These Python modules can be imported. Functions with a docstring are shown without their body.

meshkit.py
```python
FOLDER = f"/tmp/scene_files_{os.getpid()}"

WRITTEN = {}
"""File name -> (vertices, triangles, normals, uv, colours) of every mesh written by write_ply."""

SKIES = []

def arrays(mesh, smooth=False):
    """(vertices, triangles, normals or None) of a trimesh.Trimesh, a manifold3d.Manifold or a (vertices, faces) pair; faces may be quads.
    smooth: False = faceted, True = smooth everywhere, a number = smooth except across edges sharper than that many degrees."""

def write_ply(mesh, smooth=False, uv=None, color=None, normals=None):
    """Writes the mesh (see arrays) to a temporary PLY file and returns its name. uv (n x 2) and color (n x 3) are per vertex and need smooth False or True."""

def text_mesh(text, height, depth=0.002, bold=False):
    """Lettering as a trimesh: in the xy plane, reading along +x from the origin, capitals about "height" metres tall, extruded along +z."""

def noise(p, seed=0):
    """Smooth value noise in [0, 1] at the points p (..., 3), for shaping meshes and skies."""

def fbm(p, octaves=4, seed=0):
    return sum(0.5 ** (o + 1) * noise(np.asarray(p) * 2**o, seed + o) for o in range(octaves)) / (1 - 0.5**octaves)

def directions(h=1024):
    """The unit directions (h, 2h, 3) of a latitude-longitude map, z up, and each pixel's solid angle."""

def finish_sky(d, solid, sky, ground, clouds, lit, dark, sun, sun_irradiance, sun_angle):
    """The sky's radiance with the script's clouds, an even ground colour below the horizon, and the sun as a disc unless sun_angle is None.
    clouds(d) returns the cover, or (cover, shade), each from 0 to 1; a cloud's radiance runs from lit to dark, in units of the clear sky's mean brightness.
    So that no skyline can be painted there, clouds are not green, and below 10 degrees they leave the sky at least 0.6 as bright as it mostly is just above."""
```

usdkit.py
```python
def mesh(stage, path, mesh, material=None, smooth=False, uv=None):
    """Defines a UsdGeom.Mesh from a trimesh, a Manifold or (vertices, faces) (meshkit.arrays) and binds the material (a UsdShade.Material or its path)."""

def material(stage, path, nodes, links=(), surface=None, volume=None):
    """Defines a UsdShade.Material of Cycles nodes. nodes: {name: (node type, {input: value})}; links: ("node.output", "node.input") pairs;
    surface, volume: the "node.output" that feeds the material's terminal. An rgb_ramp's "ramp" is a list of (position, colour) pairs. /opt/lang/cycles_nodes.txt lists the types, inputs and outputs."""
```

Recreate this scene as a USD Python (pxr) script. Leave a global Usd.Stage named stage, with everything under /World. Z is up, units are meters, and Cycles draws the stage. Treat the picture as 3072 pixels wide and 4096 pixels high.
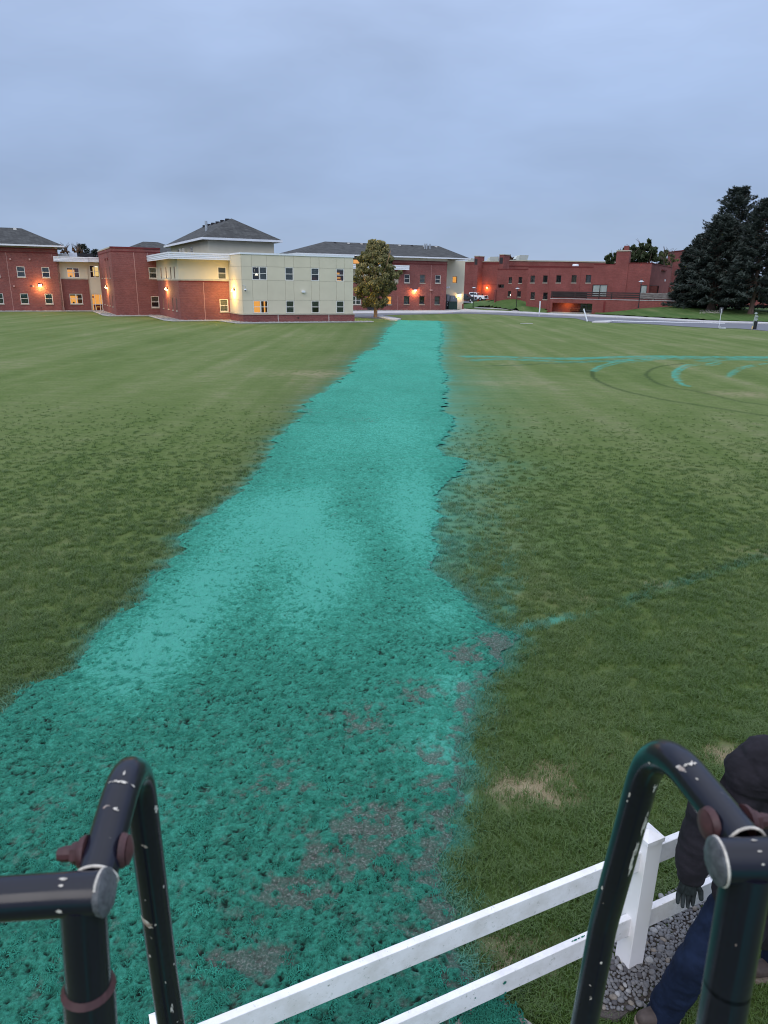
import math, random
import numpy as np, trimesh, manifold3d as m3, usdkit, meshkit
from pxr import Usd, UsdGeom, UsdLux, UsdShade, Gf, Sdf, Vt
from shapely.geometry import Polygon, box as sbox
from scipy.spatial import cKDTree

# ------------------------------------------------------------------ camera, sky, sun, exposure
stage = Usd.Stage.CreateInMemory()
UsdGeom.SetStageUpAxis(stage, UsdGeom.Tokens.z)
UsdGeom.SetStageMetersPerUnit(stage, 1.0)
UsdGeom.Xform.Define(stage, '/World')
UsdGeom.Scope.Define(stage, '/World/Looks')
RNG = np.random.default_rng(7)

EYE = np.array([0.0, 0.0, 4.0])                 # standing on a truck's platform
FOC, PITCH, ROLL = 2840.0, math.radians(17.71), math.radians(0.85)
FW = np.array([0, math.cos(PITCH), -math.sin(PITCH)])
_up = np.array([0, math.sin(PITCH), math.cos(PITCH)])
_rt = np.array([1.0, 0, 0])
RT = math.cos(ROLL) * _rt + math.sin(ROLL) * _up
UP = -math.sin(ROLL) * _rt + math.cos(ROLL) * _up

EXPOSURE = 0.25
cam = UsdGeom.Camera.Define(stage, '/World/camera')
cam.AddTransformOp().Set(Gf.Matrix4d(*RT, 0, *UP, 0, *(-FW), 0, *EYE, 1))
cam.CreateFocalLengthAttr(6.86)
cam.CreateHorizontalApertureAttr(6.86 * 3072 / FOC)
cam.CreateVerticalApertureAttr(6.86 * 4096 / FOC)
cam.CreateClippingRangeAttr(Gf.Vec2f(0.05, 3000))
cam.CreateFStopAttr(2.4)
cam.CreateFocusDistanceAttr(7.0)
cam.CreateExposureAttr(EXPOSURE)

SUN_EL, SUN_ROT = math.radians(38), math.radians(-150)
dome = UsdLux.DomeLight.Define(stage, '/World/sky')
dome.GetPrim().SetCustomDataByKey('kind', 'structure')
SKY = usdkit.material(stage, '/World/Looks/sky', {
    'sky': ('sky_texture', {'sky_type': 'single_scattering', 'sun_disc': False, 'sun_elevation': SUN_EL, 'sun_rotation': SUN_ROT, 'air_density': 1.0, 'aerosol_density': 1.5, 'ozone_density': 2.0}),
    'tc': ('texture_coordinate', {}),
    'sep': ('separate_xyz', {}),
    'zc': ('clamp', {'min': 0.0, 'max': 1.0}),
    'grad': ('rgb_ramp', {'ramp': [(0.0, (3.45, 4.35, 6.05)), (0.05, (3.1, 4.05, 5.85)), (0.12, (2.9, 3.85, 5.8)), (0.22, (3.3, 4.35, 6.5)), (0.34, (4.15, 5.3, 7.75)), (0.6, (8.4, 9.6, 12.6)), (1.0, (12.6, 13.8, 16.2))]}),
    'flat': ('mapping', {'scale': (1.0, 1.0, 3.2), 'rotation': (0.0, 0.0, 0.4)}),
    'n1': ('noise_texture', {'scale': 2.1, 'detail': 5.0, 'roughness': 0.5, 'distortion': 0.3}),
    'r1': ('map_range', {'from_min': 0.33, 'from_max': 0.67, 'to_min': 0.90, 'to_max': 1.09}),
    'n2': ('noise_texture', {'scale': 6.5, 'detail': 4.0, 'roughness': 0.55}),
    'r2': ('map_range', {'from_min': 0.3, 'from_max': 0.7, 'to_min': 0.965, 'to_max': 1.035}),
    'm': ('math', {'math_type': 'multiply'}),
    'sc': ('combine_xyz', {}),
    'cl': ('mix_color', {'blend_type': 'multiply', 'fac': 1.0, 'use_clamp': False}),
    'mix': ('mix_color', {'fac': 0.93, 'use_clamp': False}),
    'bg': ('background_shader', {'strength': 0.1})},
    [('tc.generated', 'sep.vector'), ('sep.z', 'zc.value'), ('zc.result', 'grad.fac'), ('tc.generated', 'flat.vector'), ('flat.vector', 'n1.vector'), ('flat.vector', 'n2.vector'),
     ('n1.fac', 'r1.value'), ('n2.fac', 'r2.value'), ('r1.result', 'm.value1'), ('r2.result', 'm.value2'), ('m.value', 'sc.x'), ('m.value', 'sc.y'), ('m.value', 'sc.z'),
     ('grad.color', 'cl.a'), ('sc.vector', 'cl.b'), ('sky.color', 'mix.a'), ('cl.result', 'mix.b'), ('mix.result', 'bg.color')], surface='bg.background')
UsdShade.MaterialBindingAPI.Apply(dome.GetPrim()).Bind(SKY)
sun = UsdLux.DistantLight.Define(stage, '/World/sun')
sun.CreateNormalizeAttr(True); sun.CreateIntensityAttr(0.25); sun.CreateAngleAttr(40.0); sun.CreateColorAttr(Gf.Vec3f(1.0, 0.93, 0.86))
_d = np.array([math.sin(SUN_ROT) * math.cos(SUN_EL), math.cos(SUN_ROT) * math.cos(SUN_EL), math.sin(SUN_EL)])   # towards the sun
_x = np.cross([0, 0, 1], _d); _x /= np.linalg.norm(_x); _y = np.cross(_d, _x)
sun.AddTransformOp().Set(Gf.Matrix4d(*_x, 0, *_y, 0, *_d, 0, 0, 0, 0, 1))

# ------------------------------------------------------------------ measuring: from a pixel of the photograph to the place it shows
def ray(px, py):
    return FW * FOC + RT * (px - 1536) + UP * (2048 - py)
def gnd(px, py, z=0.0):
    d = ray(px, py); return EYE + d * ((z - EYE[2]) / d[2])
def at_y(px, py, y):
    d = ray(px, py); return EYE + d * (y / d[1])
def at_t(px, py, t):
    return EYE + ray(px, py) * (t / FOC)
def project(p):
    d = np.asarray(p, float) - EYE; w = d @ FW
    return 1536 + FOC * (d @ RT) / w, 2048 - FOC * (d @ UP) / w
class Frame:
    def __init__(s, o, az):
        s.o = np.array([o[0], o[1], 0.0]); s.az = az; a = math.radians(az)
        s.u = np.array([math.cos(a), math.sin(a), 0]); s.v = np.array([-math.sin(a), math.cos(a), 0])
    def loc(s, p):
        d = np.asarray(p, float) - s.o; return np.array([d @ s.u, d @ s.v, p[2]])
    def wld(s, u, v, z=0.0): return s.o + s.u * u + s.v * v + np.array([0, 0, z])
    def on_v(s, px, py, v):
        d = ray(px, py); return s.loc(EYE + d * ((v - (EYE - s.o) @ s.v) / (d @ s.v)))
    def on_u(s, px, py, u):
        d = ray(px, py); return s.loc(EYE + d * ((u - (EYE - s.o) @ s.u) / (d @ s.u)))

# ------------------------------------------------------------------ prims
_used = {}
def fresh(parent, name):
    k = (str(parent), name); n = _used.get(k, 0); _used[k] = n + 1
    return f'{parent}/{name}' + (f'_{n:03d}' if n else '')
def tag(prim, label=None, cat=None, group=None, kind=None):
    for k, v in (('label', label), ('category', cat), ('group', group), ('kind', kind)):
        if v: prim.SetCustomDataByKey(k, v)
    return prim
def thing(name, label, cat, loc=(0, 0, 0), rotz=0.0, group=None):
    x = UsdGeom.Xform.Define(stage, fresh('/World', name))
    x.AddTranslateOp().Set(Gf.Vec3d(*map(float, loc)))
    if rotz: x.AddRotateZOp().Set(float(rotz))
    tag(x.GetPrim(), label, cat, group); return str(x.GetPath())
def obj(name, mesh, material, parent='/World', smooth=False, prim=None, **kw):
    path = fresh(parent, name)
    m = usdkit.mesh(stage, path, mesh, MAT[material], smooth=smooth)
    if prim:
        for k, v in prim.items():
            UsdGeom.PrimvarsAPI(m).CreatePrimvar(k, Sdf.ValueTypeNames.FloatArray, 'vertex').Set(Vt.FloatArray.FromNumpy(np.asarray(v, np.float32)))
    tag(m.GetPrim(), **kw); return path
def copy_of(src, name, label, cat, loc, rotz=0.0, group=None, scale=None):
    x = UsdGeom.Xform.Define(stage, fresh('/World', name)); x.AddTranslateOp().Set(Gf.Vec3d(*map(float, loc))); x.AddRotateZOp().Set(float(rotz))
    if scale: x.AddScaleOp().Set(Gf.Vec3f(*scale))
    x.GetPrim().GetReferences().AddInternalReference(Sdf.Path(src)); x.GetPrim().SetInstanceable(True)
    tag(x.GetPrim(), label, cat, group); return str(x.GetPath())

class MB:
    """collects simple solids into one mesh"""
    def __init__(s): s.V, s.F, s.n = [], [], 0
    def add(s, v, f):
        v = np.asarray(v, float); s.V.append(v); s.F.append(np.asarray(f, int) + s.n); s.n += len(v); return s
    def mesh(s, m): return s.add(m.vertices, m.faces)
    def box(s, x0, x1, y0, y1, z0, z1):
        v = [[x, y, z] for x in (x0, x1) for y in (y0, y1) for z in (z0, z1)]
        f = [[0, 1, 3], [0, 3, 2], [4, 6, 7], [4, 7, 5], [0, 4, 5], [0, 5, 1], [2, 3, 7], [2, 7, 6], [0, 2, 6], [0, 6, 4], [1, 5, 7], [1, 7, 3]]
        return s.add(v, f)
    def tube(s, pts, r, n=10, cap=True, up=(0, 0, 1)):
        v, f = tube(pts, r, n, cap); return s.add(v, f)
    def get(s): return (np.vstack(s.V), np.vstack(s.F))
    def ok(s): return s.n > 0

def tube(pts, r, n=10, cap=True):
    pts = np.asarray(pts, float); k = len(pts); r = np.broadcast_to(r, (k,))
    t = np.gradient(pts, axis=0); t /= np.linalg.norm(t, axis=1)[:, None]
    a = np.array([0, 0, 1.0]) if abs(t[0][2]) < 0.9 else np.array([1.0, 0, 0])
    V = []
    for i in range(k):
        x = np.cross(t[i], a); x /= np.linalg.norm(x); y = np.cross(t[i], x); a = np.cross(x, t[i])
        ang = np.arange(n) / n * 2 * np.pi
        V.append(pts[i] + r[i] * (np.cos(ang)[:, None] * x + np.sin(ang)[:, None] * y))
    V = np.vstack(V); F = []
    for i in range(k - 1):
        for j in range(n):
            a0, b0, c0, d0 = i * n + j, i * n + (j + 1) % n, (i + 1) * n + (j + 1) % n, (i + 1) * n + j
            F += [[a0, b0, c0], [a0, c0, d0]]
    if cap:
        V = np.vstack([V, pts[0], pts[-1]]); m = len(V)
        for j in range(n):
            F += [[m - 2, (j + 1) % n, j], [m - 1, (k - 1) * n + j, (k - 1) * n + (j + 1) % n]]
    return V, np.array(F)
def bez(p, n=16):
    """smooth curve through the points"""
    from scipy.interpolate import CubicSpline
    p = np.asarray(p, float); s = np.concatenate([[0], np.cumsum(np.linalg.norm(np.diff(p, axis=0), axis=1))])
    return CubicSpline(s, p)(np.linspace(0, s[-1], n))
def lathe(prof, n=20, axis=2):
    """prof: (radius, height) pairs"""
    prof = np.asarray(prof, float); ang = np.arange(n) / n * 2 * np.pi; k = len(prof)
    V = np.stack([prof[:, None, 0] * np.cos(ang), prof[:, None, 0] * np.sin(ang), np.broadcast_to(prof[:, None, 1], (k, n))], -1).reshape(-1, 3)
    F = []
    for i in range(k - 1):
        for j in range(n):
            a, b, c, d = i * n + j, i * n + (j + 1) % n, (i + 1) * n + (j + 1) % n, (i + 1) * n + j
            F += [[a, b, c], [a, c, d]]
    return V, np.array(F)
def extrude(poly, h):
    m = trimesh.creation.extrude_polygon(poly, h, engine='earcut'); return np.array(m.vertices), np.array(m.faces)

# ------------------------------------------------------------------ materials
MAT = {}
def principled(name, color, rough=0.7, spec=0.3, metallic=0.0, var=0.0, scale=3.0, bump=0.0, bscale=40.0, bdist=0.02, coat=0.0, extra=None, detail=4.0, color2=None, stretch=(1, 1, 1)):
    nodes = {'p': ('principled_bsdf', {'base_color': color, 'roughness': rough, 'specular_ior_level': spec, 'metallic': metallic, 'coat_weight': coat})}
    links = []
    if var or bump or color2:
        nodes['geo'] = ('texture_coordinate', {})
        nodes['map'] = ('mapping', {'scale': stretch})
        links.append(('geo.object', 'map.vector'))
    if var or color2:
        c2 = color2 or tuple(min(1, c * (1 + var)) for c in color); c1 = color if color2 else tuple(c * (1 - var) for c in color)
        nodes['n'] = ('noise_texture', {'scale': scale, 'detail': detail, 'roughness': 0.6})
        nodes['r'] = ('rgb_ramp', {'ramp': [(0.3, c1), (0.7, c2)]})
        links += [('map.vector', 'n.vector'), ('n.fac', 'r.fac'), ('r.color', 'p.base_color')]
    if bump:
        nodes['bn'] = ('noise_texture', {'scale': bscale, 'detail': 4.0}); nodes['b'] = ('bump', {'strength': bump, 'distance': bdist})
        links += [('map.vector', 'bn.vector'), ('bn.fac', 'b.height'), ('b.normal', 'p.normal')]
    MAT[name] = usdkit.material(stage, f'/World/Looks/{name}', nodes, links, surface='p.BSDF'); return MAT[name]
def emitter(name, color, strength):
    MAT[name] = usdkit.material(stage, f'/World/Looks/{name}', {'e': ('emission', {'color': color, 'strength': strength})}, [], surface='e.emission')
def brick(name, c1, c2, mortar):
    MAT[name] = usdkit.material(stage, f'/World/Looks/{name}', {
        'tc': ('texture_coordinate', {}), 's': ('separate_xyz', {}), 'a': ('math', {'math_type': 'add'}), 'c': ('combine_xyz', {}),
        'bt': ('brick_texture', {'color1': c1, 'color2': c2, 'mortar': mortar, 'scale': 1.0, 'brick_width': 0.215, 'row_height': 0.075, 'mortar_size': 0.006, 'mortar_smooth': 0.2, 'bias': -0.1}),
        'n': ('noise_texture', {'scale': 0.35, 'detail': 5.0, 'roughness': 0.65}), 'r': ('map_range', {'from_min': 0.3, 'from_max': 0.7, 'to_min': 0.8, 'to_max': 1.18}),
        'n2': ('noise_texture', {'scale': 1.0, 'detail': 2.0}), 'r2': ('map_range', {'from_min': 0.3, 'from_max': 0.7, 'to_min': 0.9, 'to_max': 1.1}), 'cs': ('mapping', {'scale': (0.6, 14.0, 1.0)}),
        'mm': ('math', {'math_type': 'multiply'}), 'g': ('combine_xyz', {}), 'm': ('mix_color', {'blend_type': 'multiply', 'fac': 1.0}),
        'b': ('bump', {'strength': 0.6, 'distance': 0.006, 'invert': True}),
        'p': ('principled_bsdf', {'roughness': 0.85, 'specular_ior_level': 0.2})},
        [('tc.object', 's.vector'), ('s.x', 'a.value1'), ('s.y', 'a.value2'), ('a.value', 'c.x'), ('s.z', 'c.y'), ('c.vector', 'bt.vector'), ('c.vector', 'n.vector'), ('n.fac', 'r.value'),
         ('c.vector', 'cs.vector'), ('cs.vector', 'n2.vector'), ('n2.fac', 'r2.value'), ('r.result', 'mm.value1'), ('r2.result', 'mm.value2'),
         ('mm.value', 'g.x'), ('mm.value', 'g.y'), ('mm.value', 'g.z'), ('bt.color', 'm.a'), ('g.vector', 'm.b'), ('m.result', 'p.base_color'), ('bt.fac', 'b.height'), ('b.normal', 'p.normal')], surface='p.BSDF')

brick('brick', (0.245, 0.078, 0.070), (0.175, 0.055, 0.052), (0.26, 0.16, 0.145))
brick('brick_old', (0.235, 0.066, 0.058), (0.175, 0.050, 0.046), (0.21, 0.11, 0.10))
principled('brick_band', (0.15, 0.030, 0.030), 0.85, 0.2, var=0.15, scale=2)
principled('stucco', (0.60, 0.555, 0.435), 0.9, 0.15, var=0.05, scale=0.5, bump=0.25, bscale=60)
principled('stucco_joint', (0.42, 0.39, 0.31), 0.9, 0.1)
principled('limestone', (0.42, 0.39, 0.32), 0.85, 0.2, var=0.1, scale=2)
principled('white_metal', (0.70, 0.73, 0.78), 0.5, 0.4, var=0.04, scale=1)
principled('white_frame', (0.72, 0.70, 0.66), 0.5, 0.4)
principled('brown_frame', (0.20, 0.13, 0.10), 0.5, 0.4)
principled('dark_frame', (0.03, 0.028, 0.03), 0.5, 0.4)
principled('sealant', (0.50, 0.30, 0.27), 0.8, 0.2)
principled('soffit', (0.25, 0.24, 0.20), 0.9, 0.1)
principled('blind', (0.16, 0.165, 0.15), 0.8, 0.1, var=0.25, scale=2.2, stretch=(0.4, 0.4, 8))
principled('curtain_white', (0.70, 0.74, 0.70), 0.8, 0.1, var=0.10, scale=3.5, stretch=(3, 3, 0.1))
principled('curtain_dark', (0.035, 0.036, 0.042), 0.8, 0.1, var=0.7, scale=3.0, stretch=(3, 3, 0.2))
principled('room_dark', (0.02, 0.022, 0.026), 0.8, 0.1)
principled('curtain_red', (0.16, 0.035, 0.025), 0.8, 0.1, var=0.2)
principled('roof_membrane', (0.035, 0.035, 0.04), 0.8, 0.2)
principled('steel', (0.42, 0.45, 0.48), 0.4, 0.5, metallic=0.6, var=0.15, scale=4)
principled('green_box', (0.018, 0.045, 0.038), 0.5, 0.4, var=0.2, scale=1.5)
principled('grey_box', (0.20, 0.22, 0.25), 0.5, 0.4, var=0.08)
principled('black_paint', (0.012, 0.012, 0.014), 0.35, 0.5)
principled('door_paint', (0.66, 0.58, 0.50), 0.5, 0.4, var=0.03)
principled('red_sign', (0.5, 0.05, 0.04), 0.5, 0.4)
principled('pvc', (0.80, 0.78, 0.78), 0.42, 0.45)
principled('concrete', (0.46, 0.45, 0.45), 0.9, 0.15, var=0.14, scale=0.8, bump=0.2)
principled('concrete_old', (0.33, 0.31, 0.27), 0.9, 0.15, var=0.3, scale=9, bump=0.6, bscale=60)
principled('asphalt', (0.145, 0.15, 0.17), 0.85, 0.3, var=0.10, scale=0.5, detail=8)
principled('road_paint', (0.75, 0.75, 0.75), 0.8, 0.2)
principled('river_rock', (0.26, 0.25, 0.24), 0.75, 0.3, var=0.5, scale=3)
principled('deck_wood', (0.045, 0.034, 0.034), 0.8, 0.2, var=0.4, scale=2, stretch=(0.3, 0.3, 6))
principled('deck_wood_worn', (0.075, 0.06, 0.055), 0.85, 0.2, var=0.5, scale=3, color2=(0.30, 0.28, 0.27), stretch=(0.5, 0.5, 6))
principled('bench_wood', (0.22, 0.07, 0.03), 0.7, 0.3, var=0.2)
principled('bark', (0.15, 0.105, 0.085), 0.9, 0.1, var=0.35, scale=5, bump=0.8, bscale=14, bdist=0.05, stretch=(1, 1, 0.25))
principled('bark_maple', (0.30, 0.20, 0.13), 0.9, 0.1, var=0.25, scale=5, bump=0.5, bscale=14, bdist=0.04, stretch=(1, 1, 0.25))
principled('twig', (0.12, 0.09, 0.075), 0.9, 0.1, var=0.2)
principled('car_black', (0.010, 0.010, 0.012), 0.25, 0.5, coat=0.8)
principled('car_white', (0.80, 0.81, 0.83), 0.25, 0.5, coat=0.8)
principled('tyre', (0.012, 0.012, 0.012), 0.8, 0.2)
principled('rim', (0.45, 0.45, 0.47), 0.35, 0.5, metallic=0.8)
principled('car_glass', (0.02, 0.024, 0.03), 0.08, 0.6)
principled('chrome', (0.6, 0.6, 0.62), 0.25, 0.5, metallic=1.0)
principled('headlight', (0.55, 0.6, 0.65), 0.1, 0.7)
principled('valve_green', (0.28, 0.33, 0.31), 0.5, 0.4, var=0.15)
principled('yellow_paint', (0.62, 0.45, 0.20), 0.6, 0.3)
principled('sign_back', (0.10, 0.10, 0.11), 0.5, 0.4, metallic=0.3)
principled('galv', (0.55, 0.57, 0.60), 0.5, 0.4, metallic=0.3, var=0.1)
principled('clerestory', (0.56, 0.60, 0.55), 0.45, 0.4, var=0.06, scale=0.8)
emitter('lamp_glow', (1.0, 0.62, 0.22), 14.0)
emitter('sodium_glow', (1.0, 0.50, 0.10), 9.0)
emitter('lit_orange', (1.0, 0.42, 0.09), 0.85)
emitter('lit_yellow', (1.0, 0.66, 0.25), 0.85)
emitter('lit_amber', (1.0, 0.47, 0.10), 0.6)
emitter('lit_white', (1.0, 0.9, 0.7), 1.6)
MAT['glass'] = usdkit.material(stage, '/World/Looks/glass', {'t': ('transparent_bsdf', {'color': (0.92, 0.94, 0.94)}), 'g': ('glossy_bsdf', {'color': (0.95, 0.95, 0.95), 'roughness': 0.02}), 'f': ('fresnel', {'IOR': 1.5}), 'm': ('mix_closure', {})},
    [('f.fac', 'm.fac'), ('t.BSDF', 'm.closure1'), ('g.BSDF', 'm.closure2')], surface='m.closure')
MAT['shingle'] = usdkit.material(stage, '/World/Looks/shingle', {
    'tc': ('texture_coordinate', {}), 's': ('separate_xyz', {}), 'a': ('math', {'math_type': 'add'}), 'z': ('math', {'math_type': 'multiply', 'value2': 2.2}), 'c': ('combine_xyz', {}),
    'bt': ('brick_texture', {'color1': (0.080, 0.082, 0.080), 'color2': (0.052, 0.053, 0.052), 'mortar': (0.035, 0.035, 0.038), 'scale': 1.0, 'brick_width': 0.5, 'row_height': 0.28, 'mortar_size': 0.018, 'bias': 0.0}),
    'n': ('noise_texture', {'scale': 1.2, 'detail': 6.0, 'roughness': 0.7}), 'r': ('rgb_ramp', {'ramp': [(0.3, (0.75, 0.75, 0.75)), (0.7, (1.25, 1.25, 1.25))]}), 'm': ('mix_color', {'blend_type': 'multiply', 'fac': 1.0, 'use_clamp': False}),
    'p': ('principled_bsdf', {'roughness': 0.9, 'specular_ior_level': 0.2})},
    [('tc.object', 's.vector'), ('s.x', 'a.value1'), ('s.y', 'a.value2'), ('a.value', 'c.x'), ('s.z', 'z.value1'), ('z.value', 'c.y'), ('c.vector', 'bt.vector'), ('tc.object', 'n.vector'), ('n.fac', 'r.fac'), ('bt.color', 'm.a'), ('r.color', 'm.b'), ('m.result', 'p.base_color')], surface='p.BSDF')

# ------------------------------------------------------------------ buildings
class Bld:
    """a building in its own frame: u along the front, v into the building"""
    def __init__(s, name, label, frame, u0, v0, cat='building'):
        s.f, s.u0, s.v0 = frame, u0, v0
        s.path = thing(name, label, cat, frame.wld(u0, v0), frame.az)
    def bx(s, mb, face, a0, a1, d0, d1, z0, z1, plane):
        if face == 'front': return mb.box(a0 - s.u0, a1 - s.u0, plane + d0 - s.v0, plane + d1 - s.v0, z0, z1)
        if face == 'left': return mb.box(plane + d0 - s.u0, plane + d1 - s.u0, a0 - s.v0, a1 - s.v0, z0, z1)
        if face == 'right': return mb.box(plane - d1 - s.u0, plane - d0 - s.u0, a0 - s.v0, a1 - s.v0, z0, z1)
    def put(s, face, plane, P):
        """points (a, z, d) -> local"""
        P = np.asarray(P, float); a, z, d = P.T
        if face == 'front': return np.stack([a - s.u0, plane + d - s.v0, z], 1)
        if face == 'left': return np.stack([plane + d - s.u0, a - s.v0, z], 1)
        return np.stack([plane - d - s.u0, a - s.v0, z], 1)
    def part(s, name, face, a0, a1, d0, d1, z0, z1, plane, mat, parent=None, **kw):
        mb = MB(); s.bx(mb, face, a0, a1, d0, d1, z0, z1, plane); return obj(name, mb.get(), mat, parent or s.path, **kw)
    def block(s, name, u0, u1, v0, v1, z0, z1, mat, parent=None, **kw):
        mb = MB().box(u0 - s.u0, u1 - s.u0, v0 - s.v0, v1 - s.v0, z0, z1); return obj(name, mb.get(), mat, parent or s.path, **kw)
    def wall(s, face, a0, a1, z0, z1, plane, mat, holes=(), thick=0.3, name='wall', **kw):
        p = sbox(a0, z0, a1, z1)
        for h in holes: p = p.difference(sbox(h[0], h[2], h[1], h[3]))
        V, F = [], []; n = 0
        for g_ in getattr(p, 'geoms', [p]):
            v, f = extrude(g_, thick); V.append(v); F.append(f + n); n += len(v)
        return obj(name, (s.put(face, plane, np.vstack(V)), np.vstack(F)), mat, s.path, **kw)
    def window(s, face, a0, a1, z0, z1, plane, style='blind', double=False, sill=True, frame='white_frame', rail=True, fw=0.075, depth=0.1, lintel=False, name='window', label=None):
        mb = MB(); B = lambda b0, b1, d0, d1, c0, c1, m=mb: s.bx(m, face, b0, b1, d0, d1, c0, c1, plane)
        d0, d1 = depth - 0.07, depth + 0.05
        B(a0, a0 + fw, d0, d1, z0, z1); B(a1 - fw, a1, d0, d1, z0, z1); B(a0 + fw, a1 - fw, d0, d1, z0, z0 + fw); B(a0 + fw, a1 - fw, d0, d1, z1 - fw, z1)
        zm = (z0 + z1) / 2
        if double: B((a0 + a1) / 2 - fw * 0.75, (a0 + a1) / 2 + fw * 0.75, d0, d1, z0 + fw, z1 - fw)
        if rail:
            for q0, q1 in (((a0 + fw, (a0 + a1) / 2 - fw * 0.75), ((a0 + a1) / 2 + fw * 0.75, a1 - fw)) if double else ((a0 + fw, a1 - fw),)):
                B(q0, q1, d0 + 0.015, d1 - 0.002, zm - 0.03, zm + 0.03)
        w = obj(name, mb.get(), frame, s.path, label=label)
        if sill:
            sm = MB(); B(a0 - 0.05, a1 + 0.05, -0.06, depth, z0 - 0.11, z0 - 0.003, sm); obj('sill', sm.get(), 'limestone', w)
        bays = ((a0 + fw, (a0 + a1) / 2 - fw * 0.75), ((a0 + a1) / 2 + fw * 0.75, a1 - fw)) if double else ((a0 + fw, a1 - fw),)
        for q0, q1 in bays:
            pm = MB(); B(q0, q1, depth, depth + 0.008, z0 + fw, z1 - fw, pm); obj('pane', pm.get(), 'glass', w)
        def panel(nm, b0, b1, dd, c0, c1, mt):
            pm = MB(); B(b0, b1, depth + dd, depth + dd + 0.015, c0, c1, pm); obj(nm, pm.get(), mt, w)
        e = 0.02
        if style == 'blind': panel('blind', a0 + e, a1 - e, 0.07, z0 + e, z1 - e, 'blind')
        elif style == 'half': panel('blind', a0 + e, a1 - e, 0.07, z0 + (z1 - z0) * 0.45, z1 - e, 'blind'); panel('back_wall', a0 - 0.3, a1 + 0.3, 0.5, z0 - 0.3, z1 + 0.1, 'room_dark')
        elif style == 'half_red':
            panel('blind', a0 + e, a1 - e, 0.07, z0 + (z1 - z0) * 0.45, z1 - e, 'blind'); panel('back_wall', a0 - 0.3, a1 + 0.3, 0.5, z0 - 0.3, z1 + 0.1, 'room_dark')
            panel('cabinet', a0 + 0.1, a1 - 0.1, 0.3, z0, z0 + (z1 - z0) * 0.32, 'curtain_red')
        elif style == 'dark': panel('back_wall', a0 - 0.3, a1 + 0.3, 0.5, z0 - 0.3, z1 + 0.3, 'room_dark')
        elif style == 'curtain_white': panel('curtain', a0 + e, a1 - e, 0.06, z0 + e, z1 - e, 'curtain_white')
        elif style == 'curtain_dark': panel('curtain', a0 + e, a1 - e, 0.06, z0 + e, z1 - e, 'curtain_dark')
        elif style in ('lit', 'lit_left', 'lit_room', 'lit_shelf', 'lit_lamp', 'lit_half'):
            W, Hh = a1 - a0, z1 - z0
            if style == 'lit':
                panel('lit_wall', a0 - 0.1, a1 + 0.1, 0.3, z0 - 0.1, z1 + 0.1, 'lit_orange')
            elif style == 'lit_left':      # orange wall on the left half, dark red curtain with a bright edge on the right
                panel('lit_wall', a0 - 0.1, a1 + 0.2, 0.35, z0 - 0.1, z1 + 0.1, 'lit_orange')
                panel('curtain', a0 + W * 0.52, a0 + W * 0.74, 0.1, z0 + e, z1 - e, 'curtain_red'); panel('curtain', a0 + W * 0.84, a1, 0.1, z0 + e, z1 - e, 'curtain_red')
            elif style == 'lit_room':
                panel('lit_wall', a0 - 0.1, a1 + 0.2, 0.45, z0 - 0.1, z0 + Hh * 0.8, 'lit_orange'); panel('ceiling', a0 - 0.1, a1 + 0.2, 0.45, z0 + Hh * 0.8, z1 + 0.2, 'room_dark')
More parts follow.
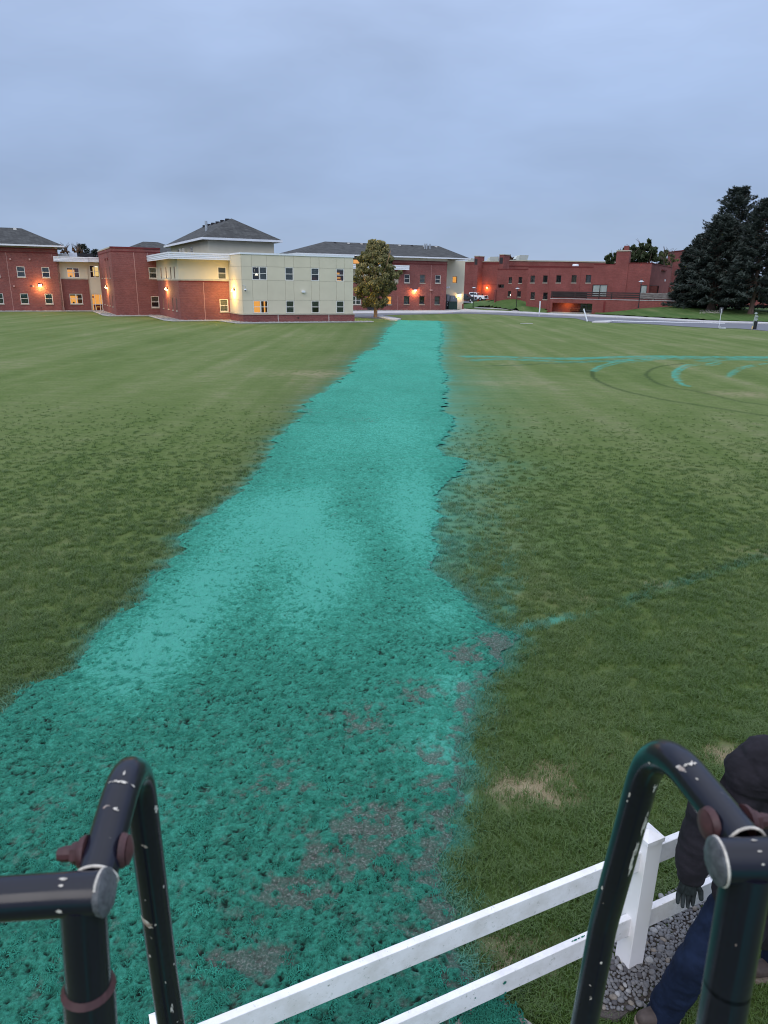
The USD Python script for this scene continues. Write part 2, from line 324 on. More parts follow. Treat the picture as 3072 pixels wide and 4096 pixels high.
                panel('curtain', a0 + W * 0.62, a1, 0.1, z0 + e, z1 - e, 'curtain_red'); panel('chair', a0 + W * 0.22, a0 + W * 0.36, 0.3, z0, z0 + Hh * 0.2, 'room_dark')
            elif style == 'lit_shelf':
                panel('back_wall', a0 - 0.2, a1 + 0.2, 0.6, z0 - 0.2, z1 + 0.2, 'curtain_red')
                for k, (f0, f1) in enumerate(((0.04, 0.12), (0.22, 0.33), (0.55, 0.68))): panel('shelf', a0 + 0.1, a1 - 0.15 - 0.1 * k, 0.4, z0 + Hh * f0, z0 + Hh * f1, 'lit_amber')
                panel('blind', a0 + e, a1 - e, 0.07, z0 + Hh * 0.82, z1 - e, 'blind')
            elif style == 'lit_half':
                panel('back_wall', a0 - 0.2, a1 + 0.2, 0.6, z0 - 0.2, z1 + 0.2, 'room_dark'); panel('lit_wall', a0 + W * 0.36, a0 + W * 0.47, 0.35, z0 + Hh * 0.12, z0 + Hh * 0.85, 'lit_yellow'); panel('lit_wall', a0 + W * 0.54, a1 - 0.08, 0.35, z0 + Hh * 0.12, z0 + Hh * 0.85, 'lit_yellow'); panel('ceiling_lamp', a0 + W * 0.6, a1 - 0.1, 0.3, z0 + Hh * 0.86, z0 + Hh * 0.92, 'lit_white')
            elif style == 'lit_lamp':
                panel('blind', a0 + W * 0.5, a1 - e, 0.07, z0 + e, z1 - e, 'blind'); panel('back_wall', a0 - 0.3, a1 + 0.3, 0.6, z0 - 0.3, z1 + 0.3, 'room_dark')
                v, f = lathe([(0.0, 0.22), (0.06, 0.22), (0.17, 0.0), (0.0, 0.0)], 12); c = s.put(face, plane, [[a0 + W * 0.36, z0 + Hh * 0.35, depth + 0.3]])[0]; obj('table_lamp', (v + c, f), 'lit_white', w)
                v, f = lathe([(0.0, 0.03), (0.025, 0.0), (0.0, -0.03)], 8)
                for fx, fz in ((0.05, 0.95), (0.2, 0.78), (0.22, 0.7), (0.36, 0.95)):
                    c = s.put(face, plane, [[a0 + W * fx + 0.06, z0 + Hh * fz - 0.03, depth + 0.35]])[0]; obj('ceiling_lamp', (v + c, f), 'lit_white', w)
        return w
    def stuccopanels(s, face, aedges, zedges, plane, skip=(), mat='stucco'):
        for i in range(len(aedges) - 1):
            for j in range(len(zedges) - 1):
                if (i, j) in skip: continue
                s.part('stucco_panel', face, aedges[i] + 0.013, aedges[i + 1] - 0.013, -0.03, 0.001, zedges[j] + 0.013, zedges[j + 1] - 0.013, plane, mat)
    def boards(s, face, a0, a1, z0, z1, plane, n=4, mat='white_metal', thick=0.12):
        h = (z1 - z0) / n
        for k in range(n):
            V = np.array([[a, z, d] for a in (a0, a1) for z, d in ((z0 + k * h, -0.035 if k else -0.02), (z0 + k * h + h - 0.012, 0.0), (z0 + k * h + h - 0.012, thick), (z0 + k * h, thick))])
            if k == n - 1: V[[1, 5], 2] = -0.05; V[[0, 4], 2] = -0.05
            F = [[0, 1, 2], [0, 2, 3], [4, 6, 5], [4, 7, 6], [0, 4, 5], [0, 5, 1], [1, 5, 6], [1, 6, 2], [2, 6, 7], [2, 7, 3], [3, 7, 4], [3, 4, 0]]
            obj('fascia_board', (s.put(face, plane, V), np.array(F)), mat, s.path)
    def hip(s, u0, u1, v0, v1, ze, ridge, mat='shingle', th=0.18, fascia='white_metal'):
        """eaves rectangle at height ze, ridge = (ua, va, ub, vb, z)"""
        ua, va, ub, vb, z = ridge
        E = np.array([[u0, v0, ze], [u1, v0, ze], [u1, v1, ze], [u0, v1, ze], [ua, va, z], [ub, vb, z]]) - [s.u0, s.v0, 0]
        F = np.array([[0, 1, 5], [0, 5, 4], [1, 2, 5], [2, 3, 4], [2, 4, 5], [3, 0, 4]]) if abs(ub - ua) >= abs(vb - va) else np.array([[0, 1, 4], [1, 2, 5], [1, 5, 4], [2, 3, 5], [3, 0, 4], [3, 4, 5]])
        r = obj('roof', (E + [0, 0, 0.004], F), mat, s.path)
        mb = MB(); t = 0.05
        for a in ((u0 - t, u1 + t, v0 - t, v0), (u0 - t, u1 + t, v1, v1 + t), (u0 - t, u0, v0, v1), (u1, u1 + t, v0, v1)):
            mb.box(a[0] - s.u0, a[1] - s.u0, a[2] - s.v0, a[3] - s.v0, ze - th, ze + 0.015)
        obj('eave_fascia', mb.get(), fascia, s.path)
        s.block('soffit', u0, u1, v0, v1, ze - th + 0.02, ze - th + 0.05, 'soffit')
        return r
    def lamp(s, face, a, z, plane, power=60.0, kind='wall', color=(1.0, 0.55, 0.16)):
        mb = MB(); B = lambda a0, a1, d0, d1, z0, z1, m: s.bx(m, face, a0, a1, d0, d1, z0, z1, plane)
        if kind == 'dome':
            v, f = lathe([(0.0, 0.17), (0.16, 0.14), (0.30, 0.02), (0.32, 0.0), (0.0, 0.0)], 16); c = s.put(face, plane, [[a, z, -0.33]])[0]
            mb.add(v + c, f); B(a - 0.03, a + 0.03, -0.33, 0.0, z + 0.12, z + 0.16, mb)
            w = obj('wall_lamp', mb.get(), 'white_metal', s.path)
            v, f = lathe([(0.0, 0.0), (0.2, 0.0), (0.17, -0.12), (0.0, -0.17)], 14); obj('lamp_lens', (v + c - [0, 0, 0.005], f), 'lamp_glow', w)
            d = -0.35; zz = z - 0.22
        else:
            B(a - 0.2, a + 0.2, -0.16, 0.0, z - 0.02, z + 0.22, mb); w = obj('wall_lamp', mb.get(), 'dark_frame', s.path)
            V = s.put(face, plane, [[a + sx * 0.19, zz, dd] for sx in (-1, 1) for zz, dd in ((z + 0.2, -0.165), (z - 0.02, -0.165), (z - 0.14, -0.02), (z - 0.02, -0.02), (z - 0.05, -0.30))])
            obj('lamp_lens', trimesh.Trimesh(V).convex_hull, 'lamp_glow' if kind == 'wall' else 'sodium_glow', w)
            d = -0.6; zz = z - 0.16
        c = s.put(face, plane, [[a, zz, d]])[0]
        L = UsdLux.SphereLight.Define(stage, fresh(w, 'lamp_light')); L.AddTranslateOp().Set(Gf.Vec3d(*map(float, c)))
        L.CreateRadiusAttr(0.06); L.CreateIntensityAttr(power); L.CreateColorAttr(Gf.Vec3f(*color)); return w

F1 = Frame((-15.15, 77.7), 26.5)

# --- brick residence at the far left
b = Bld('brick_residence', 'two-storey red brick building with grey hip roof, at the left edge', F1, -30, 33.5)
pl = 33.5; wu = [(-26.8, -25.85), (-23.82, -22.87), (-20.87, -19.9), (-17.88, -16.93)]
holes = [(a0, a1, z0, z1) for a0, a1 in wu for z0, z1 in ((0.95, 2.28), (4.35, 5.68))]
b.wall('front', -30, -15.66, 0, 8.0, pl, 'brick', holes)
for k, (a0, a1) in enumerate(wu):
    b.window('front', a0, a1, 0.95, 2.28, pl, 'blind'); b.window('front', a0, a1, 4.35, 5.68, pl, 'half' if k == 3 else 'blind')
b.wall('right', pl, 41.5, 0, 8.2, -15.65, 'stucco', name='side_wall'); b.wall('left', pl, 41.5, 0, 8.2, -30, 'stucco', name='side_wall'); b.wall('front', -30, -15.66, 0, 8.2, 41.2, 'stucco', name='rear_wall')
b.part('brick_course', 'front', -30.02, -15.64, -0.035, -0.003, 7.38, 7.5, pl, 'brick_band'); b.part('brick_course', 'front', -30.02, -15.64, -0.045, -0.003, 7.88, 8.0, pl, 'brick_band')
b.part('frieze', 'front', -30, -15.66, 0.01, 0.3, 8.0, 8.2, pl, 'soffit')
b.part('control_joint', 'front', -21.88, -21.84, -0.006, 0.0, 0.05, 7.37, pl, 'sealant'); b.part('control_joint', 'front', -16.44, -16.40, -0.006, 0.0, 6.9, 7.37, pl, 'sealant'); b.part('control_joint', 'front', -15.71, -15.67, -0.006, 0.0, 0.05, 4.2, pl, 'sealant')
for a, z in ((-21.44, 6.56), (-19.15, 6.59), (-21.43, 3.2), (-19.12, 3.22)): b.part('dryer_vent', 'front', a - 0.1, a + 0.1, -0.14, -0.002, z - 0.1, z + 0.1, pl, 'sealant')
b.part('hose_tap', 'front', -18.55, -18.45, -0.1, -0.002, 0.42, 0.52, pl, 'dark_frame')
rf = b.hip(-31, -14.83, 32.7, 42.3, 8.38, (-26.2, 37.5, -19.6, 37.5, 10.62))
b.block('roof_vent', -20.6, -20.2, 36.9, 37.2, 10.3, 10.62, 'white_frame')
b.lamp('front', -18.28, 3.28, pl, 1500)

# --- flat-roofed wing: link, tower, middle block, cream block
b = Bld('cream_and_brick_wing', 'long flat-roofed wing with brick tower, white fascia and cream stucco end block', F1, 0, 0)
# cream block
ae = [0, 1.1, 2.72, 4.72, 5.67, 7.65, 8.6, 10.6, 11.56, 12.65]; zeg = [0.9, 2.28, 4.33, 5.68, 6.85]
cols = (1, 3, 5, 7); holes = [(ae[c], ae[c + 1], z0, z1) for c in cols for z0, z1 in ((0.97, 2.28), (4.33, 5.68))]
b.wall('front', 0.0, 12.65, 0.9, 6.85, 0, 'stucco_joint', holes, name='wall')
b.stuccopanels('front', ae, zeg, 0, skip=[(c, r) for c in cols for r in (0, 2)])
for c, st in zip(cols, ('lit_lamp', 'blind', 'half_red', 'lit_shelf')): b.window('front', ae[c] + 0.002, ae[c + 1] - 0.002, 4.335, 5.675, 0, st, double=c == 1, sill=False, depth=0.06)
for c, st in zip(cols, ('lit_left', 'blind', 'half', 'blind')): b.window('front', ae[c] + 0.002, ae[c + 1] - 0.002, 0.975, 2.275, 0, st, double=c == 1, sill=False, depth=0.06)
b.wall('left', 0.301, 5.5, 0.9, 6.85, 0, 'stucco_joint', name='side_wall'); b.stuccopanels('left', [0.0, 5.26], zeg, 0)
b.wall('right', 0.301, 14.6, 0.9, 6.85, 12.65, 'stucco', name='side_wall'); b.wall('front', 0.3, 12.35, 0.0, 6.85, 14.3, 'stucco', name='rear_wall')
b.wall('front', -0.06, 12.79, 0, 0.8, -0.10, 'brick', name='brick_base'); b.wall('left', 0.201, 5.2, 0, 0.8, -0.06, 'brick', name='brick_base'); b.wall('right', 0.201, 14.6, 0, 0.8, 12.79, 'brick', name='brick_base')
b.part('stone_ledge', 'front', -0.12, 12.84, -0.16, 0.1, 0.802, 0.898, 0, 'limestone'); b.part('stone_ledge', 'left', 0.102, 5.2, -0.12, 0.1, 0.802, 0.898, 0, 'limestone')
for a in (3.77, 9.66): b.part('control_joint', 'front', a - 0.025, a + 0.025, -0.107, -0.10, 0.02, 0.79, 0, 'white_frame')
mbx = MB()
for q in ((-0.09, 12.74, -0.09, 0.25), (-0.09, 0.25, 0.25, 14.7), (12.4, 12.74, 0.25, 14.7), (0.25, 12.4, 14.4, 14.7)): mbx.box(q[0], q[1], q[2], q[3], 6.852, 7.03)
obj('coping', mbx.get(), 'white_metal', b.path); b.block('flat_roof', 0.25, 12.4, 0.25, 14.4, 6.7, 6.8, 'roof_membrane')
b.lamp('left', 3.15, 3.2, -0.04, 2100, color=(1.0, 0.62, 0.16))
b.lamp('right', 4.5, 3.2, 12.65, 3000, color=(1.0, 0.66, 0.16))
# camera on a gooseneck
v, f = tube(bez([(0.02, -0.05, 3.78), (0.1, -0.25, 3.8), (0.2, -0.32, 3.74), (0.22, -0.32, 3.42)], 12), 0.022, 6); g_ = obj('security_camera', (v, f), 'steel', b.path)
v, f = lathe([(0.0, 0.2), (0.12, 0.19), (0.14, 0.1), (0.13, 0.06), (0.0, 0.06)], 14); obj('camera_housing', (v + [0.22, -0.32, 3.24], f), 'white_metal', g_)
v, f = lathe([(0.11, 0.06), (0.1, 0.0), (0.05, -0.05), (0.0, -0.06)], 12); obj('camera_dome', (v + [0.22, -0.32, 3.24], f), 'car_glass', g_)
b.part('vent_hood', 'front', 6.52, 6.88, -0.26, -0.041, 3.12, 3.32, 0, 'white_metal'); b.part('hose_tap', 'front', 5.98, 6.1, -0.2, -0.101, 0.42, 0.54, 0, 'dark_frame')
# middle block
pm = 5.28
b.wall('front', -5.47, -0.001, 0, 4.18, pm, 'brick', [(-1.16, -0.21, 0.95, 2.28)]); b.wall('front', -5.47, -0.001, 4.33, 6.4, pm, 'stucco', [(-1.2, -0.25, 4.37, 5.66)])
b.part('stone_ledge', 'front', -5.53, -0.05, -0.06, 0.1, 4.182, 4.328, pm, 'limestone'); b.part('brick_course', 'front', -5.5, -0.05, -0.03, -0.003, 4.04, 4.17, pm, 'brick_band')
b.window('front', -1.2, -0.25, 4.37, 5.66, pm, 'blind', sill=False); b.window('front', -1.16, -0.21, 0.95, 2.28, pm, 'blind')
b.part('control_joint', 'front', -2.86, -2.81, -0.006, 0, 0.02, 4.03, pm, 'sealant')
vs = (7.3, 9.5, 12.3, 15.6)
b.wall('left', pm + 0.301, 18.6, 0, 4.18, -5.47, 'brick', [(a - 0.3, a + 0.3, 1.0, 2.32) for a in vs], name='side_wall'); b.wall('left', pm + 0.301, 18.6, 4.33, 6.4, -5.47, 'stucco', [(a - 0.3, a + 0.3, 4.4, 5.62) for a in vs], name='side_wall')
b.part('stone_ledge', 'left', pm + 0.101, 18.6, -0.06, 0.1, 4.182, 4.328, -5.47, 'limestone')
for a in vs: b.window('left', a - 0.3, a + 0.3, 1.0, 2.32, -5.47, 'dark', rail=False, frame='brown_frame'); b.window('left', a - 0.3, a + 0.3, 4.4, 5.62, -5.47, 'dark', rail=False, frame='brown_frame')
b.lamp('left', 12.3, 3.2, -5.47, 1700)
b.boards('front', -6.5, -0.01, 6.34, 7.02, 4.28); b.boards('left', 4.40, 18.58, 6.34, 7.02, -6.5)
b.block('soffit', -6.44, -0.05, 4.34, 5.27, 6.42, 6.46, 'soffit'); b.block('soffit', -6.44, -5.48, 5.28, 18.58, 6.42, 6.46, 'soffit'); b.block('flat_roof', -6.38, 0.0, 4.45, 18.58, 6.8, 6.85, 'roof_membrane')
# tower
pt = 18.6; ut = -10.6
b.wall('front', ut, -4.9, 0, 7.77, pt, 'brick', [(-6.42, -5.46, 0.97, 2.3), (-6.42, -5.46, 4.4, 5.68)], name='tower_wall')
b.window('front', -6.42, -5.46, 4.4, 5.68, pt, 'half'); b.window('front', -6.42, -5.46, 0.97, 2.3, pt, 'half')
tv = (21.4, 24.6, 27.7, 30.9)
b.wall('left', pt + 0.301, 33.99, 0, 7.77, ut, 'brick', [(a - 0.33, a + 0.33, z0, z1) for a in tv for z0, z1 in ((1.0, 2.3), (4.4, 5.68))], name='tower_wall')
for a in tv: b.window('left', a - 0.33, a + 0.33, 1.0, 2.3, ut, 'dark', rail=False, frame='brown_frame'); b.window('left', a - 0.33, a + 0.33, 4.4, 5.68, ut, 'dark', rail=False, frame='brown_frame')
b.wall('right', pt + 0.301, 33.99, 6.4, 7.77, -4.9, 'brick', name='tower_wall')
b.part('tower_cap', 'front', ut - 0.06, -4.84, -0.06, 0.35, 7.772, 7.94, pt, 'brick_band'); b.part('tower_cap', 'left', pt + 0.352, 34.0, -0.06, 0.35, 7.772, 7.92, ut, 'limestone')
b.part('brick_course', 'front', ut - 0.03, -4.87, -0.03, -0.003, 7.36, 7.46, pt, 'brick_band'); b.part('brick_course', 'left', pt, 33.9, -0.03, -0.003, 7.36, 7.46, ut, 'brick_band')
for a in (-8.0, -6.4): b.part('control_joint', 'front', a - 0.025, a + 0.025, -0.006, 0, 0.02 if a < -7 else 7.0, 7.35, pt, 'sealant')
for a in (22.6, 25.3): b.part('wall_vent', 'left', a - 0.4, a + 0.4, -0.08, -0.002, 6.5, 6.75, ut, 'brick_band')
b.block('flat_roof', ut + 0.3, -4.9, pt + 0.3, 33.9, 7.6, 7.65, 'roof_membrane')
b.lamp('left', 26.2, 3.22, ut, 1700)
# link
pk = 34.0
b.wall('front', -15.64, -12.15, 0, 4.18, pk, 'brick', [(-14.78, -13.15, 0.94, 2.28)], name='link_wall'); b.wall('front', -15.64, -12.15, 4.33, 6.45, pk, 'stucco', [(-14.78, -13.2, 4.4, 5.68)], name='link_wall')
b.part('stone_ledge', 'front', -15.6, -12.16, -0.06, 0.1, 4.182, 4.328, pk, 'limestone')
b.wall('front', -12.149, -10.601, 0, 6.45, pk + 0.12, 'stucco', [(-11.85, -10.62, 4.43, 6.05), (-11.95, -10.61, 0.02, 2.29)], name='link_wall')
b.window('front', -14.78, -13.2, 4.4, 5.68, pk, 'lit_room', double=True, sill=False); b.window('front', -14.78, -13.15, 0.94, 2.28, pk, 'lit_room', double=True)
b.window('front', -11.85, -10.62, 4.43, 6.05, pk + 0.12, 'lit_half', double=True, sill=False)
mbx = MB()
for a in (-11.95, -11.58, -10.95, -10.67): b.bx(mbx, 'front', a, a + 0.06, 0.05, 0.13, 0.02, 2.29, pk + 0.12)
b.bx(mbx, 'front', -11.95, -10.61, 0.06, 0.12, 2.2, 2.288, pk + 0.12); b.bx(mbx, 'front', -11.95, -10.61, 0.06, 0.12, 0.022, 0.1, pk + 0.12); b.bx(mbx, 'front', -11.95, -10.61, 0.06, 0.12, 0.86, 0.92, pk + 0.12)
dr = obj('glass_entrance', mbx.get(), 'white_frame', b.path)
mbx = MB(); b.bx(mbx, 'front', -11.95, -10.61, 0.09, 0.098, 0.1, 2.2, pk + 0.12); obj('pane', mbx.get(), 'glass', dr)
mbx = MB(); b.bx(mbx, 'front', -12.1, -10.4, 1.2, 1.22, 0.9, 2.4, pk + 0.12); b.bx(mbx, 'front', -12.1, -11.7, 1.0, 1.02, 0.0, 0.9, pk + 0.12); obj('lit_wall', mbx.get(), 'lit_orange', dr)
mbx = MB(); b.bx(mbx, 'front', -12.1, -10.4, 1.25, 1.3, 0.0, 0.9, pk + 0.12); obj('back_wall', mbx.get(), 'curtain_red', dr)
mbx = MB(); b.bx(mbx, 'front', -11.5, -10.75, 0.6, 1.0, 0.5, 0.56, pk + 0.12); b.bx(mbx, 'front', -11.45, -11.38, 0.6, 1.0, 0.0, 0.5, pk + 0.12); b.bx(mbx, 'front', -10.9, -10.83, 0.6, 1.0, 0.0, 0.5, pk + 0.12); obj('table', mbx.get(), 'lit_amber', dr)
mbx = MB(); b.bx(mbx, 'front', -11.86, -11.66, 0.14, 0.15, 1.75, 2.0, pk + 0.12); obj('red_notice', mbx.get(), 'red_sign', dr)
b.boards('front', -16.3, -12.0, 6.42, 7.07, 33.0); b.boards('front', -11.99, -10.62, 6.45, 7.1, 33.15)
b.block('soffit', -16.2, -10.62, 33.14, 34.0, 6.46, 6.5, 'soffit'); b.block('flat_roof', -15.6, -10.62, 33.2, 44, 6.85, 6.9, 'roof_membrane'); b.block('roof_edge', -14.0, -10.62, 40.0, 40.2, 6.9, 7.75, 'roof_membrane')
r0 = F1.on_v(240, 1026, 37); r1 = F1.on_v(275, 1010, 37); r2 = F1.on_v(309, 1026, 37)
b.block('rooftop_unit', r1[0], r2[0], 37, 38.6, 6.9, r1[2], 'white_metal'); 
b.block('rooftop_duct', r0[0] - 0.2, r1[0] - 0.02, 37.2, 38.2, 6.9, r1[2] - 0.22, 'white_frame')

# --- cream block with hip roof rising behind
b = Bld('hip_roofed_cream_block', 'taller cream block with dark hip roof rising behind the flat wing', F1, 0.15, 14.75)
b.wall('front', 0.15, 8.35, 0, 8.98, 14.75, 'stucco'); b.wall('left', 15.051, 38.5, 0, 8.98, 0.15, 'stucco', [(a - 0.9, a + 0.9, 7.55, 8.45) for a in (24.5, 33.0)], name='side_wall')
b.wall('right', 15.051, 38.5, 0, 8.98, 8.35, 'stucco', name='side_wall'); b.wall('front', 0.15, 8.35, 0, 8.98, 38.5, 'stucco', name='rear_wall')
for a in (24.5, 33.0): b.window('left', a - 0.9, a + 0.9, 7.55, 8.45, 0.15, 'curtain_white', double=True, sill=False)
for a in (27.5, 29.7): b.part('vent_pipe', 'left', a - 0.12, a + 0.12, -0.5, -0.3, 6.85, 8.4, 0.15, 'white_frame')
for a in (18.6, 19.6): b.part('vent_pipe', 'left', a - 0.1, a + 0.1, -0.4, -0.25, 6.85, 7.35, 0.15, 'white_frame')
cu = 4.26
b.hip(-0.68, 9.2, 14.0, 39.5, 9.13, (cu, 18.9, cu, 34.6, 11.75), th=0.24)
for k in range(6): b.block('ridge_vent', cu - 0.55, cu - 0.1, 19.6 + k * 2.55, 20.1 + k * 2.55, 11.5, 11.78, 'roof_membrane')
v, f = tube([(1.6 - 0.15, 21.5 - 14.75, 10.1), (1.6 - 0.15, 21.5 - 14.75, 11.5)], 0.16, 10); obj('vent_pipe', (v, f), 'steel', b.path)

# --- hip roof glimpsed between tower and cream block
q0, q1 = F1.on_v(400 + 1275 / 5.53, 970, 58), F1.on_v(400 + 870 / 5.53, 988, 58)
b = Bld('distant_hip_roofed_house', 'grey hip-roofed building glimpsed just behind the brick tower', F1, q1[0], 54)
b.wall('front', q1[0] - 4, q0[0] + 5, 0, 8.0, 54, 'stucco'); b.wall('right', 54.301, 66, 0, 8.0, q0[0] + 5, 'stucco', name='side_wall'); b.wall('left', 54.301, 66, 0, 8.0, q1[0] - 4, 'stucco', name='side_wall')
b.hip(q1[0] - 4.8, q0[0] + 5.8, 53.2, 67, 8.3, (q1[0] + 1.0, 60, q0[0] + 0.4, 60, F1.on_v(400 + 1275 / 5.53, 970, 60)[2] + 0.05))

# --- rear brick building
F2 = Frame(tuple(gnd(1560 + 1000 / 8.295, 1010 + 1926 / 8.295)[:2]), 24)
b = Bld('rear_brick_residence', 'two-storey brick building with long grey hip roof, behind the maple', F2, -5.24, 0)
wl = [(-3.08, -2.08), (-0.21, 0.8), (2.7, 3.72)]; ll = (-6.35, -5.15)
holes = [(a0, a1, z0, z1) for a0, a1 in wl for z0, z1 in ((1.0, 2.33), (4.45, 5.76))]
b.wall('front', -5.24, 4.86, 0, 7.95, 0, 'brick', holes)
for (a0, a1), s1, s2 in zip(wl, ('dark', 'blind', 'dark'), ('blind', 'dark', 'blind')):
    b.window('front', a0, a1, 4.45, 5.76, 0, s1, frame='brown_frame' if s1 == 'blind' else 'white_frame', depth=0.14); b.window('front', a0, a1, 1.0, 2.33, 0, s2, frame='dark_frame', depth=0.16)
b.wall('front', -16.0, -5.241, 0, 4.3, 0, 'brick', [(-6.35, -5.3, 0.96, 2.28), (-12.6, -10.8, 0.95, 2.28), (-9.7, -7.8, 0.0, 2.2)]); b.wall('front', -16.0, -5.241, 4.3, 6.45, 0, 'stucco', [(-12.9, -11.2, 4.4, 5.6)])
b.window('front', -6.35, -5.3, 0.96, 2.28, 0, 'lit', frame='brown_frame'); b.window('front', -12.6, -10.8, 0.95, 2.28, 0, 'blind', double=True); b.window('front', -12.9, -11.2, 4.4, 5.6, 0, 'half', double=True)
b.part('doorway', 'front', -9.7, -7.8, 0.2, 0.26, 0.0, 2.2, 0, 'dark_frame')
b.part('stone_panel', 'front', -5.0, -4.2, -0.03, -0.003, 4.32, 4.95, 0, 'limestone')
b.wall('front', -16.0, -5.241, 6.45, 8.36, 1.6, 'stucco', [(a, a + 1.25, 7.22, 7.95) for a in (-13.0, -11.6, -8.6, -7.2)])
for a in (-13.0, -11.6, -8.6, -7.2): b.window('front', a, a + 1.25, 7.22, 7.95, 1.6, 'lit', sill=False, rail=False, frame='brown_frame')
fl = F2.on_v(1400 + 1575 / 6.636, 950 + 740 / 6.636, -1.0)
b.boards('front', -15.0, fl[0], fl[2] - 0.72, fl[2], -1.0, n=3); b.block('soffit', -15.0, fl[0] - 0.05, -0.94, -0.005, 6.5, 6.54, 'soffit'); b.block('flat_roof', -15.0, -5.3, -0.9, 1.55, 6.9, 6.95, 'roof_membrane')
b.part('brick_course', 'front', -5.27, 4.89, -0.035, -0.003, 7.38, 7.5, 0, 'brick_band'); b.part('brick_course', 'front', -5.27, 4.89, -0.045, -0.003, 7.83, 7.95, 0, 'brick_band')
for a in (1.88, -4.3): b.part('control_joint', 'front', a - 0.02, a + 0.02, -0.006, 0, 0.02, 7.37 if a > 0 else 2.3, 0, 'sealant')
b.part('frieze', 'front', -5.24, 4.86, 0.01, 0.3, 7.95, 8.36, 0, 'stucco')
b.lamp('front', -1.17, 3.3, 0, 1900, 'dome', color=(1.0, 0.42, 0.14))
mbx = MB()
for a in (1.7, 1.98): v, f = lathe([(0, 0.0), (0.1, 0.02), (0.13, 0.2), (0.0, 0.22)], 10); mbx.add(np.stack([v[:, 0] + a + 5.24, -v[:, 2] - 0.05, v[:, 1] + 3.32], 1), f)
b.bx(mbx, 'front', 1.74, 1.94, -0.12, -0.002, 3.14, 3.24, 0); obj('floodlight', mbx.get(), 'sealant', b.path)
pc = 4.5; C = lambda x, y: F2.on_v(1700 + x / 6.38, 990 + y / 6.38, pc)
e0, e1 = 4.56, C(1025, 400)[0]
y0, y1 = C(706, 735), C(815, 905)
b.wall('front', e0, e1, 0, 8.36, pc, 'stucco', [(y0[0], y1[0], y1[2], y0[2])], name='wall'); b.window('front', y0[0], y1[0], y1[2], y0[2], pc, 'lit', sill=False, rail=False, frame='brown_frame', depth=0.14)
b.wall('right', 0.301, pc + 0.3, 0, 8.36, 4.86, 'brick', name='side_wall'); b.wall('right', pc + 0.301, 14, 0, 8.36, e1, 'stucco', name='side_wall'); b.wall('front', -16, e1, 0, 8.36, 14, 'stucco', name='rear_wall'); b.wall('left', 0, 14, 0, 8.36, -16, 'stucco', name='side_wall')
d0, d1 = C(800, 1232), C(938, 1572)
dr = b.part('service_door', 'front', d0[0], d1[0], -0.05, -0.003, 0.02, d0[2], pc, 'door_paint')
mbx = MB(); q = C(863, 1275); b.bx(mbx, 'front', q[0] - 0.11, q[0] + 0.11, -0.062, -0.052, q[2] - 0.12, q[2] + 0.12, pc); obj('red_sign', mbx.get(), 'red_sign', dr)
mbx = MB(); q = C(915, 1395); b.bx(mbx, 'front', q[0] - 0.06, q[0] + 0.06, -0.1, -0.052, q[2] - 0.03, q[2] + 0.03, pc); obj('handle', mbx.get(), 'steel', dr)
q = C(940, 1440); b.part('brick_base', 'front', q[0] + 0.04, e1 + 0.05, -0.08, -0.003, 0, q[2], pc, 'brick')
q = C(872, 1190); b.lamp('front', q[0], q[2] - 0.05, pc, 500, 'dome', color=(1.0, 0.6, 0.18))
for p0, p1 in (((540, 1195), (597, 1400)), ((625, 1225), (745, 1395)), ((752, 1290), (795, 1375))):
    q0, q1 = C(*p0), C(*p1); cbx = b.part('electrical_cabinet', 'front', max(q0[0], 4.9), q1[0], -0.4, -0.003, q1[2] - 0.4, q0[2], pc, 'grey_box')
    if p0[0] == 625: mbx = MB(); q = C(697, 1290); b.bx(mbx, 'front', q[0] - 0.05, q[0] + 0.05, -0.41, -0.402, q[2] - 0.09, q[2] + 0.09, pc); obj('white_sign', mbx.get(), 'white_metal', cbx)
mbx = MB()
for p in ((550, 1020), (595, 1015)): q = C(*p); v, f = lathe([(0, 0.0), (0.12, 0.02), (0.17, 0.2), (0.0, 0.22)], 10); mbx.add(np.stack([v[:, 0] + q[0] + 5.24, -v[:, 2] + pc - 0.05, v[:, 1] + q[2]], 1), f)
obj('floodlight', mbx.get(), 'white_metal', b.path)
el, er, rl, rr = F2.on_v(1150 + 75 * .4822, 900 + 240 * .4822, -0.8), F2.on_v(1700 + 1160 / 6.38, 990 + 268 / 6.38, -0.8), F2.on_v(1150 + 315 * .4822, 900 + 140 * .4822, 6.6), F2.on_v(1150 + 1258 * .4822, 900 + 170 * .4822, 6.6)
b.hip(el[0], er[0], -0.8, 14.8, 8.54, (rl[0], 6.8, rr[0], 6.8, 10.75))
for k in range(9): b.block('roof_vent', -13.2 + k * 2.35, -12.85 + k * 2.35, 5.9, 6.2, 10.38, 10.66, 'white_frame' if k % 3 else 'roof_membrane')
for px, w in ((1137, 0.1), (1152, 0.16), (1181, 0.13)):
    q = F2.on_v(1150 + px * .4822, 900 + 190 * .4822, 4.4); v, f = tube([(q[0] + 5.24, 4.4, 9.6), (q[0] + 5.24, 4.4, 10.9)], w, 10); obj('flue_pipe', (v, f), 'steel', b.path)

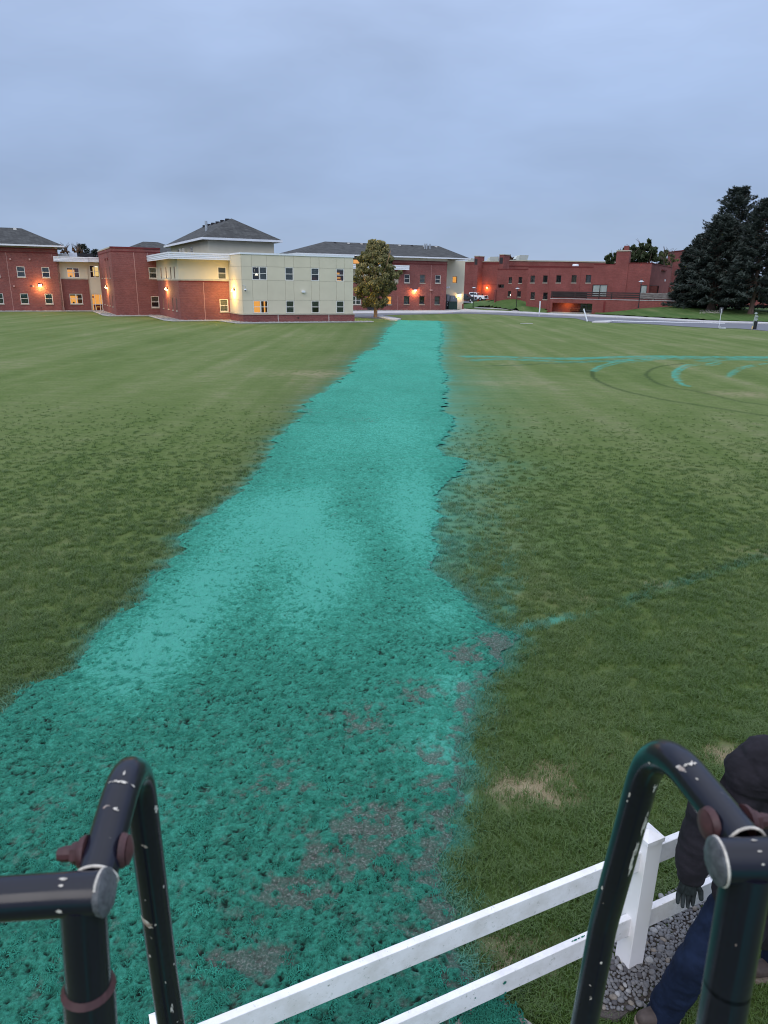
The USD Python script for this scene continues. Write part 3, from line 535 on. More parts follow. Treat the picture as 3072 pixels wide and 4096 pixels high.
# --- brick building with the deck, right
FR = Frame(tuple(at_y(2104.8, 1202.7, 129)[:2]), -28)
q = lambda x, y, v=0.0: FR.on_v(1980 + x / 5.53, 1040 + y / 5.53, v)
q2 = lambda x, y, v=0.0: FR.on_v(2250 + x / 6.636, 980 + y / 6.636, v)
zz = lambda x, y, v=0.0: FR.on_v(2450 + x / 4.74, 980 + y / 4.74, v)
nn = lambda x, y, v=0.0: FR.on_v(2150 + x / 5.53, 1150 + y / 5.53, v)
uc = zz(748, 340)[0]
b = Bld('brick_hall_with_deck', 'low dark red brick building with timber deck and chimney, at right', FR, 0, 0)
us = q2(835, 500)[0]
ups = [(q(815, 0)[0], q(912, 0)[0]), (q(1095, 0)[0], q(1195, 0)[0]), (q(1388, 0)[0], q(1497, 0)[0]), (q2(240, 900)[0], q2(372, 900)[0]), (q2(615, 900)[0], q2(757, 900)[0])]
lows = [(q(788, 790)[0], q(880, 790)[0]), (q(1062, 790)[0], q(1163, 790)[0])]
zts = [(q(860, 345)[2], q(860, 502)[2]), (q(1145, 342)[2], q(1145, 502)[2]), (q(1440, 338)[2], q(1440, 502)[2]), (q2(305, 800)[2], q2(305, 1000)[2]), (q2(690, 797)[2], q2(690, 1002)[2])]; lts = [(q(830, 712)[2], q(830, 866)[2]), (q(1110, 718)[2], q(1110, 873)[2])]
h1, h2, h3 = q(760, 150)[2] - 0.12, q2(1000, 505)[2] - 0.12, zz(600, 336)[2] - 0.12; uk = q2(1450, 500)[0]
w0, w1 = q2(800, 1050), q2(1175, 1245); c0 = zz(540, 760)
holes = [(a0, a1, z[1], z[0]) for (a0, a1), z in zip(ups, zts)] + [(a0, a1, z[1], z[0]) for (a0, a1), z in zip(lows, lts)] + [(w0[0], w1[0], 2.6, w0[2]), (c0[0], uc - 0.3, 2.4, c0[2])]
b.wall('front', 0, us, -1, h1, 0, 'brick_old', [h for h in holes if h[1] < us or h[0] < us - 1]); b.wall('front', us + 0.001, uk, -1, h2, 0, 'brick_old', [h for h in holes if us - 1 < h[0] < uk]); b.wall('front', uk + 0.001, uc, -1, h3, 0, 'brick_old', [h for h in holes if h[0] >= uk])
for (a0, a1), z in zip(ups, zts): b.window('front', a0, a1, z[1], z[0], 0, 'curtain_dark', frame='dark_frame', rail=False, depth=0.22)
for (a0, a1), z in zip(lows, lts): b.window('front', a0, a1, z[1], z[0], 0, 'curtain_dark', frame='dark_frame', rail=False, depth=0.22)
b.window('front', w0[0], w1[0], 2.6, w0[2], 0, 'curtain_white', double=True, frame='dark_frame', rail=False, depth=0.2, sill=False)
b.window('front', c0[0], uc - 0.3, 2.4, c0[2], 0, 'curtain_white', frame='dark_frame', rail=False, depth=0.15, sill=False)
s0 = FR.on_u(2450 + 880 / 4.74, 980 + 830 / 4.74, uc); s1 = FR.on_u(2450 + 1060 / 4.74, 980 + 830 / 4.74, uc); s2 = FR.on_u(2450 + 1140 / 4.74, 980 + 830 / 4.74, uc)
b.wall('right', 0.301, 24, -1, h3, uc, 'brick_old', [(0.4, s0[1], 2.4, c0[2]), (s1[1], s2[1] + 1, 1.2, c0[2])], name='side_wall')
b.window('right', 0.4, s0[1], 2.4, c0[2], uc, 'curtain_white', frame='dark_frame', rail=False, sill=False, depth=0.15); b.window('right', s1[1], s2[1] + 1, 1.2, c0[2], uc, 'curtain_dark', frame='dark_frame', rail=False, sill=False, depth=0.2)
s3 = FR.on_u(2450 + 985 / 4.74, 980 + 668 / 4.74, uc); b.part('wall_fixture', 'right', s3[1] - 0.2, s3[1] + 0.2, -0.2, -0.003, s3[2] - 0.18, s3[2] + 0.18, uc, 'white_metal')
s4 = FR.on_u(2450 + 930 / 4.74, 980 + 480 / 4.74, uc); b.part('overhang_shadow', 'right', s4[1], s4[1] + 5, -0.25, -0.003, s4[2] - 0.02, s4[2] + 0.16, uc, 'brick_band')  # dark strip standing in for the shadow of an overhang
for a0, a1, hh_ in ((0, us, h1), (us + 0.001, uk, h2), (uk + 0.001, uc + 0.06, h3)): b.part('parapet_cap', 'front', a0, a1, -0.06, 0.35, hh_ + 0.002, hh_ + 0.12, 0, 'brick_band')
b.part('parapet_cap', 'right', 0.351, 24, -0.06, 0.35, h3 + 0.002, h3 + 0.12, uc, 'brick_band')
b.block('flat_roof', 0, uc - 0.3, 0.3, 24, 7.1, 7.15, 'roof_membrane')
k0, k1 = zz(85, 120), zz(378, 118); kz = k0[2]
b.block('chimney', k0[0], k1[0] - 0.35, -0.12, 1.1, 0.0, kz, 'brick_old'); b.block('chimney_cap', k0[0] - 0.08, k1[0] - 0.27, -0.2, 1.18, kz + 0.002, kz + 0.16, 'limestone'); b.block('chimney_pot', k0[0] + 1.0, k0[0] + 1.75, 0.2, 0.8, kz + 0.162, kz + 0.85, 'brick_old')
v, f = lathe([(0, 0.35), (0.45, 0.33), (0.55, 0.1), (0.55, 0.0)], 14); p = q2(348, 520, 1.0); obj('roof_vent', (v + [p[0], 1.0, p[2] - 0.25], f), 'white_metal', b.path)
for a in (q(1180, 600)[0], q2(475, 900)[0]): b.part('control_joint', 'front', a - 0.02, a + 0.02, -0.006, 0, 0.5, 7.2, 0, 'brick_band')
# wing set back to the left, lower parapet
pw = 12.0
e0, e1 = q(42, 500, pw)[0], q(720, 500, pw)[0] + 3; wz = q(300, 212, pw)[2]
wa = [(q(305, 440, pw)[0], q(375, 440, pw)[0], q(0, 508, pw)[2], q(0, 380, pw)[2]), (q(520, 440, pw)[0], q(600, 440, pw)[0], q(0, 510, pw)[2], q(0, 380, pw)[2]), (q(283, 750, pw)[0], q(352, 750, pw)[0], q(0, 812, pw)[2], q(0, 690, pw)[2]), (q(500, 750, pw)[0], q(572, 750, pw)[0], q(0, 815, pw)[2], q(0, 690, pw)[2])]
za = [(max(w[2], 0.3), w[3]) for w in wa]
wa = [(a[0], a[1], z[0], z[1]) for a, z in zip(wa, [(q(340, 508, pw)[2], q(340, 380, pw)[2]), (q(560, 510, pw)[2], q(560, 378, pw)[2]), (q(318, 812, pw)[2], q(318, 688, pw)[2]), (q(536, 815, pw)[2], q(536, 690, pw)[2])])]
rc = (q(60, 600, pw)[0], q(198, 600, pw)[0], q(120, 615, pw)[2], q(120, 540, pw)[2])
b.wall('front', e0, e1, -1, wz, pw, 'brick_old', wa + [rc], name='wing_wall'); b.part('parapet_cap', 'front', e0, e1, -0.06, 0.35, wz + 0.002, wz + 0.14, pw, 'brick_band')
for w in wa: b.window('front', *w, pw, 'curtain_dark', frame='dark_frame', rail=False, depth=0.22)
b.window('front', *rc, pw, 'curtain_dark', frame='dark_frame', rail=False, depth=0.9, sill=False)
b.wall('left', pw + 0.301, 30, -1, wz, e0, 'brick_old', name='side_wall')
b.wall('left', 0.301, pw + 0.3, -1, 7.3, 0, 'brick_old', name='side_wall')
b.part('pilaster', 'front', e0 - 0.25, e0 - 0.01, -0.3, 0.2, -1, q(0, 700, pw)[2] + 0.4, pw, 'brick_old')
# deck and its retaining wall with the undercroft
pd = -1.6
r0, r1 = nn(285, 300, pd)[0], zz(1260, 1060, pd)[0] + 1; rz = nn(1640, 262, pd)[2] - 0.09
g0, g1, gz = nn(320, 400, pd)[0], nn(1212, 400, pd)[0], nn(700, 345, pd)[2]
b.wall('front', r0, r1, -1, rz, pd, 'brick_old', [(g0, g1, -1.01, gz)], name='retaining_wall', thick=0.4)
b.part('wall_coping', 'front', r0 - 0.05, r1, -0.05, 0.45, rz + 0.002, rz + 0.09, pd, 'concrete'); b.block('deck_floor', r0, r1, pd + 0.46, -0.01, rz - 0.15, rz + 0.03, 'deck_wood')
b.block('undercroft_back', g0 - 0.3, nn(905, 450, pd)[0], 2.0, 2.2, -1, rz, 'brick_old'); b.block('undercroft_side', g0 - 0.5, g0 - 0.31, pd + 0.4, 2.0, -1, rz, 'brick_old'); b.block('undercroft_ceiling', g0 - 0.3, g1 + 1, pd + 0.41, 2.0, gz + 0.1, gz + 0.2, 'concrete_old')
x0, x1 = nn(915, 450, pd)[0], nn(1205, 450, pd)[0]
mbx = MB()
for a in (x0, (x0 * 0.55 + x1 * 0.45), x1 - 0.08): b.bx(mbx, 'front', a, a + 0.08, 0.9, 1.0, 0, gz + 0.08, pd)
b.bx(mbx, 'front', x0, x1, 0.9, 1.0, 1.65, 1.73, pd); dr = obj('glass_doors', mbx.get(), 'dark_frame', b.path)
mbx = MB(); b.bx(mbx, 'front', x0, x1, 0.94, 0.95, 0, gz + 0.08, pd); obj('pane', mbx.get(), 'glass', dr); mbx = MB(); b.bx(mbx, 'front', x0, x1 + 0.3, 1.3, 1.35, -1, gz + 0.1, pd); obj('back_wall', mbx.get(), 'room_dark', dr)
b.part('ceiling_lamp', 'front', g0 + 1.4, g0 + 3.0, 0.7, 0.95, gz + 0.0, gz + 0.09, pd, 'sodium_glow')
L = UsdLux.SphereLight.Define(stage, b.path + '/ceiling_lamp/lamp_light'); L.AddTranslateOp().Set(Gf.Vec3d(g0 + 2.2, pd + 0.85, gz - 0.35)); L.CreateRadiusAttr(0.25); L.CreateIntensityAttr(9); L.CreateColorAttr(Gf.Vec3f(1.0, 0.40, 0.12))
tops = [(nn(320, 92, pd)[2] if k == 0 else None) for k in range(1)]
z_t = nn(1200, 98, pd)[2]; a_end = zz(1130, 930, pd)[0]; posts = [nn(312, 150, pd)[0]]
for px in (815, 1085, 1360, 1640): posts.append(nn(px, 150, pd)[0])
posts += [zz(520, 950, pd)[0], zz(800, 950, pd)[0], a_end]
for p in posts: b.part('deck_post', 'front', p - 0.07, p + 0.07, 0.06, 0.2, rz + 0.092, z_t - 0.01, pd, 'deck_wood')
for i in range(len(posts) - 1):
    for k in range(3):
        m_ = 'deck_wood_worn' if i >= 5 else 'deck_wood'; z1_ = z_t - 0.31 * k
        b.part('deck_rail', 'front', posts[i] + (0.0 if i else -0.1), posts[i + 1] - 0.01, 0.0, 0.055, z1_ - 0.2 - (0.05 if i >= 5 else 0), z1_, pd, m_)
        if i in (0, 1) or i >= 5: b.part('deck_rail', 'front', posts[i] + 0.1, posts[i + 1] - 0.1, 0.21, 0.25, z1_ - 0.34, z1_ - 0.12, pd, m_)
b.part('old_door_outline', 'front', nn(1455, 400, pd)[0], nn(1500, 400, pd)[0], -0.05, -0.003, 0, 2.0, pd, 'brick_band')
# picnic table in the undercroft
tp = FR.wld((nn(690, 550, pd)[0] + nn(900, 550, pd)[0]) / 2, -0.85, 0.02)
t = thing('picnic_table', 'wooden picnic table in the brick undercroft beneath the deck', 'table', tp, -28)
mbx = MB()
for k in range(4): mbx.box(-0.9, 0.9, -0.38 + k * 0.19, -0.2 + k * 0.19, 0.72, 0.76)
obj('table_top', mbx.get(), 'bench_wood', t)
for y in (-0.72, 0.5): obj('bench_seat', MB().box(-0.9, 0.9, y, y + 0.22, 0.42, 0.46).get(), 'bench_wood', t)
for x in (-0.6, 0.6): obj('leg_frame', MB().box(x - 0.03, x + 0.03, -0.65, 0.65, 0.36, 0.42).box(x - 0.03, x + 0.03, -0.35, -0.25, 0, 0.72).box(x - 0.03, x + 0.03, 0.25, 0.35, 0, 0.72).get(), 'bench_wood', t)

# --- tall brick hall far behind
FG = Frame(tuple(at_y(1923, 1200, 178)[:2]), -38)
y = lambda x, yy, v=0.0: FG.on_v(1850 + x / 6.144, 1000 + yy / 6.144, v)
b = Bld('tall_brick_hall', 'tall windowless brick hall with two square shafts, behind the parked pickup', FG, y(0, 300)[0], 0)
gz = y(670, 290)[2]; a0, a1 = y(-60, 600)[0], y(1000, 600)[0]
b.wall('front', a0, a1, -0.5, gz, 0, 'brick_old'); b.part('parapet_cap', 'front', a0, a1, -0.12, 0.4, gz + 0.002, gz + 0.16, 0, 'limestone'); b.part('brick_course', 'front', a0, a1, -0.05, -0.003, gz - 0.55, gz - 0.3, 0, 'brick_band')
b.part('brick_course', 'front', a0, a1, -0.03, -0.003, y(500, 835)[2] - 0.08, y(500, 835)[2], 0, 'brick_band')
for xl, xr, yt, l0, l1 in ((290, 385, 160, 210, 360), (903, 1010, 122, 180, 335)):
    t0, t1 = y(xl, 250, -2.2), y(xr, 250, -2.2); tz = y(xl, yt, -2.2)[2]
    sh = b.block('brick_shaft', t0[0], t1[0], -2.2, 0.6, -0.5, tz, 'brick_old'); b.block('shaft_cap', t0[0] - 0.08, t1[0] + 0.08, -2.28, 0.68, tz + 0.002, tz + 0.16, 'limestone')
    lo, hi = y(xl + 6, l1, -2.2), y(xl + 82 if xl < 600 else xl + 95, l0, -2.2); mbx = MB()
    for k in range(9): z0_ = lo[2] + (hi[2] - lo[2]) * k / 9; b.bx(mbx, 'front', lo[0], hi[0], -0.06, -0.003, z0_, z0_ + (hi[2] - lo[2]) / 9 - 0.03, -2.2)
    obj('louvre', mbx.get(), 'dark_frame', sh)
b.lamp('front', y(610, 930)[0], y(610, 930)[2], 0, 1600, 'sodium', color=(1.0, 0.30, 0.03))
d = y(775, 1040), y(815, 1200); b.part('side_door', 'front', d[0][0], d[1][0], -0.04, -0.003, 0.3, d[0][2], 0, 'brick_band')
c = y(1085, 270, 3.0); e = y(3600, 300, 3.0)
FH = Frame(tuple(FG.wld(c[0], 2.5)[:2]), 2)
h = lambda px, py, v=0.0: FH.on_v(px, py, v)
hz = h(2025, 1043.6)[2]; b2 = Bld('long_brick_hall', 'long low brick hall whose flat parapet shows above the deck building', FH, 0, 0)
hr = h(2425, 1049)[0]; b2.wall('front', 0, hr + 6, -0.5, hz, 0, 'brick_old'); b2.part('parapet_cap', 'front', -0.1, hr + 6, -0.12, 0.4, hz + 0.002, hz + 0.25, 0, 'limestone'); b2.part('brick_course', 'front', 0, hr + 6, -0.05, -0.003, hz - 1.2, hz - 1.0, 0, 'brick_band')
b2.block('flat_roof', 0, hr + 6, 0.4, 25, hz - 0.5, hz - 0.4, 'roof_membrane'); b2.block('rear_wall', 0, hr + 6, 25, 25.3, -0.5, hz - 0.02, 'brick_old')
# roof lights: raking boxes with a hood
for B_, fr, px0, px1, top, bot, pv in ((b, 'g', 1868, 1896, 1033, 1052, 6.0), (b, 'g', 1950, 1997, 1027, 1049, 6.0), (b2, 'h', 2062, 2112, 1021, 1044, 5.0)):
    g_ = (FG if fr == 'g' else FH); p0, p1 = g_.on_v(px0, bot, pv), g_.on_v(px1, top, pv); z1_ = p1[2]; z0_ = (gz if fr == 'g' else hz) - 0.5; w = p1[0] - p0[0]
    V = np.array([[p0[0] + 0.12 * w, pv, z0_], [p1[0] - 0.1 * w, pv, z0_], [p1[0] - 0.1 * w, pv + 5, z0_], [p0[0] + 0.12 * w, pv + 5, z0_], [p0[0] + 0.3 * w, pv - 0.5, z1_], [p1[0] + 0.02 * w, pv - 0.5, z1_], [p1[0], pv + 5, z1_], [p0[0] + 0.3 * w, pv + 5, z1_]]) - [B_.u0, 0, 0]
    F = [[0, 1, 5], [0, 5, 4], [1, 2, 6], [1, 6, 5], [2, 3, 7], [2, 7, 6], [3, 0, 4], [3, 4, 7], [4, 5, 6], [4, 6, 7], [0, 3, 2], [0, 2, 1]]
    rl_ = obj('roof_light', (V, np.array(F)), 'clerestory', B_.path)
    V = np.array([[p0[0] - 0.05 * w, pv - 0.3, z1_ - 0.9], [p0[0] + 0.28 * w, pv - 0.3, z1_ - 1.6], [p0[0] + 0.3 * w, pv - 0.3, z1_ - 0.1], [p0[0] + 0.1 * w, pv - 0.3, z1_ - 0.2]]) - [B_.u0, 0, 0]
    V = np.vstack([V, V + [0, 3, 0]]); F = [[0, 1, 2], [0, 2, 3], [4, 6, 5], [4, 7, 6], [0, 4, 5], [0, 5, 1], [1, 5, 6], [1, 6, 2], [2, 6, 7], [2, 7, 3], [3, 7, 4], [3, 4, 0]]
    obj('hood', (V, np.array(F)), 'clerestory', rl_)
# --- brick stair tower mostly hidden behind the spruces
p0, p1 = at_y(2690, 1100, 150), at_y(2790, 1004, 150)
FS = Frame(tuple(p0[:2]), 0); b = Bld('hidden_brick_block', 'brick block largely hidden behind the big spruces', FS, 0, 0)
b.block('wall', 1.5, 6.5, 0, 8, -0.5, p1[2], 'brick_old'); b.block('parapet_cap', 1.4, 6.6, -0.1, 8.1, p1[2] + 0.002, p1[2] + 0.15, 'brick_band'); b.block('lower_wall', 6.6, 26, 1, 8, -0.5, 6.0, 'brick_old')

# ------------------------------------------------------------------ ground: lawn, banks, road, pavements
def smoothstep(a, b_, x): t = np.clip((x - a) / (b_ - a), 0, 1); return t * t * (3 - 2 * t)
def poly_px(pts, z=0.0): return np.array([gnd(px, py, z)[:2] for px, py in pts])
def polyline_samples(P, step=0.05):
    P = np.asarray(P, float); s = np.concatenate([[0], np.cumsum(np.linalg.norm(np.diff(P, axis=0), axis=1))]); n = max(2, int(s[-1] / step)); t = np.linspace(0, s[-1], n)
    return np.stack([np.interp(t, s, P[:, k]) for k in range(P.shape[1])], 1)
def smooth_line(pts, n=60): return bez(np.array(pts, float), n)

va = lambda L: [(1700 + x * .827, 1300 + y_ * .827) for x, y_ in L]
v3 = lambda L: [(1600 + x * .887, 1700 + y_ * .887) for x, y_ in L]
TRACKS = [  # pixels, half width m, dye, dark
    (va([(200, 150), (450, 154), (700, 160), (1000, 151), (1250, 150), (1900, 146)]), 0.55, 0.62, 0.25),
    (va([(230, 170), (500, 167), (750, 176), (1000, 166), (1300, 160), (1900, 155)]), 0.45, 0.45, 0.3),
    (va([(810, 218), (835, 200), (880, 186), (960, 174), (1100, 163), (1300, 157), (1500, 152)]), 0.11, 0.62, 0.0),
    (va([(810, 218), (812, 245), (850, 275), (900, 296), (1000, 325), (1150, 355), (1300, 380), (1659, 435), (1900, 470)]), 0.10, 0.0, 0.9),
    (va([(905, 178), (960, 169), (1100, 158), (1300, 153), (1659, 150)]), 0.35, 0.5, 0.0), (va([(825, 222), (850, 206), (900, 190), (980, 178), (1110, 168)]), 0.09, 0.5, 0.3), (va([(1430, 180), (1310, 193), (1245, 212), (1222, 240), (1238, 268)]), 0.09, 0.55, 0.1), (va([(1340, 172), (1450, 166), (1659, 168), (1900, 172)]), 0.4, 0.4, 0.2), (va([(1600, 196), (1530, 212), (1490, 238)]), 0.09, 0.4, 0.1),
    (va([(1250, 182), (1180, 190), (1100, 210), (1070, 235), (1100, 265), (1200, 300), (1350, 325), (1500, 360), (1659, 382), (1900, 410)]), 0.10, 0.0, 0.8),
    (va([(1420, 172), (1300, 186), (1230, 205), (1205, 235), (1220, 265), (1275, 292)]), 0.12, 0.7, 0.0),
    (va([(1800, 178), (1659, 184), (1560, 195), (1500, 215), (1470, 250)]), 0.13, 0.5, 0.0),
    (va([(300, 195), (550, 186), (700, 180), (950, 170)]), 0.14, 0.1, 0.8),
    (v3([(540, 925), (650, 885), (760, 855)]), 0.09, 0.5, 0.4),
    (v3([(1000, 790), (1250, 700), (1400, 655), (1659, 570), (1900, 500)]), 0.12, 0.10, 0.75),
    (v3([(700, 880), (870, 850), (1050, 790), (1260, 715), (1659, 590)]), 0.06, 0.16, 0.2),
    (v3([(470, 830), (420, 790), (480, 720), (470, 650)]), 0.25, 0.30, 0.0)]
TREES = [(cKDTree(polyline_samples(poly_px(smooth_line(p)), 0.06)), w, dy, dk) for p, w, dy, dk in TRACKS]
L_PX = [(1597, 1283), (1560, 1316), (1521, 1383), (1445, 1424), (1404, 1465), (1414, 1496), (1363, 1521), (1291, 1568), (1271, 1578), (1209, 1634), (1214, 1665), (1158, 1701), (1137, 1731), (1091, 1783), (1096, 1818), (1025, 1885), (1014, 1926), (973, 1957), (861, 2039), (809, 2070), (712, 2152), (737, 2203), (625, 2295), (588, 2363), (542, 2417), (470, 2471), (425, 2508), (357, 2553), (352, 2598), (325, 2652), (271, 2688), (217, 2725), (163, 2743), (90, 2797), (36, 2850), (-60, 2930), (-250, 3060), (-500, 3240), (-800, 3500), (-1200, 3900), (-1700, 4400), (-2600, 5200)]
R_PX = [(1757, 1283), (1762, 1310), (1768, 1366), (1750, 1391), (1763, 1424), (1750, 1465), (1783, 1498), (1778, 1614), (1758, 1647), (1800, 1664), (1818, 1680), (1800, 1715), (1795, 1733), (1760, 1762), (1751, 1789), (1775, 1820), (1795, 1833), (1850, 1838), (1857, 1877), (1813, 1913), (1777, 1948), (1746, 1984), (1764, 2037), (1773, 2090), (1737, 2135), (1733, 2197), (1738, 2268), (1777, 2321), (1831, 2374), (1910, 2454), (1975, 2500), (2040, 2530), (2100, 2545), (2060, 2580), (2030, 2625), (1990, 2680), (1973, 2711), (1915, 2753), (1896, 2850), (1880, 2888), (1901, 2937), (1850, 2985), (1874, 3024), (1890, 3067), (1836, 3100), (1825, 3150), (1858, 3176), (1847, 3214), (1800, 3270), (1815, 3330), (1770, 3420), (1768, 3560), (1795, 3634), (1768, 3715), (1790, 3790), (1860, 3880), (1900, 3960), (1880, 4050), (1900, 4200), (2000, 4600), (2100, 5200)]
def edge_fn(pix):
    P = poly_px(pix); y_ = P[:, 1]; keep = [0]
    for i in range(1, len(P)):
        if y_[i] < y_[keep[-1]] - 1e-3: keep.append(i)
    P = P[keep][::-1]; return P[:, 1], P[:, 0]
LE, RE = edge_fn(L_PX), edge_fn(R_PX)
def edges(yv):
    yv = np.asarray(yv, float); p = np.stack([yv * 0, yv * 0, yv * 0], -1)
    j = lambda s, f_, a: (meshkit.fbm(np.stack([yv * f_, yv * 0 + s, yv * 0], -1), 4, 5) - 0.5) * a
    sc = 0.2 + 0.02 * yv
    return np.interp(yv, *LE) + j(1.3, 3.0, sc) + j(2.9, 17.0, 0.06 + 0.008 * yv), np.interp(yv, *RE) + j(7.7, 3.0, sc) + j(5.1, 17.0, 0.06 + 0.008 * yv)
Y_TOP, Y_BOT = gnd(1680, 1283)[1], 1.9
def dye_and_dark(P):
    """for ground points (n, 2): dye, worn-dark and straw cover, all 0..1"""
    P = np.asarray(P, float); n = len(P); q3 = np.stack([P[:, 0], P[:, 1], np.zeros(n)], 1)
    dye, dark = np.zeros(n), np.zeros(n); y_ = P[:, 1]
    br = meshkit.fbm(q3 * [1.6, 1.6, 1], 4, 11); fine = meshkit.fbm(q3 * 6.0, 3, 12)
    for T, w, dy, dk in TREES:
        d, _ = T.query(P, distance_upper_bound=w * 4); d = np.where(np.isfinite(d), d, 1e3)
        k = smoothstep(1.5 * w, 0.5 * w, d)
        dye = np.maximum(dye, k * dy * smoothstep(0.30, 0.62, 0.6 * br + 0.4 * fine + 0.16 * dy) * (0.6 + 0.4 * smoothstep(0.4, 0.6, fine))); dark = np.maximum(dark, k * dk)
    l, r = edges(np.clip(y_, Y_BOT, Y_TOP)); inside = (y_ < Y_TOP + 0.5)
    dr, dl = P[:, 0] - r, l - P[:, 0]
    reach = np.interp(y_, [2, 4, 6, 8, 9, 10, 11, 13, 16, 20, 30, 40, 60], [0.25, 0.25, 0.25, 0.35, 0.5, 1.0, 1.2, 1.3, 1.4, 1.7, 2.4, 2.0, 1.0])
    k = np.where((dr > -0.3) & inside, np.exp(-np.clip(dr, 0, None) / (0.55 * reach)), 0) * (0.35 + 0.5 * br) * np.interp(y_, [2, 6, 8, 10, 14, 25, 45], [0.5, 0.55, 0.7, 1.0, 0.85, 0.7, 0.45])
    dye = np.maximum(dye, k)
    k = np.where((dl > -0.3) & inside, np.exp(-np.clip(dl, 0, None) / (0.06 + 0.006 * y_)), 0) * (0.35 + 0.7 * fine); dye = np.maximum(dye, k * 0.85)
    k = np.where((dr > -0.3) & inside, np.exp(-np.clip(dr, 0, None) / (0.05 + 0.010 * y_)), 0) * (0.4 + 0.7 * fine); dye = np.maximum(dye, k * 0.9)
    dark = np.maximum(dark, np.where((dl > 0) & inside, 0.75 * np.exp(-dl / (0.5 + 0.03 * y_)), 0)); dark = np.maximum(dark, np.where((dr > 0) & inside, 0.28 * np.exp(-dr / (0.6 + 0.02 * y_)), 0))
    straw = np.zeros(n)
    for (px, py), sx, sy, a in (((2130, 3160), 0.42, 0.22, 1.0), ((2215, 3110), 0.22, 0.2, 0.9), ((2080, 3140), 0.2, 0.2, 0.7), ((2250, 3080), 0.12, 0.15, 0.8), ((2890, 3010), 0.35, 0.12, 0.8), ((2930, 3000), 0.2, 0.12, 0.7), ((2500, 2990), 0.2, 0.15, 0.4), ((2050, 3500 + 320), 0.3, 0.2, 0.6), ((1250, 1492), 2.0, 1.4, 0.45), ((2975, 1573), 1.4, 1.0, 0.45), ((2035, 1530), 2.5, 0.8, 0.25), ((2330, 2370), 0.12, 0.3, 0.4), ((2620, 2330), 0.4, 0.15, 0.3), ((3010, 2200), 0.5, 0.3, 0.2)):
        c = gnd(px, py)[:2]; straw = np.maximum(straw, a * np.exp(-((P[:, 0] - c[0]) / sx) ** 2 - ((P[:, 1] - c[1]) / sy) ** 2))
    straw = straw * smoothstep(0.36, 0.66, fine * 0.75 + br * 0.25 + 0.08)
    return np.clip(dye, 0, 1), np.clip(dark, 0, 1), np.clip(straw, 0, 1)

GRASS_NODES = {
    'g': ('geometry', {}), 'dye': ('attribute', {'attribute': 'dye'}), 'dark': ('attribute', {'attribute': 'dark'}), 'straw': ('attribute', {'attribute': 'straw'}),
    'mp': ('mapping', {'scale': (0.22, 0.10, 0.0)}), 'n1': ('noise_texture', {'scale': 1.0, 'detail': 7.0, 'roughness': 0.62, 'distortion': 0.6}),
    'mp2': ('mapping', {'scale': (0.9, 2.2, 0.0)}), 'n2': ('noise_texture', {'scale': 1.0, 'detail': 6.0, 'roughness': 0.7}),
    'mp3': ('mapping', {'rotation': (0, 0, 0.02), 'scale': (0.75, 0.012, 0.0)}), 'n3': ('noise_texture', {'scale': 1.0, 'detail': 3.0}),
    'a1': ('math', {'math_type': 'multiply_add', 'value2': 0.50, 'value3': -0.08}), 'a2': ('math', {'math_type': 'multiply_add', 'value2': 0.45}),
    'a3': ('math', {'math_type': 'multiply_add', 'value2': 0.46})}
GRASS_LINKS = [('g.position', 'mp.vector'), ('mp.vector', 'n1.vector'), ('g.position', 'mp2.vector'), ('mp2.vector', 'n2.vector'), ('g.position', 'mp3.vector'), ('mp3.vector', 'n3.vector'),
               ('n1.fac', 'a1.value1'), ('n2.fac', 'a2.value1'), ('a1.value', 'a2.value3'), ('n3.fac', 'a3.value1'), ('a2.value', 'a3.value3')]
def lawn_material(name, cols, fine=True):
    nodes = dict(GRASS_NODES); links = list(GRASS_LINKS)
    nodes |= {'ramp': ('rgb_ramp', {'ramp': [(0.42, cols[0]), (0.56, cols[1]), (0.68, cols[2]), (0.80, cols[3])]}),
              'nf': ('noise_texture', {'scale': 16.0, 'detail': 6.0, 'roughness': 0.8}), 'rf': ('map_range', {'from_min': 0.25, 'from_max': 0.75, 'to_min': 0.50, 'to_max': 1.40}), 'cf': ('combine_xyz', {}),
              'mf': ('mix_color', {'blend_type': 'multiply', 'fac': 1.0, 'use_clamp': False}),
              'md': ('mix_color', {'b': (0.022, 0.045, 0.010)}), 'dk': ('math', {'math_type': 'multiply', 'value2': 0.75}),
              'ms': ('mix_color', {'b': (0.34, 0.27, 0.18)}), 'mt': ('mix_color', {'b': (0.045, 0.34, 0.28)}),
              'bm': ('bump', {'strength': 0.6, 'distance': 0.04}), 'p': ('principled_bsdf', {'roughness': 0.9, 'specular_ior_level': 0.1})}
    links += [('a3.value', 'ramp.fac'), ('g.position', 'nf.vector'), ('nf.fac', 'rf.value'), ('rf.result', 'cf.x'), ('rf.result', 'cf.y'), ('rf.result', 'cf.z'), ('ramp.color', 'mf.a'), ('cf.vector', 'mf.b'),
              ('mf.result', 'md.a'), ('dark.fac', 'dk.value1'), ('dk.value', 'md.fac'), ('md.result', 'ms.a'), ('straw.fac', 'ms.fac'), ('ms.result', 'mt.a'), ('dye.fac', 'mt.fac'), ('mt.result', 'p.base_color'), ('nf.fac', 'bm.height'), ('bm.normal', 'p.normal')]
    MAT[name] = usdkit.material(stage, f'/World/Looks/{name}', nodes, links, surface='p.BSDF')
GREEN = [(0.072, 0.112, 0.026), (0.106, 0.150, 0.041), (0.138, 0.174, 0.060), (0.195, 0.205, 0.100)]
lawn_material('lawn', GREEN)
lawn_material('bank_grass', [(0.035, 0.075, 0.018), (0.060, 0.115, 0.030), (0.085, 0.135, 0.042), (0.15, 0.17, 0.07)])

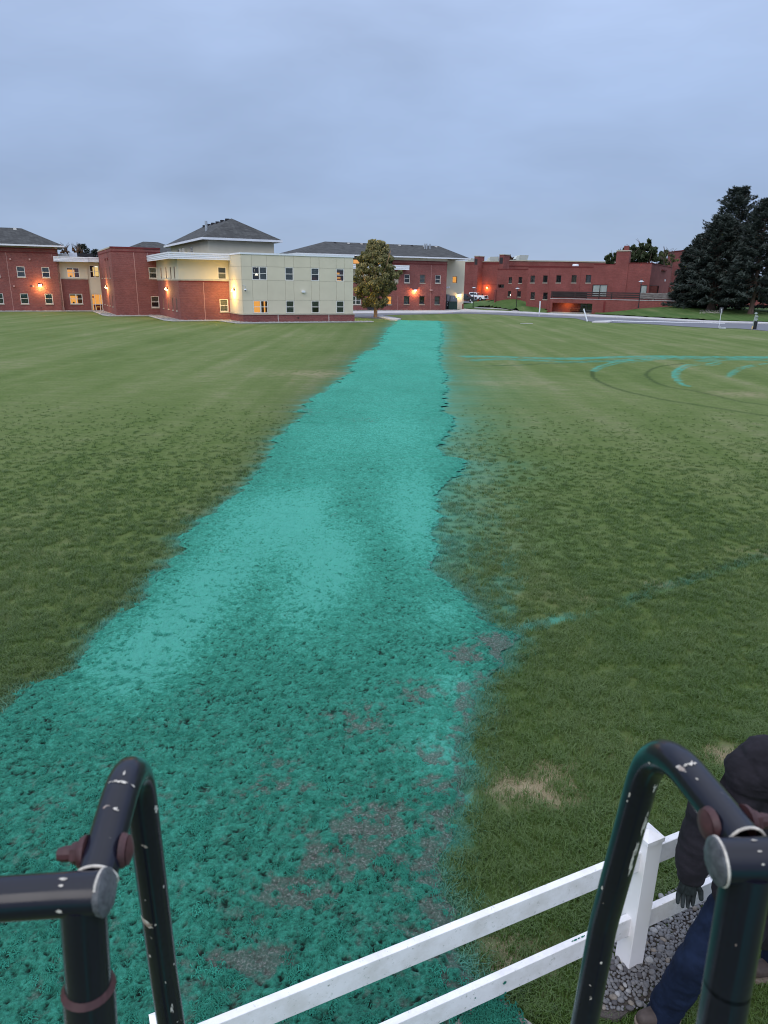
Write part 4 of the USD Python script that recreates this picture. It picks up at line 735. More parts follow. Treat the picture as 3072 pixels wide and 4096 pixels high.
ys = np.concatenate([np.linspace(-40, 1.2, 12), 1.5 * (160 / 1.5) ** np.linspace(0, 1, 760), np.geomspace(165, 900, 14)])
sx = np.concatenate([-np.geomspace(9, 0.66, 12), np.linspace(-0.64, 0.64, 420), np.geomspace(0.66, 9, 12)])
YY, SS = np.meshgrid(ys, sx, indexing='ij'); XX = SS * (2.0 + np.maximum(YY, 0) + 0.3 * np.maximum(-YY, 0))
flat = np.stack([XX.ravel(), YY.ravel()], 1); nr, nc = XX.shape
i = (np.arange(nr - 1)[:, None] * nc + np.arange(nc - 1)).ravel()
LF = np.vstack([np.stack([i, i + 1, i + nc + 1], 1), np.stack([i, i + nc + 1, i + nc], 1)])
dye, dark, straw = dye_and_dark(flat); dark = np.maximum(dark, 0.60 * np.exp(-np.clip(flat[:, 1] - 2, 0, None) / 13.0) * np.clip((34 - flat[:, 1]) / 12, 0, 1))  # near ground colour darkened to match the shade among the tufts
hz_ = (meshkit.fbm(np.stack([flat[:, 0] * 0.7, flat[:, 1] * 0.7, flat[:, 0] * 0], 1), 3, 3) - 0.5) * 0.05 * (flat[:, 1] < 60) * (flat[:, 1] > 0)
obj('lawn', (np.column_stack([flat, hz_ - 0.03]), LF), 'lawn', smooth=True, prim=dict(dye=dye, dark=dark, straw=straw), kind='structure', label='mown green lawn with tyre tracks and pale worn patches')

# hydromulch strip
MAT['hydromulch'] = usdkit.material(stage, '/World/Looks/hydromulch', {
    'g': ('geometry', {}), 'spray': ('attribute', {'attribute': 'spray'}), 'soil': ('attribute', {'attribute': 'soil'}),
    'low': ('attribute', {'attribute': 'low'}), 'n1': ('noise_texture', {'scale': 34.0, 'detail': 5.0, 'roughness': 0.7}), 'n2': ('noise_texture', {'scale': 12.0, 'detail': 5.0, 'roughness': 0.75}),  # low: hollows of the relief, their shade put into the colour
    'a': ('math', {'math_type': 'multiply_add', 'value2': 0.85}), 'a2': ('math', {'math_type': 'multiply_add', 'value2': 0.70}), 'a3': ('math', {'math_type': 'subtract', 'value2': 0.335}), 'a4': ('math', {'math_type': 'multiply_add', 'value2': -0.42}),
    'r': ('rgb_ramp', {'ramp': [(0.30, (0.006, 0.022, 0.016)), (0.42, (0.011, 0.062, 0.042)), (0.56, (0.018, 0.135, 0.092)), (0.72, (0.034, 0.245, 0.165)), (0.92, (0.058, 0.365, 0.262)), (1.0, (0.09, 0.44, 0.335))]}),  # darkest tones stand in for shade in the crevices
    'sn': ('noise_texture', {'scale': 55.0, 'detail': 4.0}), 'sr': ('rgb_ramp', {'ramp': [(0.3, (0.060, 0.062, 0.050)), (0.55, (0.135, 0.138, 0.118)), (0.68, (0.30, 0.285, 0.265))]}),
    'm': ('mix_color', {}), 'bn': ('noise_texture', {'scale': 30.0, 'detail': 6.0, 'roughness': 0.75}), 'b': ('bump', {'strength': 1.0, 'distance': 0.05}),
    'p': ('principled_bsdf', {'roughness': 0.8, 'specular_ior_level': 0.2})},
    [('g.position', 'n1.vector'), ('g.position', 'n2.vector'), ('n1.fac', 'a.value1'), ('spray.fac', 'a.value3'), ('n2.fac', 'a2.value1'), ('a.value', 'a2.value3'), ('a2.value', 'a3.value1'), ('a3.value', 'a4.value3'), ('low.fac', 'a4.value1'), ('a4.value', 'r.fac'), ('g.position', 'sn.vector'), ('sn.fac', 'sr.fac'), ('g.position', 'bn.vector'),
     ('r.color', 'm.a'), ('sr.color', 'm.b'), ('soil.fac', 'm.fac'), ('m.result', 'p.base_color'), ('bn.fac', 'b.height'), ('b.normal', 'p.normal')], surface='p.BSDF')
SPRAY = [((660 * 1.852, 1120 * 1.852), 0.5, 2.2, 0.35), ((720 * 1.852, 1220 * 1.852), 0.45, 1.6, 0.4), ((560 * 1.852, 1130 * 1.852), 0.7, 2.2, 0.35), ((430 * 1.852, 1290 * 1.852), 0.5, 1.4, 0.42), ((330 * 1.852, 1400 * 1.852), 0.5, 0.9, 0.38), ((270 * 1.852, 1460 * 1.852), 0.5, 0.6, 0.25), ((900 * 1.852, 1120 * 1.852), 0.5, 2.5, 0.3), ((870 * 1.852, 960 * 1.852), 1.3, 6, 0.2), ((700 * 1.852, 960 * 1.852), 1.0, 3.0, 0.15), ((980 * 1.852, 1490 * 1.852), 0.25, 0.4, 0.3), ((950 * 1.852, 1620 * 1.852), 0.3, 0.4, 0.3), ((960 * 1.852, 1330 * 1.852), 0.3, 0.6, 0.2), ((640 * 1.852, 1320 * 1.852), 0.35, 0.8, 0.2)]
SOIL = [((1000, 1420), .22, .22, 1.0), ((1070, 1390), .3, .18, 0.9), ((1090, 1410), .2, .2, 0.9), ((995, 1580), .10, .08, 1.0), ((1000, 1530), .1, .2, 0.8), ((1005, 1490), .08, .15, 0.7), ((940, 1700), .15, .2, 0.6), ((935, 1870), .12, .08, 0.9), ((950, 1790), .1, .12, 0.6), ((955, 1970), .1, .1, .6), ((560, 2080), .25, .08, 0.9), ((650, 1930), .3, .15, .45), ((720, 1850), .3, .2, .5), ((600, 1700), .3, .3, .35), ((640, 890), 1.2, 1.0, 0.7), ((770, 905), 1.2, 1.2, 0.4), ((590, 950), 0.6, 1.0, 0.4), ((930, 915), 0.6, 1.0, .3), ((480, 1190), .2, .3, .4), ((1090, 1420), .25, .15, .8), ((900, 1500), .3, .3, .3), ((750, 1560), .4, .3, .35), ((800, 1800), .4, .3, .5), ((725, 1117), .1, .1, .8), ((930, 1660), .15, .3, .5)]
def mulch_attrs(P):
    n = len(P); q3 = np.stack([P[:, 0], P[:, 1], np.zeros(n)], 1); y_ = P[:, 1]
    spray = np.interp(y_, [2, 3.5, 5, 7, 9, 12, 16, 20, 24, 26, 40, 90], [0.26, 0.28, 0.30, 0.31, 0.32, 0.33, 0.33, 0.34, 0.36, 0.38, 0.40, 0.40])
    for (px, py), a, c, s in SPRAY:
        g_ = gnd(px, py)[:2]; spray = spray + s * 0.8 * np.exp(-((P[:, 0] - g_[0]) / a) ** 2 - ((P[:, 1] - g_[1]) / c) ** 2)
    spray += (meshkit.fbm(q3 * [1.2, 0.5, 1], 4, 21) - 0.5) * 0.12
    soil = np.zeros(n)
    for (px, py), a, c, s in SOIL:
        g_ = gnd(px * 1.852, py * 1.852)[:2]; soil = np.maximum(soil, s * np.exp(-((P[:, 0] - g_[0]) / a) ** 2 - ((P[:, 1] - g_[1]) / c) ** 2))
    ed = edges(np.clip(y_, Y_BOT, Y_TOP))[1] - P[:, 0]; soil = np.maximum(soil, 0.62 * np.exp(-np.clip(ed, 0, None) / 0.13) * np.interp(y_, [2, 9, 12], [1, 1, 0]))
    nz = meshkit.fbm(q3 * 17.0, 4, 22); n2 = meshkit.fbm(q3 * 2.2, 3, 23)
    base = np.interp(y_, [2, 4, 6, 9, 14, 30], [0.30, 0.28, 0.20, 0.10, 0.0, 0.0])
    soil = np.clip(smoothstep(0.42, 0.62, nz * 0.8 + soil * 0.55 + (n2 - 0.5) * 0.3 - 0.05 + (base - 0.25)) * np.clip(soil * 1.6 + base * 1.6, 0, 0.75), 0, 1)
    return np.clip(spray, 0, 1), soil
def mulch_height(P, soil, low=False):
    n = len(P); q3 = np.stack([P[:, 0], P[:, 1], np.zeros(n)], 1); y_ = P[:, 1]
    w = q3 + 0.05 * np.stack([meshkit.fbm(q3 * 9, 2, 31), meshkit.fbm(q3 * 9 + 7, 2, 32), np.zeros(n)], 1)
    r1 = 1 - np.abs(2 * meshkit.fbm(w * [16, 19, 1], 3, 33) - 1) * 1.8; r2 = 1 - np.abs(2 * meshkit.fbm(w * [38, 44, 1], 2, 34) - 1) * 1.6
    if low: return np.clip(smoothstep(0.55, 0.0, r1 * 0.5 + r2 * 0.5), 0, 1)  # mask of hollows, coloured dark in place of relief shading
    return (0.024 * r1 + 0.012 * r2) * (1 - 0.75 * soil) * np.interp(y_, [2, 15, 30], [1, 1.0, 0.5]) + (meshkit.fbm(q3 * 2.0, 3, 35) - 0.5) * 0.05
ym = Y_BOT * (Y_TOP / Y_BOT) ** np.linspace(0, 1, 1120); tm = np.linspace(0, 1, 450)
le, re_ = edges(ym); MX = le[:, None] + (re_ - le)[:, None] * tm; MYy = np.repeat(ym[:, None], len(tm), 1)
mp_ = np.stack([MX.ravel(), MYy.ravel()], 1); spray, soil = mulch_attrs(mp_); mz = mulch_height(mp_, soil)
edge = np.minimum(tm, 1 - tm)[None] * (re_ - le)[:, None]; fade = smoothstep(0, 0.12, edge).ravel()
mz = 0.022 + mz * (0.3 + 0.7 * fade) - 0.03 * (1 - fade)
i = (np.arange(len(ym) - 1)[:, None] * len(tm) + np.arange(len(tm) - 1)).ravel(); k = len(tm)
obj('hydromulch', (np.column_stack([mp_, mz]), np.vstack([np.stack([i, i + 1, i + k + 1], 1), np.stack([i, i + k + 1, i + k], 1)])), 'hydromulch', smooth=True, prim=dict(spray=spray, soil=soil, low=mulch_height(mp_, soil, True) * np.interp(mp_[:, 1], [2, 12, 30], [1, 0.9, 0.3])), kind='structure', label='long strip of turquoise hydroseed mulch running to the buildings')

# banks of grass
from scipy.interpolate import LinearNDInterpolator, NearestNDInterpolator, RegularGridInterpolator
from scipy.ndimage import gaussian_filter
from shapely import contains_xy
def bank(name, label, ctrl, poly, res=0.5):
    C = np.array(ctrl, float); pg = Polygon(poly); x0, y0, x1, y1 = pg.bounds; gx, gy = np.arange(x0 - 1, x1 + 1, res), np.arange(y0 - 1, y1 + 1, res); X, Y = np.meshgrid(gx, gy, indexing='ij'); P = np.stack([X.ravel(), Y.ravel()], 1)
    Z = LinearNDInterpolator(C[:, :2], C[:, 2])(P); Zn = NearestNDInterpolator(C[:, :2], C[:, 2])(P); z = np.where(np.isnan(Z), Zn, Z)
    z = gaussian_filter(z.reshape(X.shape), 1.6).ravel(); ins = contains_xy(pg, P[:, 0], P[:, 1]); n2_ = len(gy)
    z += (meshkit.fbm(np.column_stack([P * 0.3, P[:, 0] * 0]), 3, 9) - 0.5) * 0.12
    R_ = RegularGridInterpolator((gx, gy), z.reshape(X.shape), bounds_error=False, fill_value=0.0)
    i = (np.arange(len(gx) - 1)[:, None] * n2_ + np.arange(n2_ - 1)).ravel(); F = np.vstack([np.stack([i, i + n2_, i + n2_ + 1], 1), np.stack([i, i + n2_ + 1, i + 1], 1)])
    keep = ins[F].all(1); used, inv = np.unique(F[keep], return_inverse=True); F = inv.reshape(-1, 3); P, z = P[used], z[used]; n = len(P)
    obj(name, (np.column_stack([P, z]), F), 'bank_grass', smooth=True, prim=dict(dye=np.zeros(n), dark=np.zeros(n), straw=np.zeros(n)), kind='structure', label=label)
    return lambda x_, y_: float(R_([[x_, y_]])[0])
def w3(fr, l): return fr.wld(l[0], l[1], l[2])
c1 = [gnd(px, py, 0.05) for px, py in ((1840, 1233), (1862, 1236), (1907, 1230), (1960, 1233), (2000, 1236), (2040, 1241), (2070, 1247), (2150, 1252), (2204, 1254))]
c1 += [w3(FR, FR.on_v(2086.7, 1203, 0)), w3(FR, FR.on_v(2101, 1218, 0)), w3(FR, FR.on_v(2150, 1228, 0)), w3(FR, FR.on_v(2197, 1236, 0))]
c1 += [w3(FR, FR.on_v(px, py, pw)) for px, py in ((1995, 1194.5), (2030, 1193), (2080, 1193))]
c1 += [at_y(1930, 1203, 165), at_y(1870, 1209, 172), at_y(1960, 1201, 160), at_y(1875, 1216, 155), at_y(1925, 1206, 150), at_y(1880, 1207, 185), at_y(1960, 1202, 190), at_y(1850, 1214, 165)]
pg1 = [tuple(c[:2]) for c in c1[:9]] + [tuple(FR.wld(3.6, 0.5)[:2]), tuple(FR.wld(1, 4)[:2]), tuple(FR.wld(1.0, pw + 1)[:2]), tuple(FR.wld(-12, pw + 2)[:2]), (40, 215), (10, 215), (14, 165)]
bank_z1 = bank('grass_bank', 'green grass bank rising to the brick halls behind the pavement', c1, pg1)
c2 = [gnd(px, py, 0.12) for px, py in ((2369, 1255.5), (2450, 1260), (2515, 1263.5), (2600, 1269), (2700, 1274.5), (2831, 1281), (2950, 1285), (3072, 1287.5), (3300, 1296))]
c2 += [w3(FR, FR.on_v(px, py, pd)) for px, py in ((2410, 1250.5), (2450, 1247), (2500, 1240), (2555, 1232.5), (2619, 1226.5), (2699, 1221))]
c2 += [at_y(2843, 1236, 112), at_y(3000, 1254, 106), at_y(2740, 1228, 116), at_y(3072, 1243, 114), at_y(3300, 1255, 112), at_y(2900, 1235, 120), at_y(2780, 1262, 103), at_y(2900, 1264, 103), at_y(3000, 1268, 102)]
pg2 = [tuple(c[:2]) for c in c2[:9]] + [(85, 110), (80, 140), (45, 140), tuple(FR.wld(r1, pd + 0.3)[:2]), tuple(FR.wld(g1 + 0.2, pd + 0.3)[:2])]
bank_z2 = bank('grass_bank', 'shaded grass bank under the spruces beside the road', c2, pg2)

# road, kerbs, pavements
def sheet(name, poly, z, mat, thick=None, **kw):
    pg = Polygon(poly).buffer(0)
    v, f = extrude(pg, thick or 0.02); obj(name, (v + [0, 0, z - (thick or 0.02)], f), mat, kind='structure', **kw)
near = [(1380, 1268), (1418, 1269), (1484, 1273), (1600, 1276), (1608, 1274), (1530, 1259.5), (1546, 1260), (1657, 1257.6), (1760, 1256), (1840, 1254), (1940, 1256), (2101, 1265), (2156, 1267.6), (2300, 1273), (2347, 1284), (2379, 1288), (2568, 1294.6), (2725, 1305), (2873, 1313), (2946, 1313), (3072, 1323.5), (3300, 1340), (3600, 1360)]
farf = [(1300, 1253), (1419, 1252.5), (1779, 1250.3), (1850, 1246), (1912, 1246.5), (2045, 1249), (2212, 1257.7), (2300, 1262), (2515, 1271), (2831, 1286.5), (3072, 1293), (3300, 1303), (3600, 1316)]
farb = [(1300, 1245.5), (1419, 1244.2), (1779, 1242), (1835, 1240), (1853, 1234.5), (1934, 1240), (2062, 1245), (2201, 1252.3), (2370, 1257.5), (2515, 1264.3), (2831, 1281.8), (3072, 1288.2), (3300, 1297.5), (3600, 1309)]
sheet('road', np.vstack([poly_px(near), poly_px(farf)[::-1]]), 0.012, 'asphalt', label='grey asphalt service road')
sheet('pavement', np.vstack([poly_px(farf, 0.13), poly_px(farb, 0.13)[::-1]]), 0.13, 'concrete', 0.2, label='pale concrete kerb and pavement along the road')
gut = [(px, py + 0.9) for px, py in farf]; gut2 = [(px, py + 2.6) for px, py in farf]
sheet('gutter', np.vstack([poly_px(gut), poly_px(gut2)[::-1]]), 0.018, 'concrete', label='pale concrete gutter beside the kerb')
sheet('pavement', np.vstack([poly_px([(1898, 1229.5), (2000, 1233.5), (2062, 1236.5), (2110, 1243), (2150, 1250.5)], 0.1), poly_px([(2100, 1247.5), (2062, 1243.5), (2040, 1238.5), (2000, 1235.6), (1898, 1231)], 0.1)]), 0.12, 'concrete', 0.1, label='narrow concrete footpath at the foot of the bank')
sheet('kerb', poly_px([(1503, 1265), (1529, 1263.5), (1603, 1275), (1590, 1278.5), (1560, 1277)], 0.1), 0.12, 'concrete', 0.2, label='pale concrete kerb nose beside the maple')
sheet('kerb', poly_px([(2368, 1287), (2380, 1284), (2440, 1281), (2450, 1284.5), (2430, 1288.5)], 0.1), 0.12, 'concrete', 0.2, label='pale concrete kerb end beside the leaning post')
sheet('road_marking', np.vstack([poly_px([(2440, 1282.3), (2620, 1286.3), (2820, 1291), (2900, 1292.6)]), poly_px([(2900, 1294), (2820, 1292.3), (2620, 1288), (2440, 1284)])]), 0.016, 'road_paint', label='white line along the road')
sheet('apron', np.vstack([FR.wld(g0 + 0.1, pd - 2.4)[None, :2], FR.wld(g1, pd - 2.0)[None, :2], FR.wld(g1, 2)[None, :2], FR.wld(g0, 2)[None, :2]]), 0.10, 'concrete_old', 0.1, label='concrete floor of the undercroft')
# stone borders along the walls
def border(name, label, fr, loop, n=400, size=0.10, seed=3):
    pg = Polygon([tuple(fr.wld(*p)[:2]) for p in loop]).buffer(0); v, f = extrude(pg, 0.05); p = obj(name, (v, f), 'river_rock', kind='structure', label=label)
    r = np.random.default_rng(seed); mb = MB(); x0, y0, x1, y1 = pg.bounds; from_ = 0; ic = trimesh.creation.icosphere(0)
    from shapely.geometry import Point
    while from_ < n:
        c = r.uniform((x0, y0), (x1, y1))
        if not pg.contains(Point(c)): continue
        s = size * r.uniform(0.6, 1.5); mb.add(ic.vertices * [s, s * r.uniform(0.6, 1), s * 0.6] + [c[0], c[1], 0.06], ic.faces); from_ += 1
    obj('stones', mb.get(), 'river_rock', p, kind='stuff')
    v, f = extrude(pg.buffer(0.14, join_style=2).difference(pg.buffer(0.001, join_style=2)), 0.07); obj('edging', (v, f), 'concrete', p)
border('stone_border', 'river stone border along the cream block and brick wing', F1, [(14.6, -0.95), (0.6, -1.25), (-0.9, -1.0), (-1.6, 4.3), (-6.4, 4.4), (-7.0, 6), (-7.0, 17.2), (-11.6, 17.4), (-12.0, 20), (-12.0, 33), (-30, 32.6), (-30, 33.4), (-10.7, 33.9), (-10.7, 18.5), (-5.5, 18.5), (-5.5, 5.2), (-0.1, 5.2), (-0.08, -0.12), (12.8, -0.12), (14.6, 0.2)], 1500)
border('stone_border', 'river stone border along the rear brick residence', F2, [(-16, -1.2), (4.9, -1.2), (8.4, 2.2), (8.4, 4.4), (5, 4.4), (4.9, -0.05), (-16, -0.05)], 500, seed=5)

# ------------------------------------------------------------------ trees
def leaf_material(name, ramp, trans=0.25):
    MAT[name] = usdkit.material(stage, f'/World/Looks/{name}', {
        't': ('attribute', {'attribute': 'tone'}), 'g': ('geometry', {}), 'n': ('math', {'math_type': 'multiply_add', 'value2': 0.22, 'value3': -0.11}), 'a': ('math', {'math_type': 'add', 'use_clamp': True}),
        'r': ('rgb_ramp', {'ramp': ramp}), 'p': ('principled_bsdf', {'roughness': 0.6, 'specular_ior_level': 0.25}), 'tr': ('translucent_bsdf', {}), 'm': ('mix_closure', {'fac': trans})},
        [('g.random_per_island', 'n.value1'), ('t.fac', 'a.value1'), ('n.value', 'a.value2'), ('a.value', 'r.fac'), ('r.color', 'p.base_color'), ('r.color', 'tr.color'), ('p.BSDF', 'm.closure1'), ('tr.BSDF', 'm.closure2')], surface='m.closure')
leaf_material('maple_leaf', [(0.0, (0.040, 0.052, 0.020)), (0.3, (0.15, 0.150, 0.062)), (0.55, (0.29, 0.26, 0.13)), (0.75, (0.36, 0.27, 0.06)), (0.9, (0.50, 0.36, 0.07)), (1.0, (0.50, 0.36, 0.22))])
leaf_material('green_leaf', [(0.0, (0.028, 0.042, 0.018)), (0.5, (0.065, 0.085, 0.035)), (1.0, (0.16, 0.17, 0.06))])
leaf_material('rust_leaf', [(0.0, (0.10, 0.05, 0.03)), (0.5, (0.20, 0.11, 0.06)), (1.0, (0.26, 0.19, 0.10))])
leaf_material('spruce_needle', [(0.0, (0.014, 0.021, 0.017)), (0.4, (0.027, 0.038, 0.030)), (0.7, (0.048, 0.063, 0.053)), (0.88, (0.075, 0.092, 0.078)), (1.0, (0.10, 0.065, 0.040))], 0.1)
def quads(C, D, W, rng, fold=0.3):
    """leaf-shaped faces: centre, half-length vector, half-width vector -> two triangles each"""
    n = len(C); N = np.cross(D, W); N /= np.maximum(np.linalg.norm(N, axis=1), 1e-9)[:, None]; f = np.linalg.norm(W, axis=1)[:, None] * fold
    V = np.stack([C - D, C + W + N * f, C + D, C - W + N * f], 1).reshape(-1, 3); i = np.arange(n)[:, None] * 4
    return V, np.vstack([i + [0, 1, 2], i + [0, 2, 3]])
def rand_dirs(n, rng): d = rng.normal(size=(n, 3)); return d / np.linalg.norm(d, axis=1)[:, None]
def limb_mesh(segs, n=6):
    mb = MB()
    for pts, r in segs: v, f = tube(pts, r, n); mb.add(v, f)
    return mb.get()
def leafy(name, label, base, clumps, leaf, mat, trunk, seed, per=110, group=None, cat='tree', tmat='bark', limbs=()):
    """clumps: (centre, radius, tone)"""
    rng = np.random.default_rng(seed); t = thing(name, label, cat, base, 0, group)
    obj('trunk', limb_mesh([trunk] + list(limbs), 8), tmat, t, smooth=40)
    V, F, T, n = [], [], [], 0
    for c, r, tone in clumps:
        k = int(per * rng.uniform(0.7, 1.2)); d = rand_dirs(k, rng); rad = r * rng.uniform(0.35, 1.0, k) ** 0.6
        C = c + d * rad[:, None] * [1, 1, 0.8]; L = leaf * rng.uniform(0.6, 1.3, k); D = (rand_dirs(k, rng) + [0, 0, -0.4]) * (L / 2)[:, None]; W = np.cross(D, rand_dirs(k, rng)); W = W / np.maximum(np.linalg.norm(W, axis=1), 1e-9)[:, None] * (L * 0.36)[:, None]
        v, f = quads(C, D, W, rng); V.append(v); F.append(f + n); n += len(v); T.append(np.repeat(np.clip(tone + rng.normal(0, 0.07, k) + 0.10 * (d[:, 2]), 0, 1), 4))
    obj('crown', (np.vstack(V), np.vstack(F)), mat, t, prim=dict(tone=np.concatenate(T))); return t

# the maple beside the cream block
rng = np.random.default_rng(11); mbase = gnd(1502, 1270); MS = 1 / 6.636 / 30.8
prof = np.array([(140, 500, 800), (200, 455, 900), (300, 490, 960), (400, 420, 960), (500, 260, 980), (600, 230, 1080), (700, 200, 1120), (800, 140, 1200), (900, 130, 1280), (1000, 160, 1310), (1100, 130, 1280), (1200, 110, 1230), (1300, 110, 1180), (1400, 120, 1130), (1500, 120, 1140), (1600, 160, 1130), (1700, 240, 1070), (1800, 330, 950), (1860, 470, 850)], float)
lamp_tint = [((550, 1700), 130, .8), ((560, 1560), 130, .85), ((900, 1530), 110, .75), ((240, 1400), 110, .75), ((150, 1500), 80, .7), ((640, 1720), 110, .75), ((440, 1640), 110, .62), ((740, 1680), 90, .6), ((880, 1650), 90, .65)]  # lower clumps tinted yellow, wall lamp light put into the leaf colour
clumps = []
for k in range(270):
    yy = rng.uniform(150, 1860); l, r = np.interp(yy, prof[:, 0], prof[:, 1]), np.interp(yy, prof[:, 0], prof[:, 2]); hw = (r - l) / 2 - 45
    ang = rng.uniform(0, 2 * np.pi); rr = math.sqrt(rng.uniform(0.25, 1.0)); xx = (l + r) / 2 + hw * rr * math.cos(ang); dep = hw * rr * math.sin(ang)
    tone = 0.40 + 0.14 * (yy < 450) + rng.normal(0, 0.07) + 0.06 * (1000 < yy < 1300)
    for (a, c), s, tn in lamp_tint:
        if dep < 60: tone = max(tone, tn * math.exp(-((xx - a) / s) ** 2 - ((yy - c) / s) ** 2))
    clumps.append((np.array([(xx - 668) * MS * 1.12, dep * MS, (2150 - yy) * MS * 0.94]), 0.44 * rng.uniform(0.75, 1.25), tone))
limbs = [(bez([(0, 0, 2.0), (dx * 0.4, dy * 0.4, zt_ * 0.55), (dx, dy, zt_)], 6), np.linspace(0.11, 0.025, 6)) for dx, dy, zt_ in [(rng.uniform(-2, 2), rng.uniform(-2, 2), rng.uniform(4.5, 8.5)) for _ in range(14)]]
leafy('maple_tree', 'round-crowned maple with lower leaves tinted yellow for lamplight beside the cream block', mbase, clumps, 0.25, 'maple_leaf', ([(0, 0, -0.1), (0, 0, 0.15), (0.02, 0, 1.5), (0.0, 0, 4.5), (0, 0, 9.3)], [0.33, 0.25, 0.2, 0.14, 0.03]), 12, per=95, tmat='bark_maple', limbs=limbs)

def far_tree(name, label, px, base_z, y_, blobs, leaf, mat, seed, per=80, tone=0.4, bare=0):
    """blobs: (px, py, radius px)"""
    rng = np.random.default_rng(seed); c0_ = at_y(px, 1180, y_); base = np.array([c0_[0], y_, base_z]); s = (y_ * math.cos(0.0)) / FOC * 1.02; cl = []
    for bx_, by_, br in blobs:
        C = at_y(bx_, by_, y_) - base; R_ = br * s
        for k in range(max(3, int(br / 3))):
            d = rand_dirs(1, rng)[0] * R_ * rng.uniform(0.3, 1.0); cl.append((C + d, R_ * rng.uniform(0.22, 0.4), tone + rng.normal(0, 0.12)))
    top = max(c[2] for c, _, _ in cl); lim = []
    for c, r, _ in cl[::3]: lim.append((bez([(0, 0, top * 0.3), (c[0] * 0.4, c[1] * 0.4, top * 0.5), tuple(c)], 5), np.linspace(0.16, 0.03, 5)))
    for k in range(bare):
        c, r, _ = cl[rng.integers(len(cl))]; e_ = c + rand_dirs(1, rng)[0] * [1, 1, 0.5] * 1.2 + [0, 0, 1.2]; lim.append((np.array([c, (c + e_) / 2 + rng.normal(0, 0.1, 3), e_]), np.array([0.05, 0.035, 0.015])))
    return leafy(name, label, base, cl, leaf, mat, ([(0, 0, -0.3), (0, 0, top * 0.5), (0, 0, top * 0.85)], [0.35, 0.25, 0.05]), seed, per=per, tmat='twig', limbs=lim)
far_tree('broadleaf_tree', 'green broadleaf tree whose crown shows over the deck building roof', 2560, 0, 150, [(2440, 1040, 24), (2455, 1015, 16), (2500, 1020, 28), (2530, 1000, 26), (2560, 1015, 30), (2600, 985, 22), (2600, 1020, 34), (2640, 1030, 26), (2620, 1000, 18), (2570, 990, 20), (2480, 1040, 30), (2530, 1035, 32), (2575, 1040, 34), (2620, 1045, 32), (2650, 1048, 24), (2470, 1045, 22)], 0.5, 'green_leaf', 21, per=75, tone=0.35, bare=30)
far_tree('broadleaf_tree', 'thin yellowing tree with bare twigs, right of the broadleaf crown', 2670, 0, 146, [(2660, 1020, 12), (2685, 1030, 12), (2700, 1045, 12), (2660, 1045, 14), (2680, 1050, 10)], 0.36, 'green_leaf', 22, per=35, tone=0.75, bare=24)
far_tree('autumn_tree', 'rust-leaved tree behind the rooftop unit, next to the grey eave', 262, 0, 165, [(258, 1000, 12), (270, 1004, 10), (250, 1008, 10), (268, 1012, 12)], 0.34, 'rust_leaf', 23, per=40, tone=0.3, bare=26)
far_tree('autumn_tree', 'rust-leaved tree between the other rust-leaved tree and the small conifer', 306, 0, 165, [(292, 1000, 10), (306, 998, 13), (318, 1003, 10), (305, 1010, 14), (326, 1008, 7)], 0.34, 'rust_leaf', 24, per=40, tone=0.45, bare=26)
far_tree('evergreen_shrub', 'dark reddish evergreen top between brick shaft and roof light', 2042, 0, 196, [(2038, 1036, 8), (2044, 1030, 7), (2050, 1038, 6), (2041, 1024, 4)], 0.5, 'rust_leaf', 25, per=35, tone=0.0)

